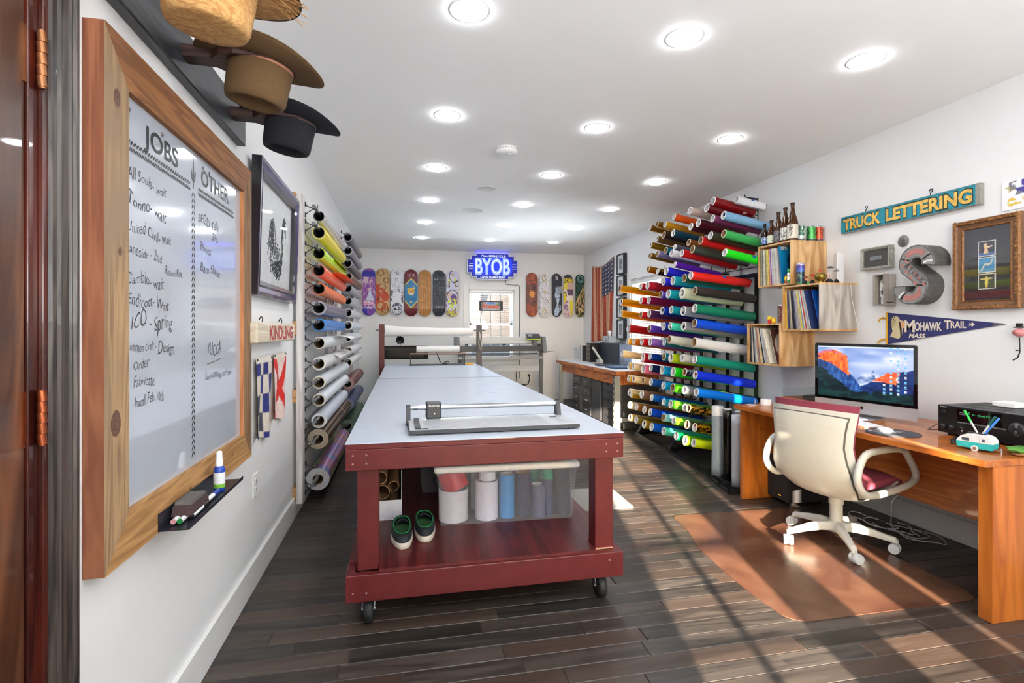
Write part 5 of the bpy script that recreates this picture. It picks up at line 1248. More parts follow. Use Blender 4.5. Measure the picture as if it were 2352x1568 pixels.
# ================================================================ colour rack of vinyl rolls on the right wall
# (row from the top, place from the near end, Y, Z, X of the outer end, length, radius, colour, core, name, tilt)
ROLLS = [
(0,0,4.173,2.436,2.93,0.3,0.0363,(226,226,228),'w','white',0.19),
(0,1,4.304,2.446,2.78,0.46,0.0406,(132,4,12),'w','deep red',0.19),
(0,2,4.34,2.391,2.74,0.46,0.0409,(92,2,14),'w','dark maroon',0.19),
(0,3,4.629,2.429,2.74,0.46,0.0395,(206,184,172),'w','beige pink',0.19),
(0,4,4.972,2.442,2.76,0.46,0.0367,(226,84,10),'w','orange',0.19),
(0,5,5.417,2.455,2.8,0.46,0.0353,(176,118,22),'k','golden brown',0.19),
(0,6,5.126,2.392,2.74,0.46,0.0363,(200,146,20),'w','mustard gold',0.19),
(0,7,5.555,2.441,2.78,0.46,0.036,(150,112,34),'w','old gold metallic',0.19),
(0,8,4.547,2.256,2.7,0.5,0.0388,(58,8,14),'w','blackish maroon',0.19),
(0,9,4.448,2.273,2.72,0.5,0.0417,(70,4,22),'w','wine',0.19),
(0,10,4.218,2.267,2.72,0.5,0.0363,(112,40,84),'w','plum',0.19),
(0,11,4.116,2.276,2.76,0.52,0.039,(122,170,208),'w','light blue',0.19),
(0,12,4.052,2.1,2.72,0.54,0.0373,(52,160,82),'k','mid green',0.19),
(0,13,4.19,2.107,2.68,0.54,0.0384,(48,42,24),'w','glossy dark olive',0.19),
(0,14,4.311,2.084,2.66,0.54,0.0393,(190,14,16),'k','red',0.19),
(0,15,4.552,2.105,2.68,0.54,0.035,(122,70,28),'k','brown',0.19),
(0,16,4.845,2.249,2.68,0.54,0.0384,(2,52,70),'w','dark teal',0.19),
(0,17,5.079,2.271,2.7,0.54,0.0387,(44,28,18),'k','blackish brown',0.19),
(0,18,5.234,2.256,2.7,0.54,0.0369,(150,112,60),'w','bronze',0.19),
(0,19,5.3,2.199,2.66,0.54,0.0358,(158,124,26),'w','olive gold',0.19),
(0,20,4.815,2.1,2.68,0.5,0.0316,(74,74,92),'w','slate grey',0.19),
(0,21,4.959,2.087,2.66,0.5,0.0391,(8,86,112),'k','petrol blue',0.19),
(0,22,5.139,2.082,2.66,0.5,0.0362,(128,118,160),'k','lavender grey',0.19),
(0,23,5.271,2.08,2.64,0.54,0.0328,(156,120,44),'k','dull gold',0.19),
(0,24,4.769,2.031,2.62,0.6,0.0377,(214,214,226),'w','white',0.19),
(0,25,4.57,2.004,2.62,0.6,0.0376,(194,8,18),'w','crimson',0.19),
(0,26,4.384,2.013,2.62,0.6,0.0386,(84,98,90),'k','grey-green metallic',0.19),
(0,27,3.949,1.921,2.66,0.54,0.0353,(14,204,16),'w','bright green',0.19),
(0,28,4.74,1.918,2.64,0.5,0.0298,(82,14,158),'w','violet',0.19),
(0,29,4.84,1.862,2.6,0.6,0.0448,(30,34,190),'w','royal blue',0.19),
(0,30,5.059,1.882,2.62,0.6,0.0343,(150,120,50),'w','gold leopard print',0.19),
(0,31,5.278,1.933,2.62,0.6,0.0356,(190,120,14),'k','amber gold',0.19),
(1,0,4.379,1.77,2.6,0.62,0.0397,(222,34,30),'w','bright red',0.1),
(1,1,4.459,1.753,2.58,0.62,0.0404,(14,74,50),'k','dark green',0.1),
(1,2,4.668,1.749,2.58,0.62,0.0446,(16,150,172),'w','turquoise',0.1),
(1,3,4.857,1.756,2.58,0.6,0.0396,(44,36,200),'w','blue',0.1),
(1,4,5.21,1.746,2.58,0.6,0.0436,(172,24,40),'w','raspberry red',0.1),
(1,5,5.374,1.751,2.58,0.6,0.0391,(180,22,36),'w','cherry red',0.1),
(1,6,5.896,1.765,2.56,0.62,0.0425,(244,172,10),'k','golden yellow',0.1),
(2,0,4.309,1.624,2.6,0.62,0.0404,(46,40,38),'k','charcoal black',0.11),
(2,1,4.497,1.616,2.58,0.62,0.0555,(196,208,178),'w','pale sage green',0.11),
(2,2,4.76,1.626,2.58,0.6,0.0467,(24,166,180),'w','aqua',0.11),
(2,3,4.913,1.629,2.58,0.6,0.0387,(88,72,190),'k','indigo',0.11),
(2,4,5.179,1.586,2.58,0.6,0.042,(112,4,54),'w','burgundy purple',0.11),
(2,5,5.368,1.592,2.58,0.6,0.039,(204,18,28),'w','red',0.11),
(2,6,5.857,1.601,2.56,0.62,0.0438,(244,172,10),'w','golden yellow',0.11),
(3,0,4.314,1.464,2.6,0.62,0.0428,(10,122,92),'w','emerald',0.12),
(3,1,4.479,1.447,2.58,0.62,0.0467,(190,198,202),'w','silver chrome',0.12),
(3,2,4.703,1.466,2.58,0.6,0.0398,(16,150,166),'w','teal',0.12),
(3,3,4.885,1.463,2.58,0.6,0.0425,(10,40,160),'w','navy blue',0.12),
(3,4,5.171,1.441,2.58,0.6,0.0419,(76,34,76),'w','aubergine',0.12),
(3,5,5.368,1.437,2.58,0.6,0.0376,(206,20,28),'k','red',0.12),
(3,6,5.857,1.462,2.56,0.62,0.0407,(244,172,10),'w','golden yellow',0.12),
(4,0,4.317,1.33,2.6,0.62,0.0404,(6,74,214),'k','strong blue',0.13),
(4,1,4.473,1.304,2.58,0.62,0.0429,(196,196,200),'w','silver grey',0.13),
(4,2,4.723,1.306,2.58,0.6,0.0386,(64,214,180),'w','mint',0.13),
(4,3,4.857,1.304,2.58,0.6,0.0423,(12,48,166),'w','cobalt blue',0.13),
(4,4,5.166,1.283,2.58,0.6,0.0391,(90,54,172),'k','purple',0.13),
(4,5,5.699,1.286,2.58,0.6,0.0473,(170,10,20),'w','glossy red',0.13),
(5,0,4.323,1.155,2.6,0.62,0.0453,(214,216,218),'k','white',0.14),
(5,1,4.665,1.175,2.54,0.45,0.0407,(200,200,190),'k','warm grey',0.14),
(5,2,4.843,1.142,2.58,0.6,0.0356,(18,110,124),'w','dark turquoise',0.14),
(5,3,5.148,1.139,2.58,0.6,0.0404,(142,98,190),'w','lilac',0.14),
(5,4,5.346,1.136,2.58,0.6,0.0403,(204,20,26),'w','red',0.14),
(5,5,5.55,1.137,2.58,0.6,0.0373,(206,110,20),'w','burnt orange',0.14),
(5,6,5.721,1.135,2.58,0.6,0.0383,(244,172,10),'w','yellow',0.14),
(6,0,4.314,1.0,2.6,0.62,0.0392,(10,138,118),'w','sea green',0.15),
(6,1,4.497,1.003,2.58,0.6,0.0394,(188,188,184),'w','light grey',0.15),
(6,2,4.71,0.993,2.58,0.6,0.0462,(168,190,20),'w','olive lime',0.15),
(6,3,4.85,0.998,2.58,0.6,0.0396,(14,112,142),'k','ocean blue',0.15),
(6,4,5.156,0.984,2.58,0.6,0.0376,(6,48,130),'w','dark blue',0.15),
(6,5,5.322,0.966,2.58,0.6,0.0545,(166,12,30),'w','thick crimson',0.15),
(6,6,5.828,0.986,2.56,0.6,0.042,(232,206,156),'w','cream',0.15),
(7,0,4.305,0.86,2.6,0.62,0.04,(8,44,214),'w','vivid blue',0.16),
(7,1,4.454,0.873,2.58,0.6,0.0382,(176,184,200),'k','silver patterned',0.16),
(7,2,4.665,0.86,2.58,0.6,0.0462,(14,200,24),'w','fluorescent green',0.16),
(7,3,4.89,0.857,2.58,0.6,0.0448,(6,150,214),'w','cyan blue',0.16),
(7,4,5.133,0.863,2.58,0.6,0.0382,(12,30,72),'w','midnight blue',0.16),
(7,5,5.314,0.841,2.58,0.6,0.0483,(232,110,150),'w','pink',0.16),
(7,6,5.568,0.851,2.58,0.6,0.043,(228,206,160),'w','cream',0.16),
(7,7,5.687,0.849,2.58,0.6,0.04,(240,176,30),'w','orange yellow',0.16),
(8,0,4.288,0.704,2.6,0.62,0.0399,(0,120,230),'w','azure',0.17),
(8,1,4.46,0.707,2.58,0.6,0.0413,(176,182,184),'w','silver',0.17),
(8,2,4.673,0.705,2.58,0.6,0.043,(90,200,30),'k','apple green',0.17),
(8,3,4.859,0.708,2.58,0.6,0.0413,(10,150,210),'w','sky blue',0.17),
(8,4,5.131,0.713,2.58,0.6,0.0399,(16,74,150),'w','steel blue',0.17),
(8,5,5.396,0.705,2.62,0.5,0.0382,(206,166,110),'k','tan',0.17),
(8,6,5.561,0.707,2.58,0.6,0.041,(226,206,156),'w','cream',0.17),
(8,7,5.687,0.705,2.58,0.6,0.0419,(232,190,30),'w','yellow',0.17),
(9,0,4.35,0.55,2.56,0.6,0.0373,(206,160,60),'k','gold hologram',0.17),
(9,1,4.491,0.536,2.6,0.6,0.0385,(150,156,150),'w','grey',0.17),
(9,2,4.713,0.539,2.58,0.6,0.0418,(90,190,40),'w','leaf green',0.17),
(9,3,4.856,0.54,2.58,0.6,0.0363,(20,150,190),'w','clear cyan',0.17),
(9,4,5.112,0.552,2.58,0.6,0.038,(14,84,170),'w','mid blue',0.17),
(9,5,5.348,0.559,2.58,0.6,0.0486,(122,88,68),'w','brown',0.17),
(9,6,5.573,0.52,2.56,0.5,0.028,(196,160,40),'w','slim gold',0.17),
(9,7,5.712,0.539,2.6,0.6,0.044,(226,206,160),'w','cream',0.17),
(10,0,4.315,0.381,2.6,0.6,0.0416,(196,146,20),'w','gold patterned',0.18),
(10,1,4.413,0.391,2.58,0.6,0.0424,(90,96,80),'k','dark mirror',0.18),
(10,2,4.652,0.384,2.58,0.6,0.0381,(126,210,40),'w','yellow-green',0.18),
(10,3,4.856,0.385,2.58,0.6,0.0412,(130,196,206),'k','pale blue',0.18),
(10,4,5.15,0.392,2.58,0.6,0.0418,(10,66,190),'w','blue',0.18),
(10,5,5.287,0.398,2.58,0.6,0.0445,(96,56,26),'w','dark brown',0.18),
(10,6,5.481,0.4,2.58,0.6,0.0423,(140,88,36),'w','caramel brown',0.18),
(10,7,5.669,0.396,2.58,0.6,0.0437,(214,200,166),'w','ivory',0.18),
(11,0,4.333,0.237,2.6,0.6,0.0403,(206,230,20),'w','fluorescent yellow',0.18),
(11,1,4.449,0.237,2.58,0.6,0.0488,(120,190,30),'w','thick lime',0.18),
(11,2,4.609,0.246,2.58,0.6,0.0409,(10,160,90),'w','jade green',0.18),
(11,3,4.856,0.246,2.58,0.6,0.0412,(80,206,180),'w','pale aqua',0.18),
(11,4,5.118,0.24,2.58,0.6,0.045,(10,90,200),'w','bright blue',0.18),
(11,5,5.293,0.238,2.58,0.6,0.0464,(150,120,20),'w','ochre',0.18),
(11,6,5.487,0.252,2.58,0.6,0.0442,(130,110,40),'w','olive',0.18),
(11,7,5.657,0.254,2.58,0.6,0.0417,(206,176,120),'k','tan',0.18),
]

M_RB = solid((18, 18, 20), .4, .2)
rk2 = thing('floor_roll_rack', 'tall black metal roll rack standing against the right wall', 'rack', T(0, 0, 0))
def bar(par, name, a, b, w, h=None, up=(0, 0, 1)): m = MB(); m.beam(a, b, w, h or w, up); return m.build(name, M_RB, par)
for Y in (4.31, 4.525, 4.75, 4.99, 5.225, 5.43, 5.62, 5.80): bar(rk2, 'upright', (3.225, Y, .03), (3.235, Y, 1.79), .045, .012, (1, 0, 0))
bar(rk2, 'top_rail', (3.215, 4.27, 1.78), (3.215, 5.84, 1.78), .02, .035); bar(rk2, 'middle_rail', (3.24, 4.27, .62), (3.24, 5.84, .62), .014, .04)
bar(rk2, 'base_rail', (2.575, 3.62, .016), (2.78, 5.92, .016), .035, .03); bar(rk2, 'base_rail', (3.2, 4.27, .016), (3.2, 5.9, .016), .035, .03)
for y0, x0 in ((4.10, 2.63), (4.98, 2.70), (5.86, 2.765)):
    bar(rk2, 'foot', (x0, y0, .016), (3.2, y0+.2, .016), .035, .03); bar(rk2, 'diagonal_brace', (x0+.01, y0, .03), (3.19, y0+.2, .50), .03, .012)
rk3 = thing('wire_roll_rack', 'thin black wire roll rack on the right wall above the floor rack', 'rack', T(0, 0, 0))
for Y, zt in ((4.30, 2.50), (4.55, 2.46), (4.80, 2.42), (5.05, 2.40), (5.33, 2.40), (5.60, 2.38)):
    m = MB(); m.tube([(3.24, Y, 1.80), (3.24, Y, zt)], .005, n=6)
    m.build('wire_upright', M_RB, rk3)
    m = MB()
    for k in range(5): m.tube([(3.24, Y, 1.9+k*.145), (3.10, Y+.02, 1.90+k*.145+.02)], .004, n=6)
    m.tube([(3.24, Y, zt-.01), (3.12, Y+.01, zt+.0), (3.10, Y, zt+.02)], .005, n=6)
    m.build('wire_arm', M_RB, rk3)
m = MB()
for z in (1.86, 2.12, 2.38): m.tube([(3.245, 4.30, z), (3.245, 5.60, z)], .004, n=6)
m.build('wire_rail', M_RB, rk3)
def film(c, pat=False, foil=False):
    if not pat: return solid(c, .36, .7 if foil else 0, coat=.1, var=.04)
    k = ('film', c)
    if k in _m: return _m[k]
    m, n, l, b = newmat('pattern_film'); b.inputs['Metallic'].default_value = .8; b.inputs['Roughness'].default_value = .25
    tc = n.new('ShaderNodeTexCoord'); v = n.new('ShaderNodeTexVoronoi'); v.inputs['Scale'].default_value = 55; l.new(tc.outputs['Object'], v.inputs['Vector'])
    r = n.new('ShaderNodeValToRGB'); r.color_ramp.interpolation = 'CONSTANT'; r.color_ramp.elements[0].color = lin(tuple(min(255, q*1.25) for q in c))+(1,); r.color_ramp.elements[1].color = lin(tuple(q*.35 for q in c))+(1,); r.color_ramp.elements[1].position = .5
    l.new(v.outputs['Color'], r.inputs[0]); l.new(r.outputs[0], b.inputs['Base Color']); _m[k] = m; return m
seen = {}
RIMW = solid((236, 234, 230), .5, var=.02); RIMK = solid((212, 190, 160), .7); INW = solid((214, 214, 216), .6); INK_ = solid((150, 124, 96), .8)
for row, i, Y, z, Xo, L, r, col, core, name, tilt in ROLLS:
    lab = '%s vinyl roll, %s' % (name, 'in the wire rack above the tall black rack' if row == 0 else '%s from the near end, %s row of the black rack' % (ORD[i+1], ORD[row]))
    if row == 0 and name == 'white': lab = ['white vinyl roll at the very top near the wall, in the wire rack', 'white vinyl roll low at the far side of the wire rack'][seen.setdefault('w', 0)]; seen['w'] += 1
    M_ = T(Xo, Y, z) @ Matrix.Rotation(tilt, 4, 'Y'); t = thing('vinyl_roll', lab, 'roll', M_, 'coloured vinyl rolls on the right wall racks')
    L = min(L, (3.205-Xo)); foil = any(w in name for w in ('metallic', 'chrome', 'bronze', 'mirror', 'gold', 'silver')) and 'mustard' not in name
    wl_ = .0035 if 'sage' not in name and 'thick' not in name else .014
    ms = film(col, any(w in name for w in ('pattern', 'hologram', 'leopard')), foil)
    m = MB(); m.pipe((.001, 0, 0), (L, 0, 0), r, r-wl_, n=26, mi=0, me=1, mi_in=1); m.build('vinyl_sheet', [ms, solid(tuple(min(255, q*.4+140) for q in col), .6)], t)
    m = MB(); m.pipe((-.004, 0, 0), (L+.004, 0, 0), r-wl_-.0003, r-wl_-.0048, n=26, mi=0, me=0, mi_in=1); m.build('core', [RIMW if core == 'w' else RIMK, INW if core == 'w' else INK_], t)
    q = vn(row*3.1, i*7.7)
    if q > .45 and core == 'w':
        m = MB(); a0 = q*9; ri = r-wl_-.0052; P = []
        for k in range(5): a = a0+k*.22; P += [(.012, ri*math.cos(a), ri*math.sin(a)), (.04, ri*math.cos(a), ri*math.sin(a))]
        m.add(P, [(2*k, 2*k+1, 2*k+3, 2*k+2) for k in range(4)], 0, True); m.build('label_sticker', solid(((34, 40, 96), (190, 60, 80), (40, 40, 50))[int(q*97) % 3], .5), t)
    if q < .3 or name in ('orange', 'deep red'):
        m = MB(); P = []; x0 = L*(.45+.3*vn(i, row)); a0 = -.5-q*2
        for k in range(6): a = a0-k*.14; P += [(x0, (r+.0006)*math.sin(a), (r+.0006)*math.cos(a)), (x0+.035, (r+.0006)*math.sin(a), (r+.0006)*math.cos(a))]
        m.add(P, [(2*k, 2*k+1, 2*k+3, 2*k+2) for k in range(5)], 0, True); m.build('tape', solid((38, 88, 180) if q < .15 else (214, 210, 196), .6), t)
    if name in ('golden yellow', 'pale sage green', 'white', 'warm grey', 'mustard gold'):
        m = MB(); A = []; B = []
        for k in range(6): a = -PI/2-.25-k*.12; qq = r+.001+.0012*k*k; A.append((L*.22, qq*math.cos(a), qq*math.sin(a))); B.append((L*.98, qq*math.cos(a), qq*math.sin(a)))
        m.add(A+B, [(j, j+1, j+7, j+6) for j in range(5)], 0, True); o = m.build('loose_end', ms, t); s = o.modifiers.new('s', 'SOLIDIFY'); s.thickness = .001
    m = MB(); d = Vector((math.cos(tilt), 0, -math.sin(tilt))); ri = r-wl_-.0055
    p0 = Vector((Xo, Y, z))+d*(L*.35)+Vector((0, 0, ri-.0095)); p1 = Vector((Xo, Y, z))+d*(L+.01)+Vector((0, 0, ri-.0095)); m.cyl(p0, p1, .008, n=8); m.cyl(p1, (3.236, Y, p1.z), .008, n=8); m.build('peg', M_RB, rk3 if row == 0 else rk2)
# rolls standing on the black grate beside the desk
gt = thing('floor_grate', 'black plastic grate on the floor holding upright rolls between rack and desk', 'grate', T(0, 0, 0))
def gpt(a, b): p = Vector((2.455, 3.60)); q = Vector((2.60, 4.22)); d = (q-p); n_ = Vector((d.y, -d.x)).normalized(); w = p+d*a+n_*b; return (w.x, w.y)
for k in range(3):
    a0, a1 = k/3+.004, (k+1)/3-.004
    m = MB()
    for (u0, u1, b0, b1_) in ((a0, a1, 0, .02), (a0, a1, .26, .28), (a0, a0+.03, .0, .28), (a1-.03, a1, .0, .28)):
        m.prism([gpt(u0, b0), gpt(u1, b0), gpt(u1, b1_), gpt(u0, b1_)], .001, .026)
    for j in range(1, 4):
        u = a0+(a1-a0)*j/4; m.prism([gpt(u-.006, .02), gpt(u+.006, .02), gpt(u+.006, .26), gpt(u-.006, .26)], .004, .024)
    for j in range(1, 6): b = .02+.24*j/6; m.prism([gpt(a0+.01, b-.004), gpt(a1-.01, b-.004), gpt(a1-.01, b+.004), gpt(a0+.01, b+.004)], .004, .022)
    m.build('grate_tile', M_RB, gt)
def standroll(x, y, r, h, col, lab, rough=.35, metal=0, cap=0, flare=0, coreh=.0, z=.0262):
    t = thing('standing_roll', lab, 'roll', T(x, y, z), 'upright rolls beside the desk')
    m = MB(); n_ = 30; R = [m.circ((0, 0, zz_), (0, 0, 1), r*(1+flare*(1-zz_/h)**6), n_) for zz_ in [h*k/8 for k in range(9)]]
    Ri = [m.circ((0, 0, zz_), (0, 0, 1), r-.004, n_) for zz_ in (h, 0)]
    m.rings(R+Ri, close=True); m.build('vinyl_sheet', solid(col, rough, metal, coat=.3), t)
    m = MB(); m.pipe((0, 0, 0), (0, 0, h+.004+coreh), r-.0042, r-.009, n=26, mi_in=1); m.build('core', [RIMW, INW], t)
    if cap: m = MB(); m.pipe((0, 0, h-cap), (0, 0, h+.001), r+.0012, r+.0002, n=28); m.build('backing_band', solid((232, 232, 232), .5), t)
    return t
standroll(2.645, 4.03, .047, .585, (150, 162, 172), 'grey upright roll with a white top band, nearest the rack', cap=.075, flare=.12)
standroll(2.635, 3.875, .037, .585, (26, 22, 20), 'glossy black mirror film roll standing upright', rough=.08, metal=.4)
standroll(2.69, 3.80, .036, .575, (52, 54, 58), 'dark charcoal roll standing behind the glossy black one')
standroll(2.60, 3.70, .040, .565, (176, 180, 188), 'pale grey roll standing right beside the desk')
standroll(2.73, 3.66, .040, .60, (214, 200, 176), 'cream roll with a torn white sheet standing behind the pale grey one', coreh=.0)
m = MB(); m.prism([(-.03, 0), (.04, 0), (.0, .09), (-.03, .10)], 0, .0015); one(m, 'paper_scrap', solid((236, 234, 230), .7), 'torn white paper sticking up from the cream roll', 'paper', Matrix([[-.5, 0, -.86, 2.735], [-.86, 0, .5, 3.66], [0, 1, 0, .62], [0, 0, 0, 1]]))

# ================================================================ right wall: record boxes, signs
M_PLY = wood((222, 186, 136), (178, 132, 80), 'z', rough=.55, dens=7, bump=.1, stretch=6)
M_PLYG = wood((198, 192, 184), (148, 140, 132), 'z', rough=.6, dens=7, bump=.1, stretch=6)
M_PEDGE = solid((226, 196, 150), .6, var=.1, scale=80)
def recordbox(y0, y1, z0, z1, lab, side):
    t = thing('record_box', lab, 'shelf box', T(2.945, y0, z0), 'plywood record boxes on the right wall'); w = y1-y0; h = z1-z0; d = XR-.001-2.945; e = .014
    for nm, a, b, mt in (('bottom_panel', (0, 0, 0), (d, w, e), M_PLY), ('top_panel', (0, 0, h-e), (d, w, h), M_PLY), ('side_panel', (0, 0, e+.0003), (d, e, h-e-.0003), side), ('side_panel', (0, w-e, e+.0003), (d, w, h-e-.0003), M_PLY)):
        MB().box(a, b).build(nm, mt, t, bevel=.001)
    MB().box((d-.006, e+.0003, e+.0003), (d-.001, w-e-.0003, h-e-.0003)).build('back_panel', M_PLY, t)
    return t
BOXES = [(3.52, 3.91, 1.622, 1.968, 'upper plywood record box with bottles and cans on top', M_PLY), (3.231, 3.62, 1.262, 1.612, 'middle record box with a grey plywood side, holding figurines on top', M_PLYG), (3.64, 4.05, .975, 1.322, 'lower plywood record box beside the computer screen', M_PLY)]
for a in BOXES: recordbox(*a)
def sleeve(Y, Zb, lean, th, col, lab, grp, size=.305, face=None, col2=None, lead=0):
    M_ = T(2.958+lead, Y, Zb) @ Matrix.Rotation(-lean, 4, 'X'); t = thing('record_sleeve', lab, 'record', M_, grp)
    random.seed(int(Y*1000)); cs = solid(col, .45, var=.12, scale=60)
    MB().box((0, 0, 0), (size, th, size)).build('sleeve', cs, t)
    m = MB(); z = .03
    for k in range(2): zz_ = z+random.random()*.09; hh_ = random.uniform(.015, .07); m.box((-.0004, th*.35, zz_), (0, th*.65, zz_+hh_)); z = zz_+hh_+.03
    m.build('spine_print', solid(tuple(.5*a_+.5*b_ for a_, b_ in zip(col2 or (60, 56, 60), col)), .5), t)
    if face: paint('cover_art', face, size, size, 40, 40, painted(.3, coat=.3), t, M=Matrix([[1, 0, 0, size/2], [0, 0, -1, -.0006], [0, 1, 0, size/2], [0, 0, 0, 1]]))
    return t
PAL = {0: [(120, 128, 110), (170, 172, 160), (96, 104, 96), (186, 180, 164), (226, 224, 216), (206, 200, 190), (150, 140, 96), (206, 188, 108), (220, 204, 150), (232, 214, 90), (226, 130, 60), (196, 170, 200), (120, 60, 130), (216, 214, 220), (190, 180, 196), (210, 206, 200), (196, 192, 186), (184, 186, 184), (206, 202, 196)],
       1: [(232, 180, 40), (236, 200, 80), (90, 88, 130), (56, 52, 90), (150, 146, 128), (214, 206, 186), (34, 36, 44), (28, 30, 40), (60, 62, 76), (150, 150, 168), (176, 172, 190), (186, 176, 150), (208, 200, 180), (232, 218, 70), (150, 160, 196), (214, 230, 208), (206, 60, 50), (196, 200, 196), (170, 172, 176), (206, 204, 196), (44, 60, 110)],
       2: [(40, 40, 44), (54, 60, 60), (214, 208, 190), (44, 46, 52), (160, 156, 176), (196, 224, 214), (206, 160, 110), (150, 110, 140), (222, 196, 140), (232, 214, 170), (44, 40, 44), (200, 212, 222), (180, 178, 172), (196, 184, 176), (226, 222, 210)]}
CN = {(0): 'green grey'}
def cname(c):
    r, g, b = c; mx, mn = max(c), min(c)
    if mx < 75: return 'black' if mx < 50 else 'dark'
    if mx-mn < 26: return 'white' if mn > 205 else ('light grey' if mn > 165 else 'grey')
    if r > 180 and g > 150 and b < 120: return 'yellow'
    if r > 180 and g < 150: return 'orange' if g > 100 else 'red'
    if b >= r and b > g: return 'blue violet' if r > 100 else 'navy'
    if r >= b and b > g: return 'purple'
    if g > r: return 'green'
    return 'tan' if r > g > b else 'cream'
WH = ['upper', 'middle', 'lower']
for bi, (y0, y1, z0, z1, *_r) in enumerate(BOXES):
    cols = PAL[bi]; n_ = len(cols); lm = (.11, .26, .30)[bi]; yL = y1-.016; step = (.0112, .0135, .0175)[bi]; th = (.0085, .0078, .0088)[bi]
    for k, c in enumerate(cols):
        lean = lm*(k+1)/n_; y = yL-th-.305*math.sin(lean)*0 - k*step - .305*math.sin(lean)*(.0)
        ytop = yL-k*(step-.305*lm/n_)-th
        yb = ytop-.305*math.sin(lean)
        sleeve(yb, z0+.0145+th*math.sin(lean), lean, th, c, '%s record sleeve, %s from the left in the %s box' % (cname(c), ORD[k+1] if k < 21 else 'last', WH[bi]), 'records in the %s box' % WH[bi], col2=(214, 206, 196) if max(c) < 110 else (90, 80, 84), size=.30 if bi else .298)
def blueface(u, v):
    c = mixc((0, 112, 176), (20, 140, 200), v); r = math.hypot(u-.62, v-.55)
    if r < .42: c = (4, 50, 90)
    if r < .34: c = mixc((10, 84, 140), (2, 40, 76), sn(u*14, v*14))
    if v > .92 and .04 < u < .25 and sn(u*60, v*50) > .5: c = (230, 240, 240)
    return c
def blueface2(u, v):
    c = mixc((0, 60, 150), (30, 110, 196), 1-v)
    return (196, 214, 130) if math.hypot(u-.95, v-.45) < .28 else c
def brownface(u, v):
    c = (82, 52, 44)
    if math.hypot(u-.5, v-.5) < .45: c = mixc((214, 206, 180), (190, 190, 170), sn(u*5, v*5))
    if math.hypot(u-.72, v-.38) < .13: c = (30, 26, 26)
    return c
sleeve(3.64, 1.6375, .12, .009, (10, 110, 170), 'bright blue record cover with a dark circle facing out, in the upper box', 'records in the upper box', face=blueface, lead=.004)
sleeve(3.251, 1.2795, .265, .006, (10, 70, 160), 'deep blue record cover facing out at the right of the middle box', 'records in the middle box', face=blueface2, size=.298, lead=.003)
sleeve(3.695, .9925, .30, .004, (216, 208, 180), 'cream and brown record cover facing out in the lower box', 'records in the lower box', face=brownface, size=.298, lead=.003)
sleeve(3.66, .9895, .0, .012, (196, 90, 120), 'pink and purple upright sleeve at the right end of the lower box', 'records in the lower box', size=.312, col2=(120, 60, 130))
# cereal figures inside / on boxes
def fig(x, y, z, cols, lab, h=.06, rr_=.014):
    t = thing('toy_figure', lab, 'figurine', T(x, y, z), 'small toy figures on the record boxes'); zz_ = 0
    for k, (c, hh_, q) in enumerate(cols):
        m = MB(); m.lathe([(0, zz_), (rr_*q*.9, zz_), (rr_*q*1.0, zz_+hh_*.4), (rr_*q*.75, zz_+hh_*.9), (0, zz_+hh_)], 14); m.build(('feet', 'body', 'head', 'hat')[k % 4], solid(c, .4), t); zz_ += hh_-.001
    return t
fig(2.952, 3.555, 1.6365, [((40, 130, 60), .02, 1.2), ((232, 236, 226), .035, 1.0), ((240, 240, 236), .03, .9), ((34, 150, 80), .03, .9)], 'green and white toy figure at the right inside the upper box', rr_=.013)
fig(2.968, 3.60, 1.6365, [((220, 60, 40), .02, 1.0), ((240, 210, 40), .04, 1.1), ((230, 120, 40), .012, .6)], 'yellow and orange toy figure at the right inside the upper box', rr_=.013)
# bottles
def lathe_part(par, name, prof, mt, n=22): return MB().lathe(prof, n).build(name, mt, par)
M_AMBER = solid((66, 34, 10), .12, var=.02, spec=.35); M_ALU = solid((206, 208, 212), .25, .9)
def labelcol(kind):
    def f(u, v):
        if kind == 0: return (60, 96, 176) if sn(u*16, v*12) > .45 else (206, 214, 226)
        if kind == 1: return (206, 214, 190) if not (.6 < u < .66 and .2 < v < .4) else (60, 90, 60)
        if kind == 2: return (110, 108, 112) if sn(u*14, v*10, 2) > .4 else (64, 62, 64)
        if kind == 3: return (216, 214, 206) if sn(u*20, v*12, 3) > .42 else (110, 110, 110)
        r = math.hypot((u-.5)*2.6, v-.66); return (96, 92, 88) if r < .3 and sn(u*20, v*14, 5) > .35 or (abs(u-.5+.04*math.sin(v*12)) < .03 and .15 < v < .5) else (212, 206, 192)
    return f
def bottle(x, y, z, r, h, lab, kind, neck=.45, glass=M_AMBER):
    t = thing('beer_bottle', lab, 'bottle', T(x, y, z), 'beer bottles on the upper record box'); s = h*(1-neck)
    lathe_part(t, 'glass', [(0, 0), (r*.9, 0), (r, .006), (r, s-.01), (r*.93, s+.012), (r*.55, s+h*neck*.42), (r*.36, s+h*neck*.72), (r*.34, h-.02), (r*.40, h-.016), (r*.40, h-.006), (r*.34, h-.002), (0, h-.001)], glass)
    if kind not in (1, 0) or True: lathe_part(t, 'crown_cap', [(r*.42, h-.006), (r*.46, h-.004), (r*.42, h+.003), (0, h+.0045)], solid((40, 38, 38), .4, .5), 21)
    fn = labelcol(kind); a0, a1 = PI*.62, PI*1.72
    paint('label', fn, 1, 1, 26, 20, painted(.6), t, posfn=lambda u, v: ((r+.0006)*math.cos(a0+(a1-a0)*u), (r+.0006)*math.sin(a0+(a1-a0)*u), .016+(s-.035)*v))
    return t
BX = 2.992; BZ_ = 1.9685
bottle(2.982, 3.868, BZ_, .0285, .185, 'small dark bottle with blue label, leftmost on the upper box', 0, .5, solid((30, 16, 14), .12, spec=.35))
bottle(2.995, 3.802, BZ_, .036, .205, 'amber bottle with plain pale green label, second from the left', 1, .52)
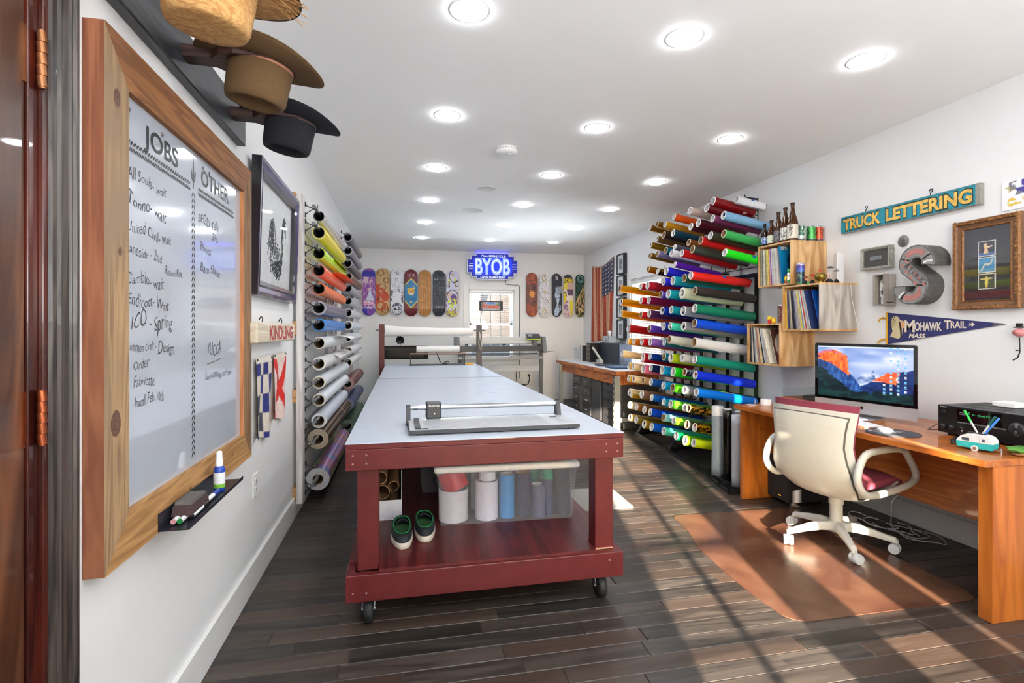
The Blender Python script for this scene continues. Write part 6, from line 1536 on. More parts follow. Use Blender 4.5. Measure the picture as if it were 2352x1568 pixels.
bottle(2.997, 3.724, BZ_, .037, .255, 'tall amber bottle with grey label, third from the left', 2, .52)
bottle(2.997, 3.646, BZ_, .038, .275, 'tall amber bottle with white lined label, fourth from the left', 3, .52)
bottle(2.997, 3.566, BZ_, .0395, .295, 'tallest amber bottle with a tree on its label, next to the cans', 4, .52)
def can(x, y, z, r, h, fn, lab, grp='beer cans on the upper record box'):
    t = thing('beer_can', lab, 'can', T(x, y, z), grp)
    lathe_part(t, 'can_end', [(0, .003), (r*.7, .003), (r*.76, 0), (r*.8, .001), (r*.97, .008), (r*.97, .0085)], M_ALU); lathe_part(t, 'can_top', [(r*.98, h-.012), (r*.82, h-.003), (r*.84, h), (r*.80, h), (r*.78, h-.004), (0, h-.004)], M_ALU)
    paint('can_wall', fn, 1, 1, 40, 24, painted(.25, metal=.3, coat=.4), t, posfn=lambda u, v: (r*math.cos(2*PI*u), r*math.sin(2*PI*u), .008+(h-.019)*v)); return t
def cf(c1, c2, band=None, navy=True):
    def f(u, v):
        if v < .06 and navy: return (24, 34, 74)
        if band and v < .3: return band
        if .3 < v < .85 and abs(math.hypot(((u*3) % 1-.5)*1.6, (v-.58)*1.6)-.32) < .09: return c2
        return c2 if sn(u*26, v*12, 3) > .8 else c1
    return f
can(3.066, 3.562, BZ_, .033, .122, cf((24, 92, 66), (206, 220, 206), (196, 206, 206)), 'dark green beer can, nearest the bottles')
can(3.118, 3.622, BZ_, .0325, .122, cf((28, 30, 84), (206, 214, 230)), 'navy blue beer can between the dark green and light green ones')
can(3.162, 3.563, BZ_, .0325, .122, cf((80, 180, 84), (34, 110, 60)), 'light green beer can')
can(3.229, 3.562, BZ_, .0325, .122, cf((206, 84, 36), (110, 40, 30)), 'orange beer can, nearest the wall')
def cf2(u, v):
    if v > .92: return (90, 70, 150) if int(u*40) % 2 else (220, 220, 226)
    if v > .6: return mixc((70, 120, 190), (86, 60, 150), (v-.6)*3)
    if v < .08: return (30, 110, 80)
    return (44, 60, 70) if sn(u*14, v*9) > .5 else ((176, 150, 84) if sn(u*10, v*8, 4) > .55 else (60, 110, 110))
can(2.985, 3.47, 1.6125, .030, .17, cf2, 'tall purple and blue illustrated can on the middle box', 'cans on the lower record boxes')
can(2.985, 3.672, 1.3225, .031, .15, cf((110, 40, 40), (150, 140, 130), None, False), 'dark red can standing on the lower box', 'cans on the lower record boxes')
def cf3(u, v): return (70, 74, 120) if sn(u*9, v*30, 2) > .5 else (150, 120, 110)
can(3.06, 3.668, 1.3225, .028, .26, cf3, 'tall striped blue and red tin against the middle box, on the lower box', 'cans on the lower record boxes')
fig(2.975, 3.80, 1.3225, [((206, 40, 30), .03, 1.3), ((240, 206, 40), .03, 1.5)], 'red and yellow toy figure at the left on the lower box', rr_=.013); fig(2.97, 3.745, 1.3225, [((236, 190, 40), .05, 1.5)], 'plain yellow toy figure on the lower box', rr_=.013)
# mushrooms etc on the middle box
MZ = 1.6125
def mush(x, y, h, r, c, capc, lab):
    t = thing('toy_mushroom', lab, 'figurine', T(x, y, MZ), 'toy mushrooms on the middle box'); MB().lathe([(.018, 0), (.02, .006), (.012, .02), (.006, .028), (0, .03)], 12).build('mound', solid((24, 24, 26), .9, bump=.5), t)
    MB().lathe([(.004, .02), (.0035, h*.5), (.005, h)], 10).build('stem', solid(c, .5), t); MB().lathe([(.004, h-.004), (r, h), (r*.9, h+.004), (r*.3, h+.012), (0, h+.014)], 16).build('cap', solid(capc, .4), t)
mush(2.975, 3.405, .05, .016, (226, 140, 110), (150, 60, 44), 'small toy mushroom with red cap nearest the tall can'); mush(2.98, 3.345, .062, .018, (236, 120, 70), (196, 70, 40), 'orange toy mushroom beside the brass bowl')
mush(3.02, 3.315, .092, .015, (232, 120, 80), (200, 70, 50), 'tall thin orange toy mushroom behind the brass bowl'); mush(3.06, 3.262, .11, .024, (190, 190, 190), (84, 84, 88), 'tall grey toy mushroom behind the brass bowl'); mush(3.10, 3.25, .085, .02, (170, 170, 170), (120, 120, 124), 'grey toy mushroom close to the white card'); mush(3.03, 3.25, .06, .014, (226, 170, 160), (206, 180, 170), 'pale pink toy mushroom right of the brass bowl')
t = thing('brass_pot', 'round engraved brass pot on the middle record box', 'pot', T(2.985, 3.272, MZ)); MB().lathe([(0, 0), (.024, 0), (.024, .004), (.016, .008), (.02, .014), (.036, .028), (.041, .045), (.037, .06), (.024, .07), (.010, .074), (0, .075)], 30).build('pot_body', solid((150, 124, 56), .25, .95, var=.35, scale=120, bump=.6), t)
t = thing('green_gem', 'tiny bright green figure between the mushrooms', 'figurine', T(2.97, 3.372, MZ)); MB().lathe([(.008, 0), (.01, .008), (0, .02)], 6).build('gem', solid((40, 190, 110), .3), t)
m = MB(); P = [(.07*math.cos(a), .075+.075*math.sin(a)) for a in [2*PI*k/40 for k in range(40)]]; m.prism(P, 0, .002)
one(m, 'round_card', solid((232, 234, 240), .5), 'round white card leaning behind the brass pot', 'card', T(3.17, 3.30, MZ+.001) @ Matrix([[-.75, 0, -.66, 0], [-.66, 0, .75, 0], [0, 1, 0, 0], [0, 0, 0, 1]]))
t = thing('white_card', 'tall folded white card standing at the right end of the middle box', 'card', T(3.10, 3.243, MZ))
for a, wd in ((2.2, .17), (.62, .09)):
    m = MB(); m.box((0, 0, 0), (wd, .0015, .225)); m.build('card_leaf', solid((236, 236, 238), .5, var=.01), t, M=T(0, 0, 0, rz=PI-a) if a > 1 else T(0, 0, 0, rz=.35))
t_ = MB(); t_.pipe((.085, -.0008, .17), (.085, -.0004, .17), .018, .015)
m = MB(); m.tube([(3.20, 3.229, 1.60), (3.21, 3.2285, 1.5), (3.235, 3.2285, 1.4), (3.262, 3.229, 1.3)], .002, n=5); one(m, 'cable', M_WHITEP, 'thin white cord hanging down the grey side of the middle box', 'cord')

# truck lettering sign
M_GOLD = solid((226, 182, 90), .3, .35, var=.3, scale=40); M_TEAL = solid((10, 138, 158), .4)
ts = thing('carved_sign', 'long teal carved sign reading TRUCK LETTERING in gold', 'sign', wall('R', 2.86, 2.052, .001) @ Matrix.Rotation(-.0, 4, 'Z'))
MB().box((-.49, -.062, 0), (.48, .062, .032)).build('board', solid((150, 146, 136), .6, var=.2), ts, bevel=.003); m = MB(); m.box((-.486, -.058, .0322), (.455, .058, .034)); m.build('painted_face', M_TEAL, ts)
m = MB()
for a, b in (((-.482, .0535), (.451, .0545)), ((-.482, -.0545), (.451, -.0535)), ((-.482, -.0545), (-.481, .0545)), ((.450, -.0545), (.451, .0545))): m.box((a[0], a[1], .034), (b[0], b[1], .0344))
m.text('TRUCK', -.4715, -.043, .0343, .084, .324, bold=.075); m.text('LETTERING', -.1205, -.043, .0343, .084, .566, bold=.075); m.build('dark_outline', solid((30, 50, 40), .5), ts)
MB().text('TRUCK', -.466, -.038, .0352, .075, .312, bold=.042).build('gold_word', M_GOLD, ts); MB().text('LETTERING', -.115, -.038, .0352, .075, .554, bold=.042).build('gold_word', M_GOLD, ts)
for x in (-.29, .18):
    m = MB(); m.tube([(x, .062, .016), (x, .078, .016), (x+.01, .088, .014), (x+.006, .102, .01), (x-.008, .104, .008), (x-.014, .094, .008)], .0032, n=7); m.build('hook', M_DARKM, ts)
# grey frame with a nameplate
gf = thing('framed_nameplate', 'small pewter frame with a metal nameplate on black', 'picture', wall('R', 3.055, 1.77, .001)); frame(gf, .228, .155, .02, .042, [solid((160, 160, 150), .35, .5, var=.4, scale=90, bump=.8)], prof=[(0, 0, 0), (0, .042, 0), (.006, .044, 0), (.018, .038, 0), (.02, .03, 0)])
MB().box((-.094, -.058, .01), (.094, .058, .03)).build('backing', solid((70, 68, 66), .7), gf); m = MB(); m.box((-.045, -.014, .0302), (.045, .014, .034)); pp = m.build('nameplate', solid((150, 156, 158), .3, .7), gf, bevel=.003); MB().text('STEEZ', 0, -.007, .0342, .014, .07, align='c').build('engraving', solid((90, 96, 98), .4, .5), pp)
dg_ = thing('round_plaque', 'small round grey metal plaque with raised words', 'plaque', wall('R', 2.874, 1.86, .001)); MB().lathe([(0, 0), (.038, 0), (.039, .004), (.036, .007), (0, .007)], 36).build('plaque_disc', solid((128, 128, 126), .45, .5), dg_)
m = MB()
for s_, y in (('I', .018), ('FEEL', .003), ('FUCK', -.011), ('OFF!', -.025)): m.text(s_, 0, y, .0076, .009, .007 if s_ == 'I' else .034, align='c', bold=.03)
m.build('lettering', solid((40, 40, 40), .5), dg_)
# bottle in a wooden box
bb = thing('display_box', 'small grey wooden box with open front holding an illustrated spray bottle', 'box', wall('R', 2.972, 1.541, .001)); M_GW = wood((184, 176, 166), (146, 138, 130), 'y', rough=.6, dens=14)
for nm, a, b in (('side_panel', (-.043, -.107, 0), (-.036, .107, .098)), ('side_panel', (.036, -.107, 0), (.043, .107, .098)), ('top_panel', (-.0355, .1, 0), (.0355, .107, .098)), ('bottom_panel', (-.0355, -.107, 0), (.0355, -.1, .098)), ('back_panel', (-.0355, -.0995, 0), (.0355, .0995, .006))): MB().box(a, b).build(nm, M_GW, bb)
m = MB(); m.box((.04302, -.09, .02), (.0434, -.082, .08)); m.text('MOLOTOW', 0, 0, 0, .001) if False else None; m.build('printed_band', solid((70, 64, 62), .6), bb)
cn_ = thing('spray_can', 'white illustrated can inside the small grey wooden box', 'can', wall('R', 2.972, 1.541, .001) @ T(0, -.0995, .05) @ Matrix.Rotation(-PI/2, 4, 'X'))
lathe_part(cn_, 'can_end', [(0, 0), (.026, 0), (.0265, .006)], M_ALU); lathe_part(cn_, 'shoulder', [(.0265, .15), (.022, .163), (.012, .172), (.011, .19), (0, .19)], solid((150, 156, 130), .4))
paint('can_wall', lambda u, v: (214, 212, 206) if sn(u*18, v*12, 2) > .45 else (70, 68, 70), 1, 1, 30, 24, painted(.4), cn_, posfn=lambda u, v: (.0266*math.cos(2*PI*u), .0266*math.sin(2*PI*u), .005+.146*v))
# S letter
SS = thing('letter_s', 'large three-dimensional grey letter S with pink inlays', 'letter', wall('R', 2.70, 1.615, .001) @ Matrix.Rotation(-.10, 4, 'Z'))
path = [(.012+.076*math.cos(a), .074+.074*math.sin(a)) for a in [math.radians(q) for q in range(-8, 218, 12)]]+[(-.012+.076*math.cos(a), -.074+.074*math.sin(a)) for a in [math.radians(q) for q in range(38, -190, -12)]]
def ribbon(p, w):
    L_, R_ = [], []
    for i in range(len(p)):
        a = Vector(p[max(i-1, 0)]); b = Vector(p[min(i+1, len(p)-1)]); d = (b-a).normalized(); n_ = Vector((-d.y, d.x)); c = Vector(p[i]); L_.append(tuple(c+n_*w)); R_.append(tuple(c-n_*w))
    return L_, R_
def ribmesh(p, w, z0, z1, mi=0):
    L_, R_ = ribbon(p, w); m = MB(); k = len(p)
    for z, rv in ((z1, False), (z0, True)):
        v = [(x, y, z) for x, y in L_]+[(x, y, z) for x, y in R_]; f = [(i, k+i, k+i+1, i+1) for i in range(k-1)]
        m.add(v, [q[::-1] for q in f] if rv else f)
    out = L_+R_[::-1]; m.rings([[(x, y, z0) for x, y in out][::-1], [(x, y, z1) for x, y in out][::-1]], sm=False); return m
M_SG = solid((146, 145, 143), .5, .3, var=.25, scale=30, bump=.4)
ribmesh(path, .038, 0, .125).build('letter_body', solid((92, 90, 88), .6, .2, var=.3, scale=24), SS); ribmesh(path, .039, .1252, .128).build('letter_face', M_SG, SS)
M_PK = solid((176, 118, 112), .6); nP = len(path)
ribmesh(path[5:14], .016, .1282, .1305).build('inlay', M_PK, SS); ribmesh(path[-14:-5], .016, .1282, .1305).build('inlay', M_PK, SS)
for k in range(5):
    q = Vector(path[16]).lerp(Vector(path[22]), k/4.0); d = Vector((.77, -.64)); n_ = Vector((.64, .77))
    for s in (-1, 1):
        c = q+n_*.019*s; m = MB(); m.prism([tuple(c+d*a+n_*b) for a, b in ((-.013, -.007), (.013, -.007), (.013, .007), (-.013, .007))], .1282, .1305); m.build('inlay', M_PK, SS, bevel=.002)
for a, b, mt in ((1, 3, M_WHITEP), (-4, -2, M_WHITEP), (3, 4, M_BLACK), (-5, -4, M_BLACK), (14, 15, M_BLACK), (-16, -15, M_BLACK)):
    seg = path[a:(b if b != 0 else None)+1] if a > 0 else path[a-1:b]
    if len(seg) > 1:
        c0 = Vector(seg[0]); d = (Vector(seg[1])-c0).normalized(); n_ = Vector((-d.y, d.x)); m = MB(); m.prism([tuple(c0+d*u+n_*w) for u, w in ((0, -.028), (.008, -.03), (.012, 0), (.007, .028), (-.003, .03), (.002, 0))], .1283, .1295); m.build('stripe', mt, SS)
m = MB(); m.text('STEEZ', -.062, .048, .131, .030, .16, rot=-.66, bold=.0); m.build('lettering', solid((84, 84, 84), .5, .3), SS)
L2, R2 = ribbon(path, .034); m = MB(); m.tube([(x, y, .1285) for x, y in L2+R2[::-1]], .0016, n=5, closed=True); m.build('edge_line', solid((60, 58, 58), .5), SS)
# carved frame with three cards
cfm = thing('framed_artwork', 'ornate brown gold frame with three small figure cards on dark ground', 'picture', wall('R', 2.352, 1.646, .001))
M_CF = solid((134, 90, 50), .38, .45, var=.45, scale=70, bump=1.0)
frame(cfm, .352, .52, .055, .04, [M_CF, solid((120, 84, 56), .5, .3, var=.2)], prof=[(0, 0, 1), (0, .036, 1), (.006, .046, 0), (.02, .043, 0), (.026, .034, 1), (.043, .03, 1), (.050, .033, 0), (.055, .024, 0)])
m = MB(); random.seed(4)
for k in range(110):
    s_ = random.random()*4; i_ = int(s_); f_ = s_-i_; a = .008+random.random()*.012
    x, y = [(-.176+a, -.26+f_*.52), (.176-a, -.26+f_*.52), (-.176+f_*.352, -.26+a), (-.176+f_*.352, .26-a)][i_]
    m.lathe([(.006, 0), (.004, .0014), (0, .002)], 7, c=(x, y, .044), sx=random.uniform(.6, 1.6), sy=random.uniform(.6, 1.6))
m.build('carved_leaves', solid((154, 106, 58), .35, .5), cfm)
MB().box((-.122, -.206, .006), (.122, .206, .02)).build('mount', solid((34, 34, 44), .5), cfm)
def figart(k):
    def f(u, v):
        if u < .05 or u > .95 or v < .05 or v > .95: return (236, 234, 228)
        bgc = ((44, 48, 66), (60, 150, 200), (56, 60, 70))[k]
        P = [[(.3, .15), (.6, .2), (.55, .5), (.85, .6), (.85, .68), (.5, .66), (.55, .82), (.4, .86), (.3, .7), (.38, .5)], [(.12, .12), (.2, .1), (.42, .5), (.58, .42), (.8, .55), (.9, .85), (.82, .88), (.7, .62), (.5, .62), (.36, .62)], [(.45, .1), (.55, .1), (.6, .45), (.6, .6), (.9, .66), (.88, .72), (.56, .74), (.5, .86), (.42, .74), (.12, .68), (.14, .62), (.42, .6), (.38, .4)]][k]
        if inside_poly(u, v, P): return ((236, 200, 150), (214, 206, 190), (226, 206, 110))[k]
        if k == 0 and v < .25: return (70, 110, 170)
        return bgc
    return f
for k, y in enumerate((.085, -.008, -.101)):
    c_ = MB().box((-.045, y-.044, .0202), (.045, y+.044, .0235)).build('art_card', solid((236, 234, 228), .6), cfm); paint('card_print', figart(k), .088, .086, 40, 40, painted(.5), c_, M=T(0, y, .0238))
MB().box((-.122, -.206, .026), (.122, .206, .0275)).build('glass', clear((255, 255, 255), .9, .02), cfm)
# pennant
pn = thing('pennant', 'navy felt pennant reading MOHAWK TRAIL MASS. with a profile emblem', 'pennant', wall('R', 2.999, 1.279, .004))
m = MB(); m.prism([(.014, -.108), (.73, .022), (.73, .024), (.014, .108)], 0, .0025); m.build('felt', solid((52, 54, 104), .95, var=.06, scale=200), pn)
m = MB(); m.prism([(0, -.112), (.0138, -.110), (.0138, .110), (0, .112)], 0, .004); m.build('binding_strip', solid((222, 164, 40), .8), pn)
m = MB(); m.prism([(.665, .0125), (.73, .022), (.73, .024), (.665, .031)], .0026, .0032); m.build('tip_wear', solid((90, 92, 96), .9), pn)
m = MB(); m.text('M', .135, -.022, .003, .074, .072, bold=.03); m.text('OHAWK', .206, -.014, .003, .052, .175, bold=.03); m.text('T', .396, -.004, .003, .052, .04, bold=.03); m.text('RAIL', .434, .002, .003, .04, .09, bold=.03); m.text('MASS.', .165, -.062, .003, .027, .115, bold=.03, shear=.3)
m.flat([(.572, .022), (.556, .036), (.549, .022), (.54, .032), (.54, .024), (.546, .0215), (.54, .018), (.54, .011), (.549, .02), (.556, .008)][::-1], .003); m.build('lettering', solid((226, 214, 196), .9), pn)
em = MB(); em.flat([(.035, .06), (.06, .085), (.09, .078), (.105, .055), (.128, .05), (.132, .035), (.139, .03), (.133, .02), (.134, .005), (.122, -.002), (.118, -.045), (.095, -.07), (.055, -.062), (.03, -.055), (.05, -.02), (.04, .02)][::-1], .0029); eo = em.build('emblem', solid((206, 190, 150), .9), pn)
em = MB()
for k in range(9): a = 1.9+k*.17; em.flat([(.085+.02*math.cos(a), .01+.02*math.sin(a)), (.085+.078*math.cos(a-.04), .01+.078*math.sin(a-.04)), (.085+.078*math.cos(a+.03), .01+.078*math.sin(a+.03))], .0031)
em.flat([(.095, .045), (.105, .045), (.116, .0), (.118, -.06), (.108, -.07), (.104, -.02)][::-1], .0033); em.build('emblem_lines', solid((40, 34, 40), .9), eo)
em = MB(); em.flat([(.112, .045), (.127, .046), (.131, .033), (.138, .028), (.132, .02), (.132, .006), (.118, .0), (.112, .015)][::-1], .0032); em.build('emblem_face', solid((226, 168, 120), .9), eo)
for y0, pts in ((.068, [(0, .068), (-.025, .075), (-.045, .066), (-.055, .045)]), (-.075, [(0, -.072), (-.03, -.078), (-.055, -.09), (-.065, -.106)])):
    m = MB(); m.tube([(x, y, .004) for x, y in pts], .006, n=6, flat=.3); m.build('tie_ribbon', solid((222, 164, 40), .8), pn)
# ornament card top right, and the pink figure
oc = thing('ornament_plaque', 'white plaque with purple and yellow scroll ornament at the right edge', 'plaque', wall('R', 2.12, 2.0, .001)); MB().box((-.17, -.075, 0), (.17, .085, .006)).build('plaque_board', solid((238, 238, 240), .4), oc, bevel=.004)
def orn(u, v):
    r = math.hypot((u-.45)*1.4, v-.85)
    if .36 < r < .5 and sn(u*12, v*9) > .35: return (120, 120, 124)
    if r < .4 and sn(u*9, v*8, 2) > .5: return (70, 60, 150)
    if math.hypot((u-.2)*1.6, v-.25) < .2 and sn(u*16, v*12, 3) > .45: return (222, 190, 60)
    if math.hypot((u-.1)*1.6, v-.75) < .15 and sn(u*18, v*14, 3) > .45: return (196, 184, 110)
    return (236, 236, 240)
paint('scroll_print', orn, .33, .15, 66, 32, painted(.4), oc, M=T(0, .005, .0064))
fg2 = thing('wall_figure', 'pink bird figure in a black hat hung at the right edge of the wall', 'ornament', wall('R', 2.185, 1.21, .02)); m = MB(); m.lathe([(0, -.022), (.02, -.018), (.03, 0), (.022, .02), (0, .026)], 18, c=(0, .045, .012), sy=.8); m.build('body', solid((206, 130, 130), .5), fg2)
m = MB(); m.tube([(-.002, .02, .01), (0, -.06, .01), (-.01, -.09, .01), (-.032, -.105, .01)], .0035, n=6); m.tube([(.0, -.05, .01), (-.02, -.052, .01)], .003, n=6); m.build('legs', M_BLACK, fg2); m = MB(); m.box((-.022, .07, .0), (.022, .076, .024)); m.box((-.013, .0762, .004), (.013, .095, .02)); m.build('hat', M_BLACK, fg2)

# ================================================================ desk
M_DESK = wood((196, 114, 48), (160, 86, 32), 'y', rough=.3, dens=10, bump=.06, stretch=8, coat=.25)
M_DESKV = wood((204, 118, 44), (168, 90, 30), 'z', rough=.3, dens=10, bump=.06, stretch=8, coat=.25, rings=7)
DK = thing('desk', 'long orange-brown wooden desk against the right wall', 'desk', T(2.44, 1.775, 0)); DZ = .708
MB().box((0, 0, DZ-.03), (.80, 1.735, DZ)).build('desktop', M_DESK, DK, bevel=.003)
MB().box((.05, .006, .0), (.79, .066, DZ-.0303)).build('end_panel', M_DESKV, DK, bevel=.003); MB().box((.05, 1.70, .0), (.79, 1.732, DZ-.0303)).build('end_panel', M_DESKV, DK, bevel=.003)
MB().box((.50, .0665, .27), (.52, 1.6995, DZ-.0303)).build('modesty_panel', M_DESK, DK, bevel=.002)
MB().cyl((.22, 1.6995, .52), (.22, 1.697, .52), .006, n=12).build('peg_hole', solid((60, 26, 10), .6), DK)
D0 = DZ+.0006
# computer
rv = Vector((.2072, -.9783, 0)); nv_ = Vector((-.9783, -.2072, 0))
IM = Matrix([[rv.x, 0, nv_.x, 2.853], [rv.y, 0, nv_.y, 2.793], [0, 1, 0, .958], [0, 0, 0, 1]])
im = thing('desktop_computer', 'silver all-in-one computer with a mountain picture on its screen', 'computer', IM)
hw2, hh2 = .318, .222
def rrect(w, h, r, n=5):
    out = []
    for cx, cy, a0 in ((w-r, h-r, 0), (-w+r, h-r, 90), (-w+r, -h+r, 180), (w-r, -h+r, 270)):
        for k in range(n+1): a = math.radians(a0+90*k/n); out.append((cx+r*math.cos(a), cy+r*math.sin(a)))
    return out
M_SILV = solid((196, 198, 204), .3, .55, var=.01); A_ = rrect(hw2, hh2, .014)
m = MB(); m.rings([[(x, y, 0) for x, y in A_], [(x, y, -.006) for x, y in A_], [(x*.94, y*.92, -.018) for x, y in A_], [(x*.5, y*.5, -.035) for x, y in A_]], caps=(False, True)); m.build('back_shell', M_SILV, im)
chin = -hh2+.073
m = MB(); m.add([(x, y, .0004) for x, y in rrect(hw2, hh2, .014) if y < chin]+[(-hw2, chin, .0004), (hw2, chin, .0004)], []); P = [(-hw2, chin)]+[(x, y) for x, y in A_ if y < chin]+[(hw2, chin)]
m = MB(); m.flat(P, .0004); m.build('chin_panel', M_SILV, im)
P = [(hw2, chin)]+[(x, y) for x, y in A_ if y > chin]+[(-hw2, chin)]
m = MB(); m.flat(P, .0006); m.build('glass_front', solid((8, 8, 10), .06, coat=1), im)
def wallp(u, v):
    def ridge(pts, u):
        for (a, b), (c_, d_) in zip(pts, pts[1:]):
            if a <= u <= c_: return b+(d_-b)*(u-a)/(c_-a+1e-9)
        return 0
    n1 = sn(u*22, v*22, 1); n2 = sn(u*60, v*16, 2); n3 = sn(u*8, v*14, 3)
    if v > .975: return (206, 214, 230)
    sky = mixc((196, 206, 236), (96, 128, 190), sn(u*3+.4*v, v*6, 5)*1.1); sky = mixc(sky, (236, 232, 244), max(0, sn(u*5, v*9, 6)-.45)*1.6)
    c = sky
    # distant snow
    h = ridge([(0, 0), (.42, .35), (.50, .42), (.55, .52), (.58, .44), (.62, .56), (.64, .42), (.70, .38), (1, .3)], u)+.03*sn(u*40, 1, 2)
    if v < h: c = mixc((206, 216, 240), (70, 96, 150), n1*1.2)
    # right mountain
    h = ridge([(0, 0), (.55, .28), (.62, .38), (.68, .44), (.75, .52), (.82, .55), (.88, .55), (1.0, .60)], u)+.02*sn(u*30, 2, 3)
    if v < h:
        c = mixc((20, 60, 130), (8, 26, 70), n1)
        lo = ridge([(0, 0), (.60, .36), (.72, .36), (.84, .33), (.87, .5), (1, .5)], u)
        if v > lo and u < .88: c = mixc((255, 120, 60), (226, 70, 40), n2) if sn(u*14, v*14, 7) > .22 else (240, 210, 206)
    # left mountain
    h = ridge([(0, .86), (.06, .90), (.12, .93), (.18, .93), (.26, .89), (.34, .82), (.36, .50), (.42, .40), (.48, .26), (.53, .10), (1.0, 0)], u)
    if v < h:
        c = mixc((70, 120, 190), (18, 52, 116), n2*1.2) if u > .1 else mixc((50, 90, 150), (14, 36, 84), n2)
        lo = ridge([(0, .74), (.1, .69), (.2, .62), (.3, .50), (.355, .44), (1, 1)], u)
        if v > lo: c = mixc((255, 150, 60), (206, 60, 30), n2) if n3 > .3 or u > .2 else mixc((200, 70, 70), (110, 40, 90), n1)
        if v > h-.05 and u < .3 and n1 > .5: c = (206, 110, 130)
    # forest
    h = ridge([(0, .60), (.15, .42), (.3, .22), (.42, .10), (.6, .12), (.8, .16), (1, .14)], u)+.05*n1
    if v < h: c = mixc((12, 62, 60), (4, 24, 34), n1*1.2)
    return c
scr = paint('screen', wallp, .594, .334, 150, 96, painted(.15, e=.95), im, M=T(0, .0365, .0011))
m = MB(); m2 = MB(); random.seed(11)
for i, (cx, n0, n1_) in enumerate(((.255, 0, 11), (.215, 0, 13), (.175, 0, 12), (.135, 9, 12))):
    for k in range(n0, n1_):
        if i == 2 and k in (2, 5): continue
        y = .155-.0245*k*(1.0 if i else 1.15); mm = m if (i+k) % 3 else m2
        if y < -.125: continue
        mm.box((cx-.007, y, .0014), (cx+.007, y+.010, .0016)); m2.box((cx-.008, y-.0045, .0014), (cx+.008, y-.003, .0016))
m.build('folder_icons', emit((110, 190, 236), .9), scr); m2.build('file_icons', emit((226, 232, 240), .8), scr)
m = MB(); P = []
for k in range(36):
    a = 2*PI*k/36; r = .0115*(1-.10*abs(math.cos(a*1))**6*0); x = r*math.cos(a)*.95; y = r*math.sin(a)*1.02-.001
    if math.sin(a) > .8: y -= .0028*(math.sin(a)-.8)/.2
    if math.sin(a) < -.85: y += .0018*(-math.sin(a)-.85)/.15
    if abs(a) < .55 or a > 2*PI-.55: x -= .0032*(1-min(a, 2*PI-a)/.55)
    P.append((x, y-.182))
m.flat(P, .0008); m.flat([(.001, -.170), (.0045, -.167), (.006, -.1625), (.0025, -.165)], .0008); m.build('fruit_logo', solid((20, 20, 22), .3), im)
MB().cyl((0, .212, .0008), (0, .212, .0012), .002, n=8).build('camera_dot', solid((40, 46, 60), .2), im)
st = MB(); st.add([(-.09, -.2518+.0, -.005), (.09, -.2518, -.005), (.09, -.2518, -.0051)], [])
m = MB(); pr2 = [(.09, -.2515), (-.03, -.2515), (-.075, -.245), (-.085, -.19), (-.05, -.13), (-.03, -.10)]
A2 = [(-.095, y+.004, z) for z, y in pr2]; B2 = [(.095, y+.004, z) for z, y in pr2]; v = A2+B2; k = len(pr2)
m.add(v, [(i, i+1, k+i+1, k+i) for i in range(k-1)], 0, False); o = m.build('stand', M_SILV, im); s = o.modifiers.new('s', 'SOLIDIFY'); s.thickness = .004
def deskitem(n, l, c, x, y, rz=0, z=None, g=None): return thing(n, l, c, T(x, y, D0 if z is None else z, rz=rz), g)
kb = deskitem('keyboard', 'slim white keyboard below the computer, partly behind the chair', 'keyboard', 2.685, 2.70, -.2)
MB().box((-.058, -.2, 0), (.058, .14, .007)).build('keyboard_base', solid((206, 208, 212), .3, .5), kb, bevel=.002); m = MB()
for i in range(5):
    for j in range(14): m.box((-.053+i*.0212, -.195+j*.0235, .0072), (-.035+i*.0212, -.175+j*.0235, .0092))
m.build('keys', solid((240, 240, 242), .4), kb)
mp_ = deskitem('mouse_pad', 'round black marbled mouse pad on the desk', 'mouse pad', 2.605, 2.355); MB().lathe([(0, 0), (.125, 0), (.127, .002), (.125, .004), (0, .004)], 48).build('pad', solid((62, 64, 70), .6, var=.15), mp_)
m = MB(); random.seed(8)
for k in range(16):
    a, r = random.random()*6.28, random.random()*.09; x, y = r*math.cos(a), r*math.sin(a); b = random.random()*6.28; pts = [(x, y, .0044)]
    for q in range(3): b += random.uniform(-.7, .7); x += .012*math.cos(b); y += .012*math.sin(b); pts.append((x, y, .0044))
    m.tube(pts, .0008, n=4)
m.build('marble_veins', solid((200, 200, 204), .6), mp_)
ms = deskitem('computer_mouse', 'white computer mouse on the round black pad', 'mouse', 2.60, 2.395, -.25, D0+.0042)
m = MB(); R = []
for f, z in ((.9, 0), (1, .004), (.97, .010), (.8, .017), (.45, .0215), (.05, .0225)): R.append([(.030*f*math.cos(a)*1.0, .056*f*math.sin(a), z) for a in [2*PI*k/28 for k in range(28)]])
m.rings(R, caps=(True, True)); m.build('mouse_shell', solid((240, 240, 242), .15, coat=.5), ms); MB().box((-.03, -.056, 0), (.03, .056, .0001)).build('base', M_SILV, ms)
mg = deskitem('small_trackpad', 'small white device lying on the foot of the computer stand', 'device', 2.76, 2.735, -.2, D0+.0045)
MB().box((-.03, -.055, 0), (.03, .055, .012)).build('device_body', solid((232, 232, 234), .3), mg, bevel=.004)
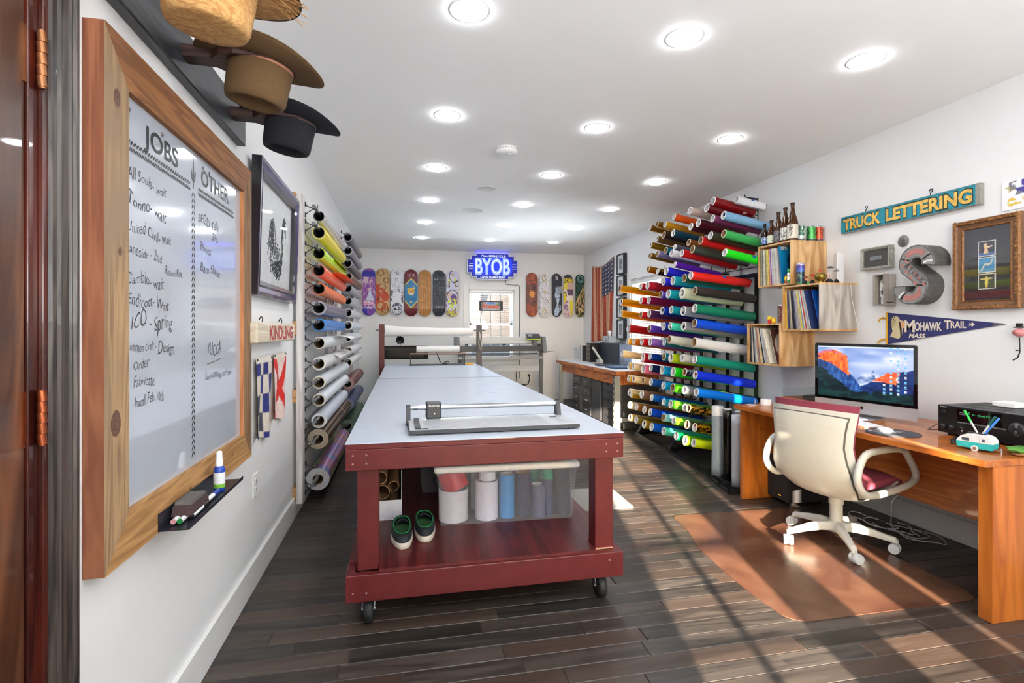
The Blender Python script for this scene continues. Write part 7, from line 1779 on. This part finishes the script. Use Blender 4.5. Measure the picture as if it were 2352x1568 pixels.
# turntable
tt = deskitem('turntable', 'wooden turntable with clear cover behind the computer', 'turntable', 3.035, 3.262, z=D0)
MB().box((-.19, -.23, .028), (.19, .24, .052)).build('plinth', wood((150, 92, 56), (96, 54, 30), 'y', rough=.35, dens=12), tt, bevel=.003)
for x, y in ((-.16, .2), (.16, .2), (-.16, -.19), (.16, -.19)): MB().cyl((x, y, 0), (x, y, .0278), .02, n=16).build('foot', M_BLACK, tt)
MB().lathe([(0, 0), (.148, 0), (.15, .003), (.15, .016), (.147, .019), (.05, .0195), (.0, .0195)], 48, c=(-.01, -.0, .0523)).build('platter', solid((36, 36, 38), .45), tt)
m = MB(); m.lathe([(.003, .0195), (.003, .03), (0, .031)], 10, c=(-.01, 0, .0523)); m.lathe([(.05, 0), (.05, .0004), (0, .0004)], 24, c=(-.01, 0, .072)); m.build('spindle', M_CHROME, tt)
m = MB(); m.tube([(.13, -.18, .085), (.06, -.15, .088), (-.03, -.13, .082)], .004, n=8); m.lathe([(.02, 0), (.02, .03), (0, .032)], 18, c=(.14, -.185, .0525)); m.build('tonearm', M_CHROME, tt)
m = MB(); 
for a, b in (((-.185, -.222, .0525), (-.182, .235, .115)), ((.182, -.222, .0525), (.185, .235, .115)), ((-.1815, .232, .0525), (.1815, .235, .115)), ((-.1815, -.222, .0525), (.1815, -.219, .115)), ((-.185, -.222, .1153), (.185, .235, .118))): m.box(a, b)
m.build('dust_cover', clear((250, 252, 252), .975, .04), tt)
rl = deskitem('tape_roll', 'white roll of tape at the far end of the desk', 'tape', 2.66, 3.44); MB().pipe((0, 0, 0), (0, 0, .04), .037, .026, n=30).build('tape_ring', solid((240, 240, 238), .5), rl)
pp2 = deskitem('paper_strips', 'few thin white and red printed strips at the far corner of the desk', 'paper', 2.53, 3.44, .4)
for k in range(3): MB().box((-.05+k*.012, -.04, k*.0016), (.05-k*.01, -.01+k*.018, k*.0016+.001)).build('strip', solid(((238, 236, 232), (200, 80, 70), (230, 230, 228))[k], .6), pp2)
# receiver
rc = thing('stereo_receiver', 'black stereo receiver with a lit green display on the desk', 'receiver', T(3.02, 2.09, D0, rz=.035)); fx = -.172
MB().box((fx+.012, -.215, .012), (.17, .215, .158)).build('chassis', solid((58, 58, 60), .4, .3), rc, bevel=.002); MB().box((fx, -.217, .012), (fx+.0115, .217, .158)).build('front_panel', solid((20, 20, 22), .3), rc, bevel=.003)
for y in (-.17, .17):
    for x in (-.13, .13): MB().cyl((x, y, 0), (x, y, .0118), .022, n=16).build('foot', M_BLACK, rc)
RM = Matrix([[0, 0, -1, fx-.0003], [-1, 0, 0, 0], [0, 1, 0, 0], [0, 0, 0, 1]])
def rb(name, mt, fn): m = MB(); fn(m); o = m.build(name, mt, rc); o.matrix_local = RM; return o
rb('display_window', solid((6, 8, 8), .06, coat=1), lambda m: m.box((-.118, .085, 0), (.085, .148, .0006)))
rb('display_text', emit((60, 190, 110), .8), lambda m: (m.text('P---|See|TV---', -.045, .122, .0009, .010, .095), m.text('Z', -.068, .125, .0009, .012)))
rb('button_row', solid((150, 154, 160), .3, .5), lambda m: [m.box((-.116+k*.0245, .076, 0), (-.094+k*.0245, .081, .0015)) for k in range(9)])
rb('brand_text', solid((200, 202, 206), .4), lambda m: (m.text('ONKYO', -.205, .146, .0008, .0055, .034, bold=.03), m.text('Bluetooth', -.106, .128, .0009, .004, .022), m.text('DOLBY ATMOS', -.108, .119, .0009, .004, .026), m.text('PHONES', -.105, .05, .0008, .003, .012), m.lathe([(.001, 0), (.001, .0005)], 6) and None))
for (y, z, r, h) in ((-.188, .122, .011, .003), (-.186, .045, .013, .014), (-.143, .045, .013, .014), (.155, .09, .033, .02), (-.095, .035, .0055, .002)):
    o = rb('knob', solid((44, 44, 46), .3, .3) if r > .006 else M_CHROME, lambda m: m.lathe([(r, 0), (r, h*.8), (r*.9, h), (r*.2, h+.0004), (0, h+.0004)], 30, c=(y, z, 0)))
    if r > .03: rb('dial_mark', solid((190, 192, 196), .3, .5), lambda m: [m.beam((.155+.008*math.cos(a), .09+.008*math.sin(a), h+.001), (.155+.03*math.cos(a), .09+.03*math.sin(a), h+.001), .0012, .0006) for a in (1.2, 1.45, 1.7, 4.4, 4.7, 5.0)])
m = MB()
for i in range(8):
    for j in range(9): m.box((-.13+i*.035, -.19+j*.043, .1582), (-.104+i*.035, -.166+j*.043, .1586))
m.build('vent_grille', solid((24, 24, 26), .6), rc)
m = MB(); m.tube(curve([(-.17, .222, .05), (-.19, .25, .02), (-.17, .275, .01), (-.15, .25, .012), (-.16, .225, .02)]), .0022, n=6); m.build('cable_loop', M_BLACK, rc)
wb_ = thing('white_streaming_box', 'small white box on top of the receiver', 'device', T(3.10, 2.135, D0+.1592)); MB().box((-.045, -.055, 0), (.045, .055, .026)).build('device_body', solid((240, 240, 240), .3), wb_, bevel=.005, seg=3)
an = thing('antenna', 'short black antenna standing behind the receiver', 'antenna', T(3.225, 2.055, D0)); m = MB(); m.cyl((0, 0, 0), (0, 0, .16), .006, n=10); m.beam((0, 0, .155), (0, .02, .30), .009, .005); m.build('antenna_rod', M_BLACK, an)
# trailer pen holder
tp = deskitem('trailer_pen_holder', 'small white and turquoise camper trailer pen holder at the front of the desk', 'pen holder', 2.64, 1.945, PI/2+1.9-.05)
TM = T(2.628, 1.945, D0) @ Matrix([[.30, .954, 0, 0], [-.954, .30, 0, 0], [0, 0, 1, 0], [0, 0, 0, 1]])
tp.matrix_world = TM   # local x = to the right as seen, y = away from the camera
prof = [(-.062, .012), (.06, .010), (.066, .02), (.067, .048), (.058, .066), (.04, .074), (.0, .078), (-.03, .074), (-.05, .064), (-.064, .045), (-.07, .03)]
lo = [(-.066, .0115)]+[(.064, .010), (.067, .02), (.0672, .038), (-.0695, .038), (-.0695, .026)]
hi = [(-.0695, .0383), (.0672, .0383), (.066, .054), (.055, .068), (.038, .074), (.0, .078), (-.03, .074), (-.05, .064), (-.063, .05)]
XZ = Matrix([[1, 0, 0, 0], [0, 0, 1, -.03], [0, 1, 0, 0], [0, 0, 0, 1]])
MB().prism(lo[::-1], 0, .06).build('lower_body', solid((36, 178, 180), .3), tp, M=XZ, bevel=.0015); MB().prism(hi[::-1], 0, .06).build('upper_body', solid((228, 230, 234), .3), tp, M=XZ, bevel=.0015)
m = MB()
for z in (.046, .054, .062, .069): m.box((-.055+.0*z, -.0308, z), (.058, -.0304, z+.0006))
m.box((.018, -.0309, .012), (.0188, -.0303, .066)); m.box((.046, -.0309, .012), (.0468, -.0303, .066)); m.box((-.05, -.0309, .026), (-.02, -.0303, .027)); m.build('panel_lines', solid((170, 174, 180), .4), tp)
m = MB(); m.box((-.048, -.0312, .043), (-.02, -.0302, .056)); m.box((.028, -.0312, .044), (.037, -.0302, .057)); m.build('window', solid((70, 84, 96), .2), tp)
m = MB(); m.cyl((0, -.0315, .011), (0, -.024, .011), .0135, n=22); m.build('wheel', solid((236, 236, 236), .4), tp); m = MB(); m.cyl((0, -.0320, .011), (0, -.0316, .011), .008, n=18); m.build('hubcap', M_CHROME, tp)
m = MB(); m.beam((.065, 0, .014), (.095, 0, .012), .008, .004); m.cyl((.085, 0, .0), (.085, 0, .022), .003, n=8); m.cyl((.085, 0, 0), (.085, 0, .003), .006, n=10); m.build('tow_bar', M_CHROME, tp)
m = MB(); m.box((-.035, -.02, .0782), (.035, .02, .0792)); m.build('opening', solid((40, 38, 40), .8), tp)
for k, (x, tx, c1, c2, lab, ln) in enumerate(((.0, -.05, (40, 206, 70), (206, 206, 214), 'bright green highlighter in the trailer pen holder', .10), (.02, .045, (20, 88, 84), (206, 206, 210), 'dark teal pen in the trailer pen holder', .085), (.028, .05, (70, 140, 226), (60, 120, 206), 'light blue pen in the trailer pen holder', .08))):
    p = thing('pen', lab, 'pen', TM, 'pens in the trailer holder'); a = Vector((x, 0, .0795)); b = Vector((x+tx, .0, .0795+ln)); q = a.lerp(b, .5)
    MB().cyl(a, q, .0042, n=12).build('barrel', solid(c2, .4), p); MB().cyl(q, b, .0052, .0046, n=12).build('cap', solid(c1, .35), p)
rt_ = deskitem('router', 'flat black router with folded wings lying before the receiver', 'router', 2.725, 2.03, .3); m = MB(); m.prism([(-.07, -.06), (.05, -.08), (.08, .0), (.05, .09), (-.07, .07), (-.03, .0)], .002, .022); m.build('router_body', solid((30, 30, 32), .3), rt_, bevel=.005)
m = MB()
for k in range(5): m.box((-.03+k*.014, -.05, .0222), (-.024+k*.014, .05, .0232))
m.build('vents', solid((70, 72, 74), .4), rt_)
lf = deskitem('leaf_dish', 'green leaf-shaped cloth dish on a wooden base at the right edge of the desk', 'dish', 2.725, 1.80+.025, .2)
m = MB(); P = []; 
for k in range(30):
    a = 2*PI*k/30; r = .085*(1+.12*math.cos(7*a))*(1 if math.cos(a) > -.3 else .9); P.append((r*1.15*math.cos(a)*.9, r*math.sin(a)*.62))
R = [[(x*f, y*f, z) for x, y in P] for f, z in ((.7, .014), (1.0, .026), (.99, .029), (.5, .018), (.05, .017))]; m.rings(R, caps=(True, True)); m.build('leaf', solid((90, 150, 60), .7, var=.25, scale=30, bump=.5), lf)
MB().lathe([(.03, 0), (.06, .002), (.066, .012), (.0, .0138)], 24, sy=.5).build('wood_base', solid((150, 100, 60), .5), lf)

# subwoofer and cables under the desk
sw = thing('subwoofer', 'black subwoofer with a small amber light under the desk', 'speaker', T(2.70, 3.245, 0)); MB().box((0, 0, .028), (.34, .22, .335)).build('cabinet', solid((34, 32, 34), .6), sw, bevel=.004); MB().box((-.008, .006, .034), (-.0003, .214, .33)).build('grille_cloth', solid((40, 36, 38), .9, bump=.3, scale=300), sw, bevel=.003)
m = MB(); m.box((-.0098, .075, .062), (-.0082, .098, .067)); m.build('power_light', emit((255, 170, 40), 1.4), sw)
for x, y in ((.03, .03), (.31, .03), (.03, .19), (.31, .19)): MB().cyl((x, y, 0), (x, y, .0278), .014, n=12).build('foot', M_BLACK, sw)
random.seed(21)
for k, (c, lab) in enumerate((((206, 206, 206), 'white cable coiled on the floor behind the chair base'), ((60, 60, 62), 'dark cable coiled on the floor under the desk'), ((170, 172, 174), 'grey cable lying on the floor under the desk'))):
    pts = []; cx, cy = 3.0+.02*k, 2.95-.12*k
    for j in range(22): a = j*.62+k; pts.append((cx+(.07+.03*math.sin(j+k))*math.cos(a)+.004*j, cy+(.13+.03*math.cos(j*.7))*math.sin(a)-.008*j, .006+.003*(j % 3)+.002*k))
    one(MB().tube(curve(pts), .0035, n=6), 'cable', solid(c, .5), lab, 'cord')
one(MB().tube(curve([(3.0, 2.66, .27), (2.98, 2.7, .20), (3.02, 2.74, .12), (3.06, 2.78, .03)]), .003, n=6), 'cable', M_WHITEP, 'thin white cable hanging down behind the chair column', 'cord')
one(MB().tube(curve([(3.2, 1.98, .30), (3.17, 1.95, .24), (3.12, 1.92, .16), (3.12, 1.93, .10), (3.18, 1.97, .09), (3.2, 2.02, .12)]), .008, n=7), 'cable', M_BLACK, 'thick black cable loop beside the near desk panel', 'cord')
one(MB().tube([(3.235, 2.6, .25), (3.22, 2.4, .2), (3.22, 2.2, .17), (3.22, 2.05, .26), (3.22, 1.98, .28)], .0025, n=6), 'cable', solid((200, 190, 180), .5), 'thin beige cable drooping along the baseboard under the desk', 'cord')

# ================================================================ chair mat and chair
M_CMAT = wood((84, 54, 42), (60, 38, 30), 'x', rough=.26, dens=3, bump=.02, stretch=3, c3=(100, 70, 54), rings=2)
P = []
def arcp(cx, cy, r, a0, a1, n=6): return [(cx+r*math.cos(math.radians(a0+(a1-a0)*k/n)), cy+r*math.sin(math.radians(a0+(a1-a0)*k/n))) for k in range(n+1)]
P = arcp(1.745, 2.06, .10, 200, 265)+arcp(2.60, 2.03, .075, 275, 355)+arcp(2.66, 3.18, .06, 5, 85)+arcp(1.85, 3.20, .065, 95, 180)+[(1.76, 3.0), (1.68, 2.75), (1.645, 2.4), (1.64, 2.2)]
one(MB().prism(P, .0006, .0035), 'chair_mat', M_CMAT, 'glossy reddish brown chair mat with rounded corners under the office chair', 'mat')
CX, CY, CR = 2.525, 2.65, math.radians(15)
oc_ = thing('office_chair', 'cream plastic office chair with maroon cushions facing the desk', 'chair', T(CX, CY, .0035, rz=CR))
M_CR = solid((200, 198, 188), .35, var=.02); M_MAR = solid((136, 56, 74), .95, var=.12, scale=200, bump=.3); M_CR2 = solid((196, 195, 187), .4, var=.02)
prof = [(-.305, .815, .246), (-.312, .77, .240), (-.318, .70, .230), (-.318, .62, .224), (-.312, .54, .236), (-.296, .46, .252), (-.262, .39, .252), (-.20, .335, .238), (-.12, .298, .215), (-.03, .280, .20), (.06, .285, .20), (.15, .31, .21), (.23, .352, .225)]
def loft(pf, inset, wadd, wrap, thick, ny=14, i0=0, i1=None, top=0):
    pf = pf[i0:i1]; R = []
    for i, (x, z, w) in enumerate(pf):
        a = Vector(pf[max(i-1, 0)][:2]); b = Vector(pf[min(i+1, len(pf)-1)][:2]); d = (b-a).normalized(); nrm = Vector((-d.y, d.x))   # towards the sitter
        ww = w+wadd; row = []; back = []
        for j in range(ny+1):
            s = j/ny*2-1; q = inset+wrap*(1 if z > .4 or x < -.15 else .45)*abs(s)**2.6
            row.append((x+nrm.x*q, ww*s, z+nrm.y*q)); th_ = thick*(1-abs(s)**6*.6); back.append((x+nrm.x*(q+th_), ww*s, z+nrm.y*(q+th_)))
        R.append(row+back[::-1])
    m = MB(); m.rings(R, caps=(True, True)); return m
loft([(x, z-(.018 if i == 0 else 0), w) for i, (x, z, w) in enumerate(prof)], 0, -.024, .045, .012).build('outer_shell', M_CR, oc_, bevel=.004)
groove = loft([(x, z-(.012 if i == 0 else 0), w) for i, (x, z, w) in enumerate(prof)], .006, -.019, .05, .006); groove.build('shell_seam', solid((84, 82, 76), .6), oc_)
loft([(x, z+(.012 if i == 0 else 0), w) for i, (x, z, w) in enumerate(prof)], .0125, .008, .07, .016).build('inner_shell', M_CR2, oc_, bevel=.004)
bc = [(x+ .0, z+(.045 if i == 0 else 0), w) for i, (x, z, w) in enumerate(prof)][:7]
loft(bc, .029, .004, .066, .05).build('back_cushion', M_MAR, oc_, bevel=.012, seg=3)
scp = [(-.235, .435, .19), (-.17, .412, .195), (-.08, .398, .2), (.02, .395, .205), (.12, .402, .215), (.21, .405, .222), (.28, .388, .215)]
m = MB(); R = []
for x, z, w in scp:
    up = [(x, w*s, z+.03-.02*abs(s)**4+(-.012 if x > .25 else 0)) for s in [j/8*2-1 for j in range(9)]]; dn = [(x, w*.96*s, z-.035) for s in [j/8*2-1 for j in range(9)]][::-1]; R.append(up+dn)
m.rings(R, caps=(True, True)); m.build('seat_cushion', M_MAR, oc_, bevel=.012, seg=3)
arm = [(-.262, .49), (-.245, .545), (-.205, .593), (-.15, .610), (-.05, .613), (.08, .607), (.165, .594), (.20, .572), (.25, .515), (.292, .462), (.300, .435), (.285, .41), (.235, .392), (.12, .380), (0, .375), (-.13, .378), (-.19, .392), (-.235, .425), (-.258, .46)]
for s in (-1, 1): MB().tube(curve([(x, s*.272, z-.004) for x, z in arm], True, 3), .019, n=12, closed=True, flat=1.0).build('armrest', M_CR2, oc_)
m = MB(); m.cyl((0, 0, .10), (0, 0, .275), .034, n=26); m.cyl((0, 0, .235), (0, 0, .277), .039, n=26); m.build('column', M_CR2, oc_)
m = MB(); m.lathe([(.0, .07), (.04, .07), (.048, .085), (.048, .125), (.038, .135), (0, .136)], 26); m.build('hub', M_CR2, oc_)
for a in (99, 171, 243, 315, 27):
    A_r = math.radians(a)-CR; c_, s_ = math.cos(A_r), math.sin(A_r); m = MB(); R = []
    for r, z, w, h in ((.03, .105, .024, .026), (.10, .108, .022, .024), (.18, .098, .019, .02), (.255, .082, .017, .016), (.285, .078, .017, .016), (.298, .07, .012, .012)):
        R.append([(r*c_-s_*w*y, r*s_+c_*w*y, z+h*zz_) for y, zz_ in ((-1, -1), (-1, .2), (-.6, 1), (.6, 1), (1, .2), (1, -1))])
    m.rings(R, caps=(True, True), sm=False); lg = m.build('base_leg', M_CR2, oc_, bevel=.006, seg=3)
    cx, cy = .293*c_, .293*s_; sw_ = math.radians(a*1.7+20); m = MB(); m.cyl((cx, cy, .045), (cx, cy, .075), .008, n=12)
    u_ = Vector((math.cos(sw_), math.sin(sw_), 0)); c0 = Vector((cx, cy, .0295))-Vector((-u_.y, u_.x, 0))*.012; m.cyl(c0-u_*.006, c0+u_*.006, .024, n=20); cs_ = m.build('caster_housing', M_CR2, oc_)
    for q in (-1, 1): m = MB(); m.cyl(c0+u_*q*.008, c0+u_*q*.026, .0292, .027, n=26); m.build('caster_wheel', solid((200, 204, 208), .35), cs_, bevel=.003)
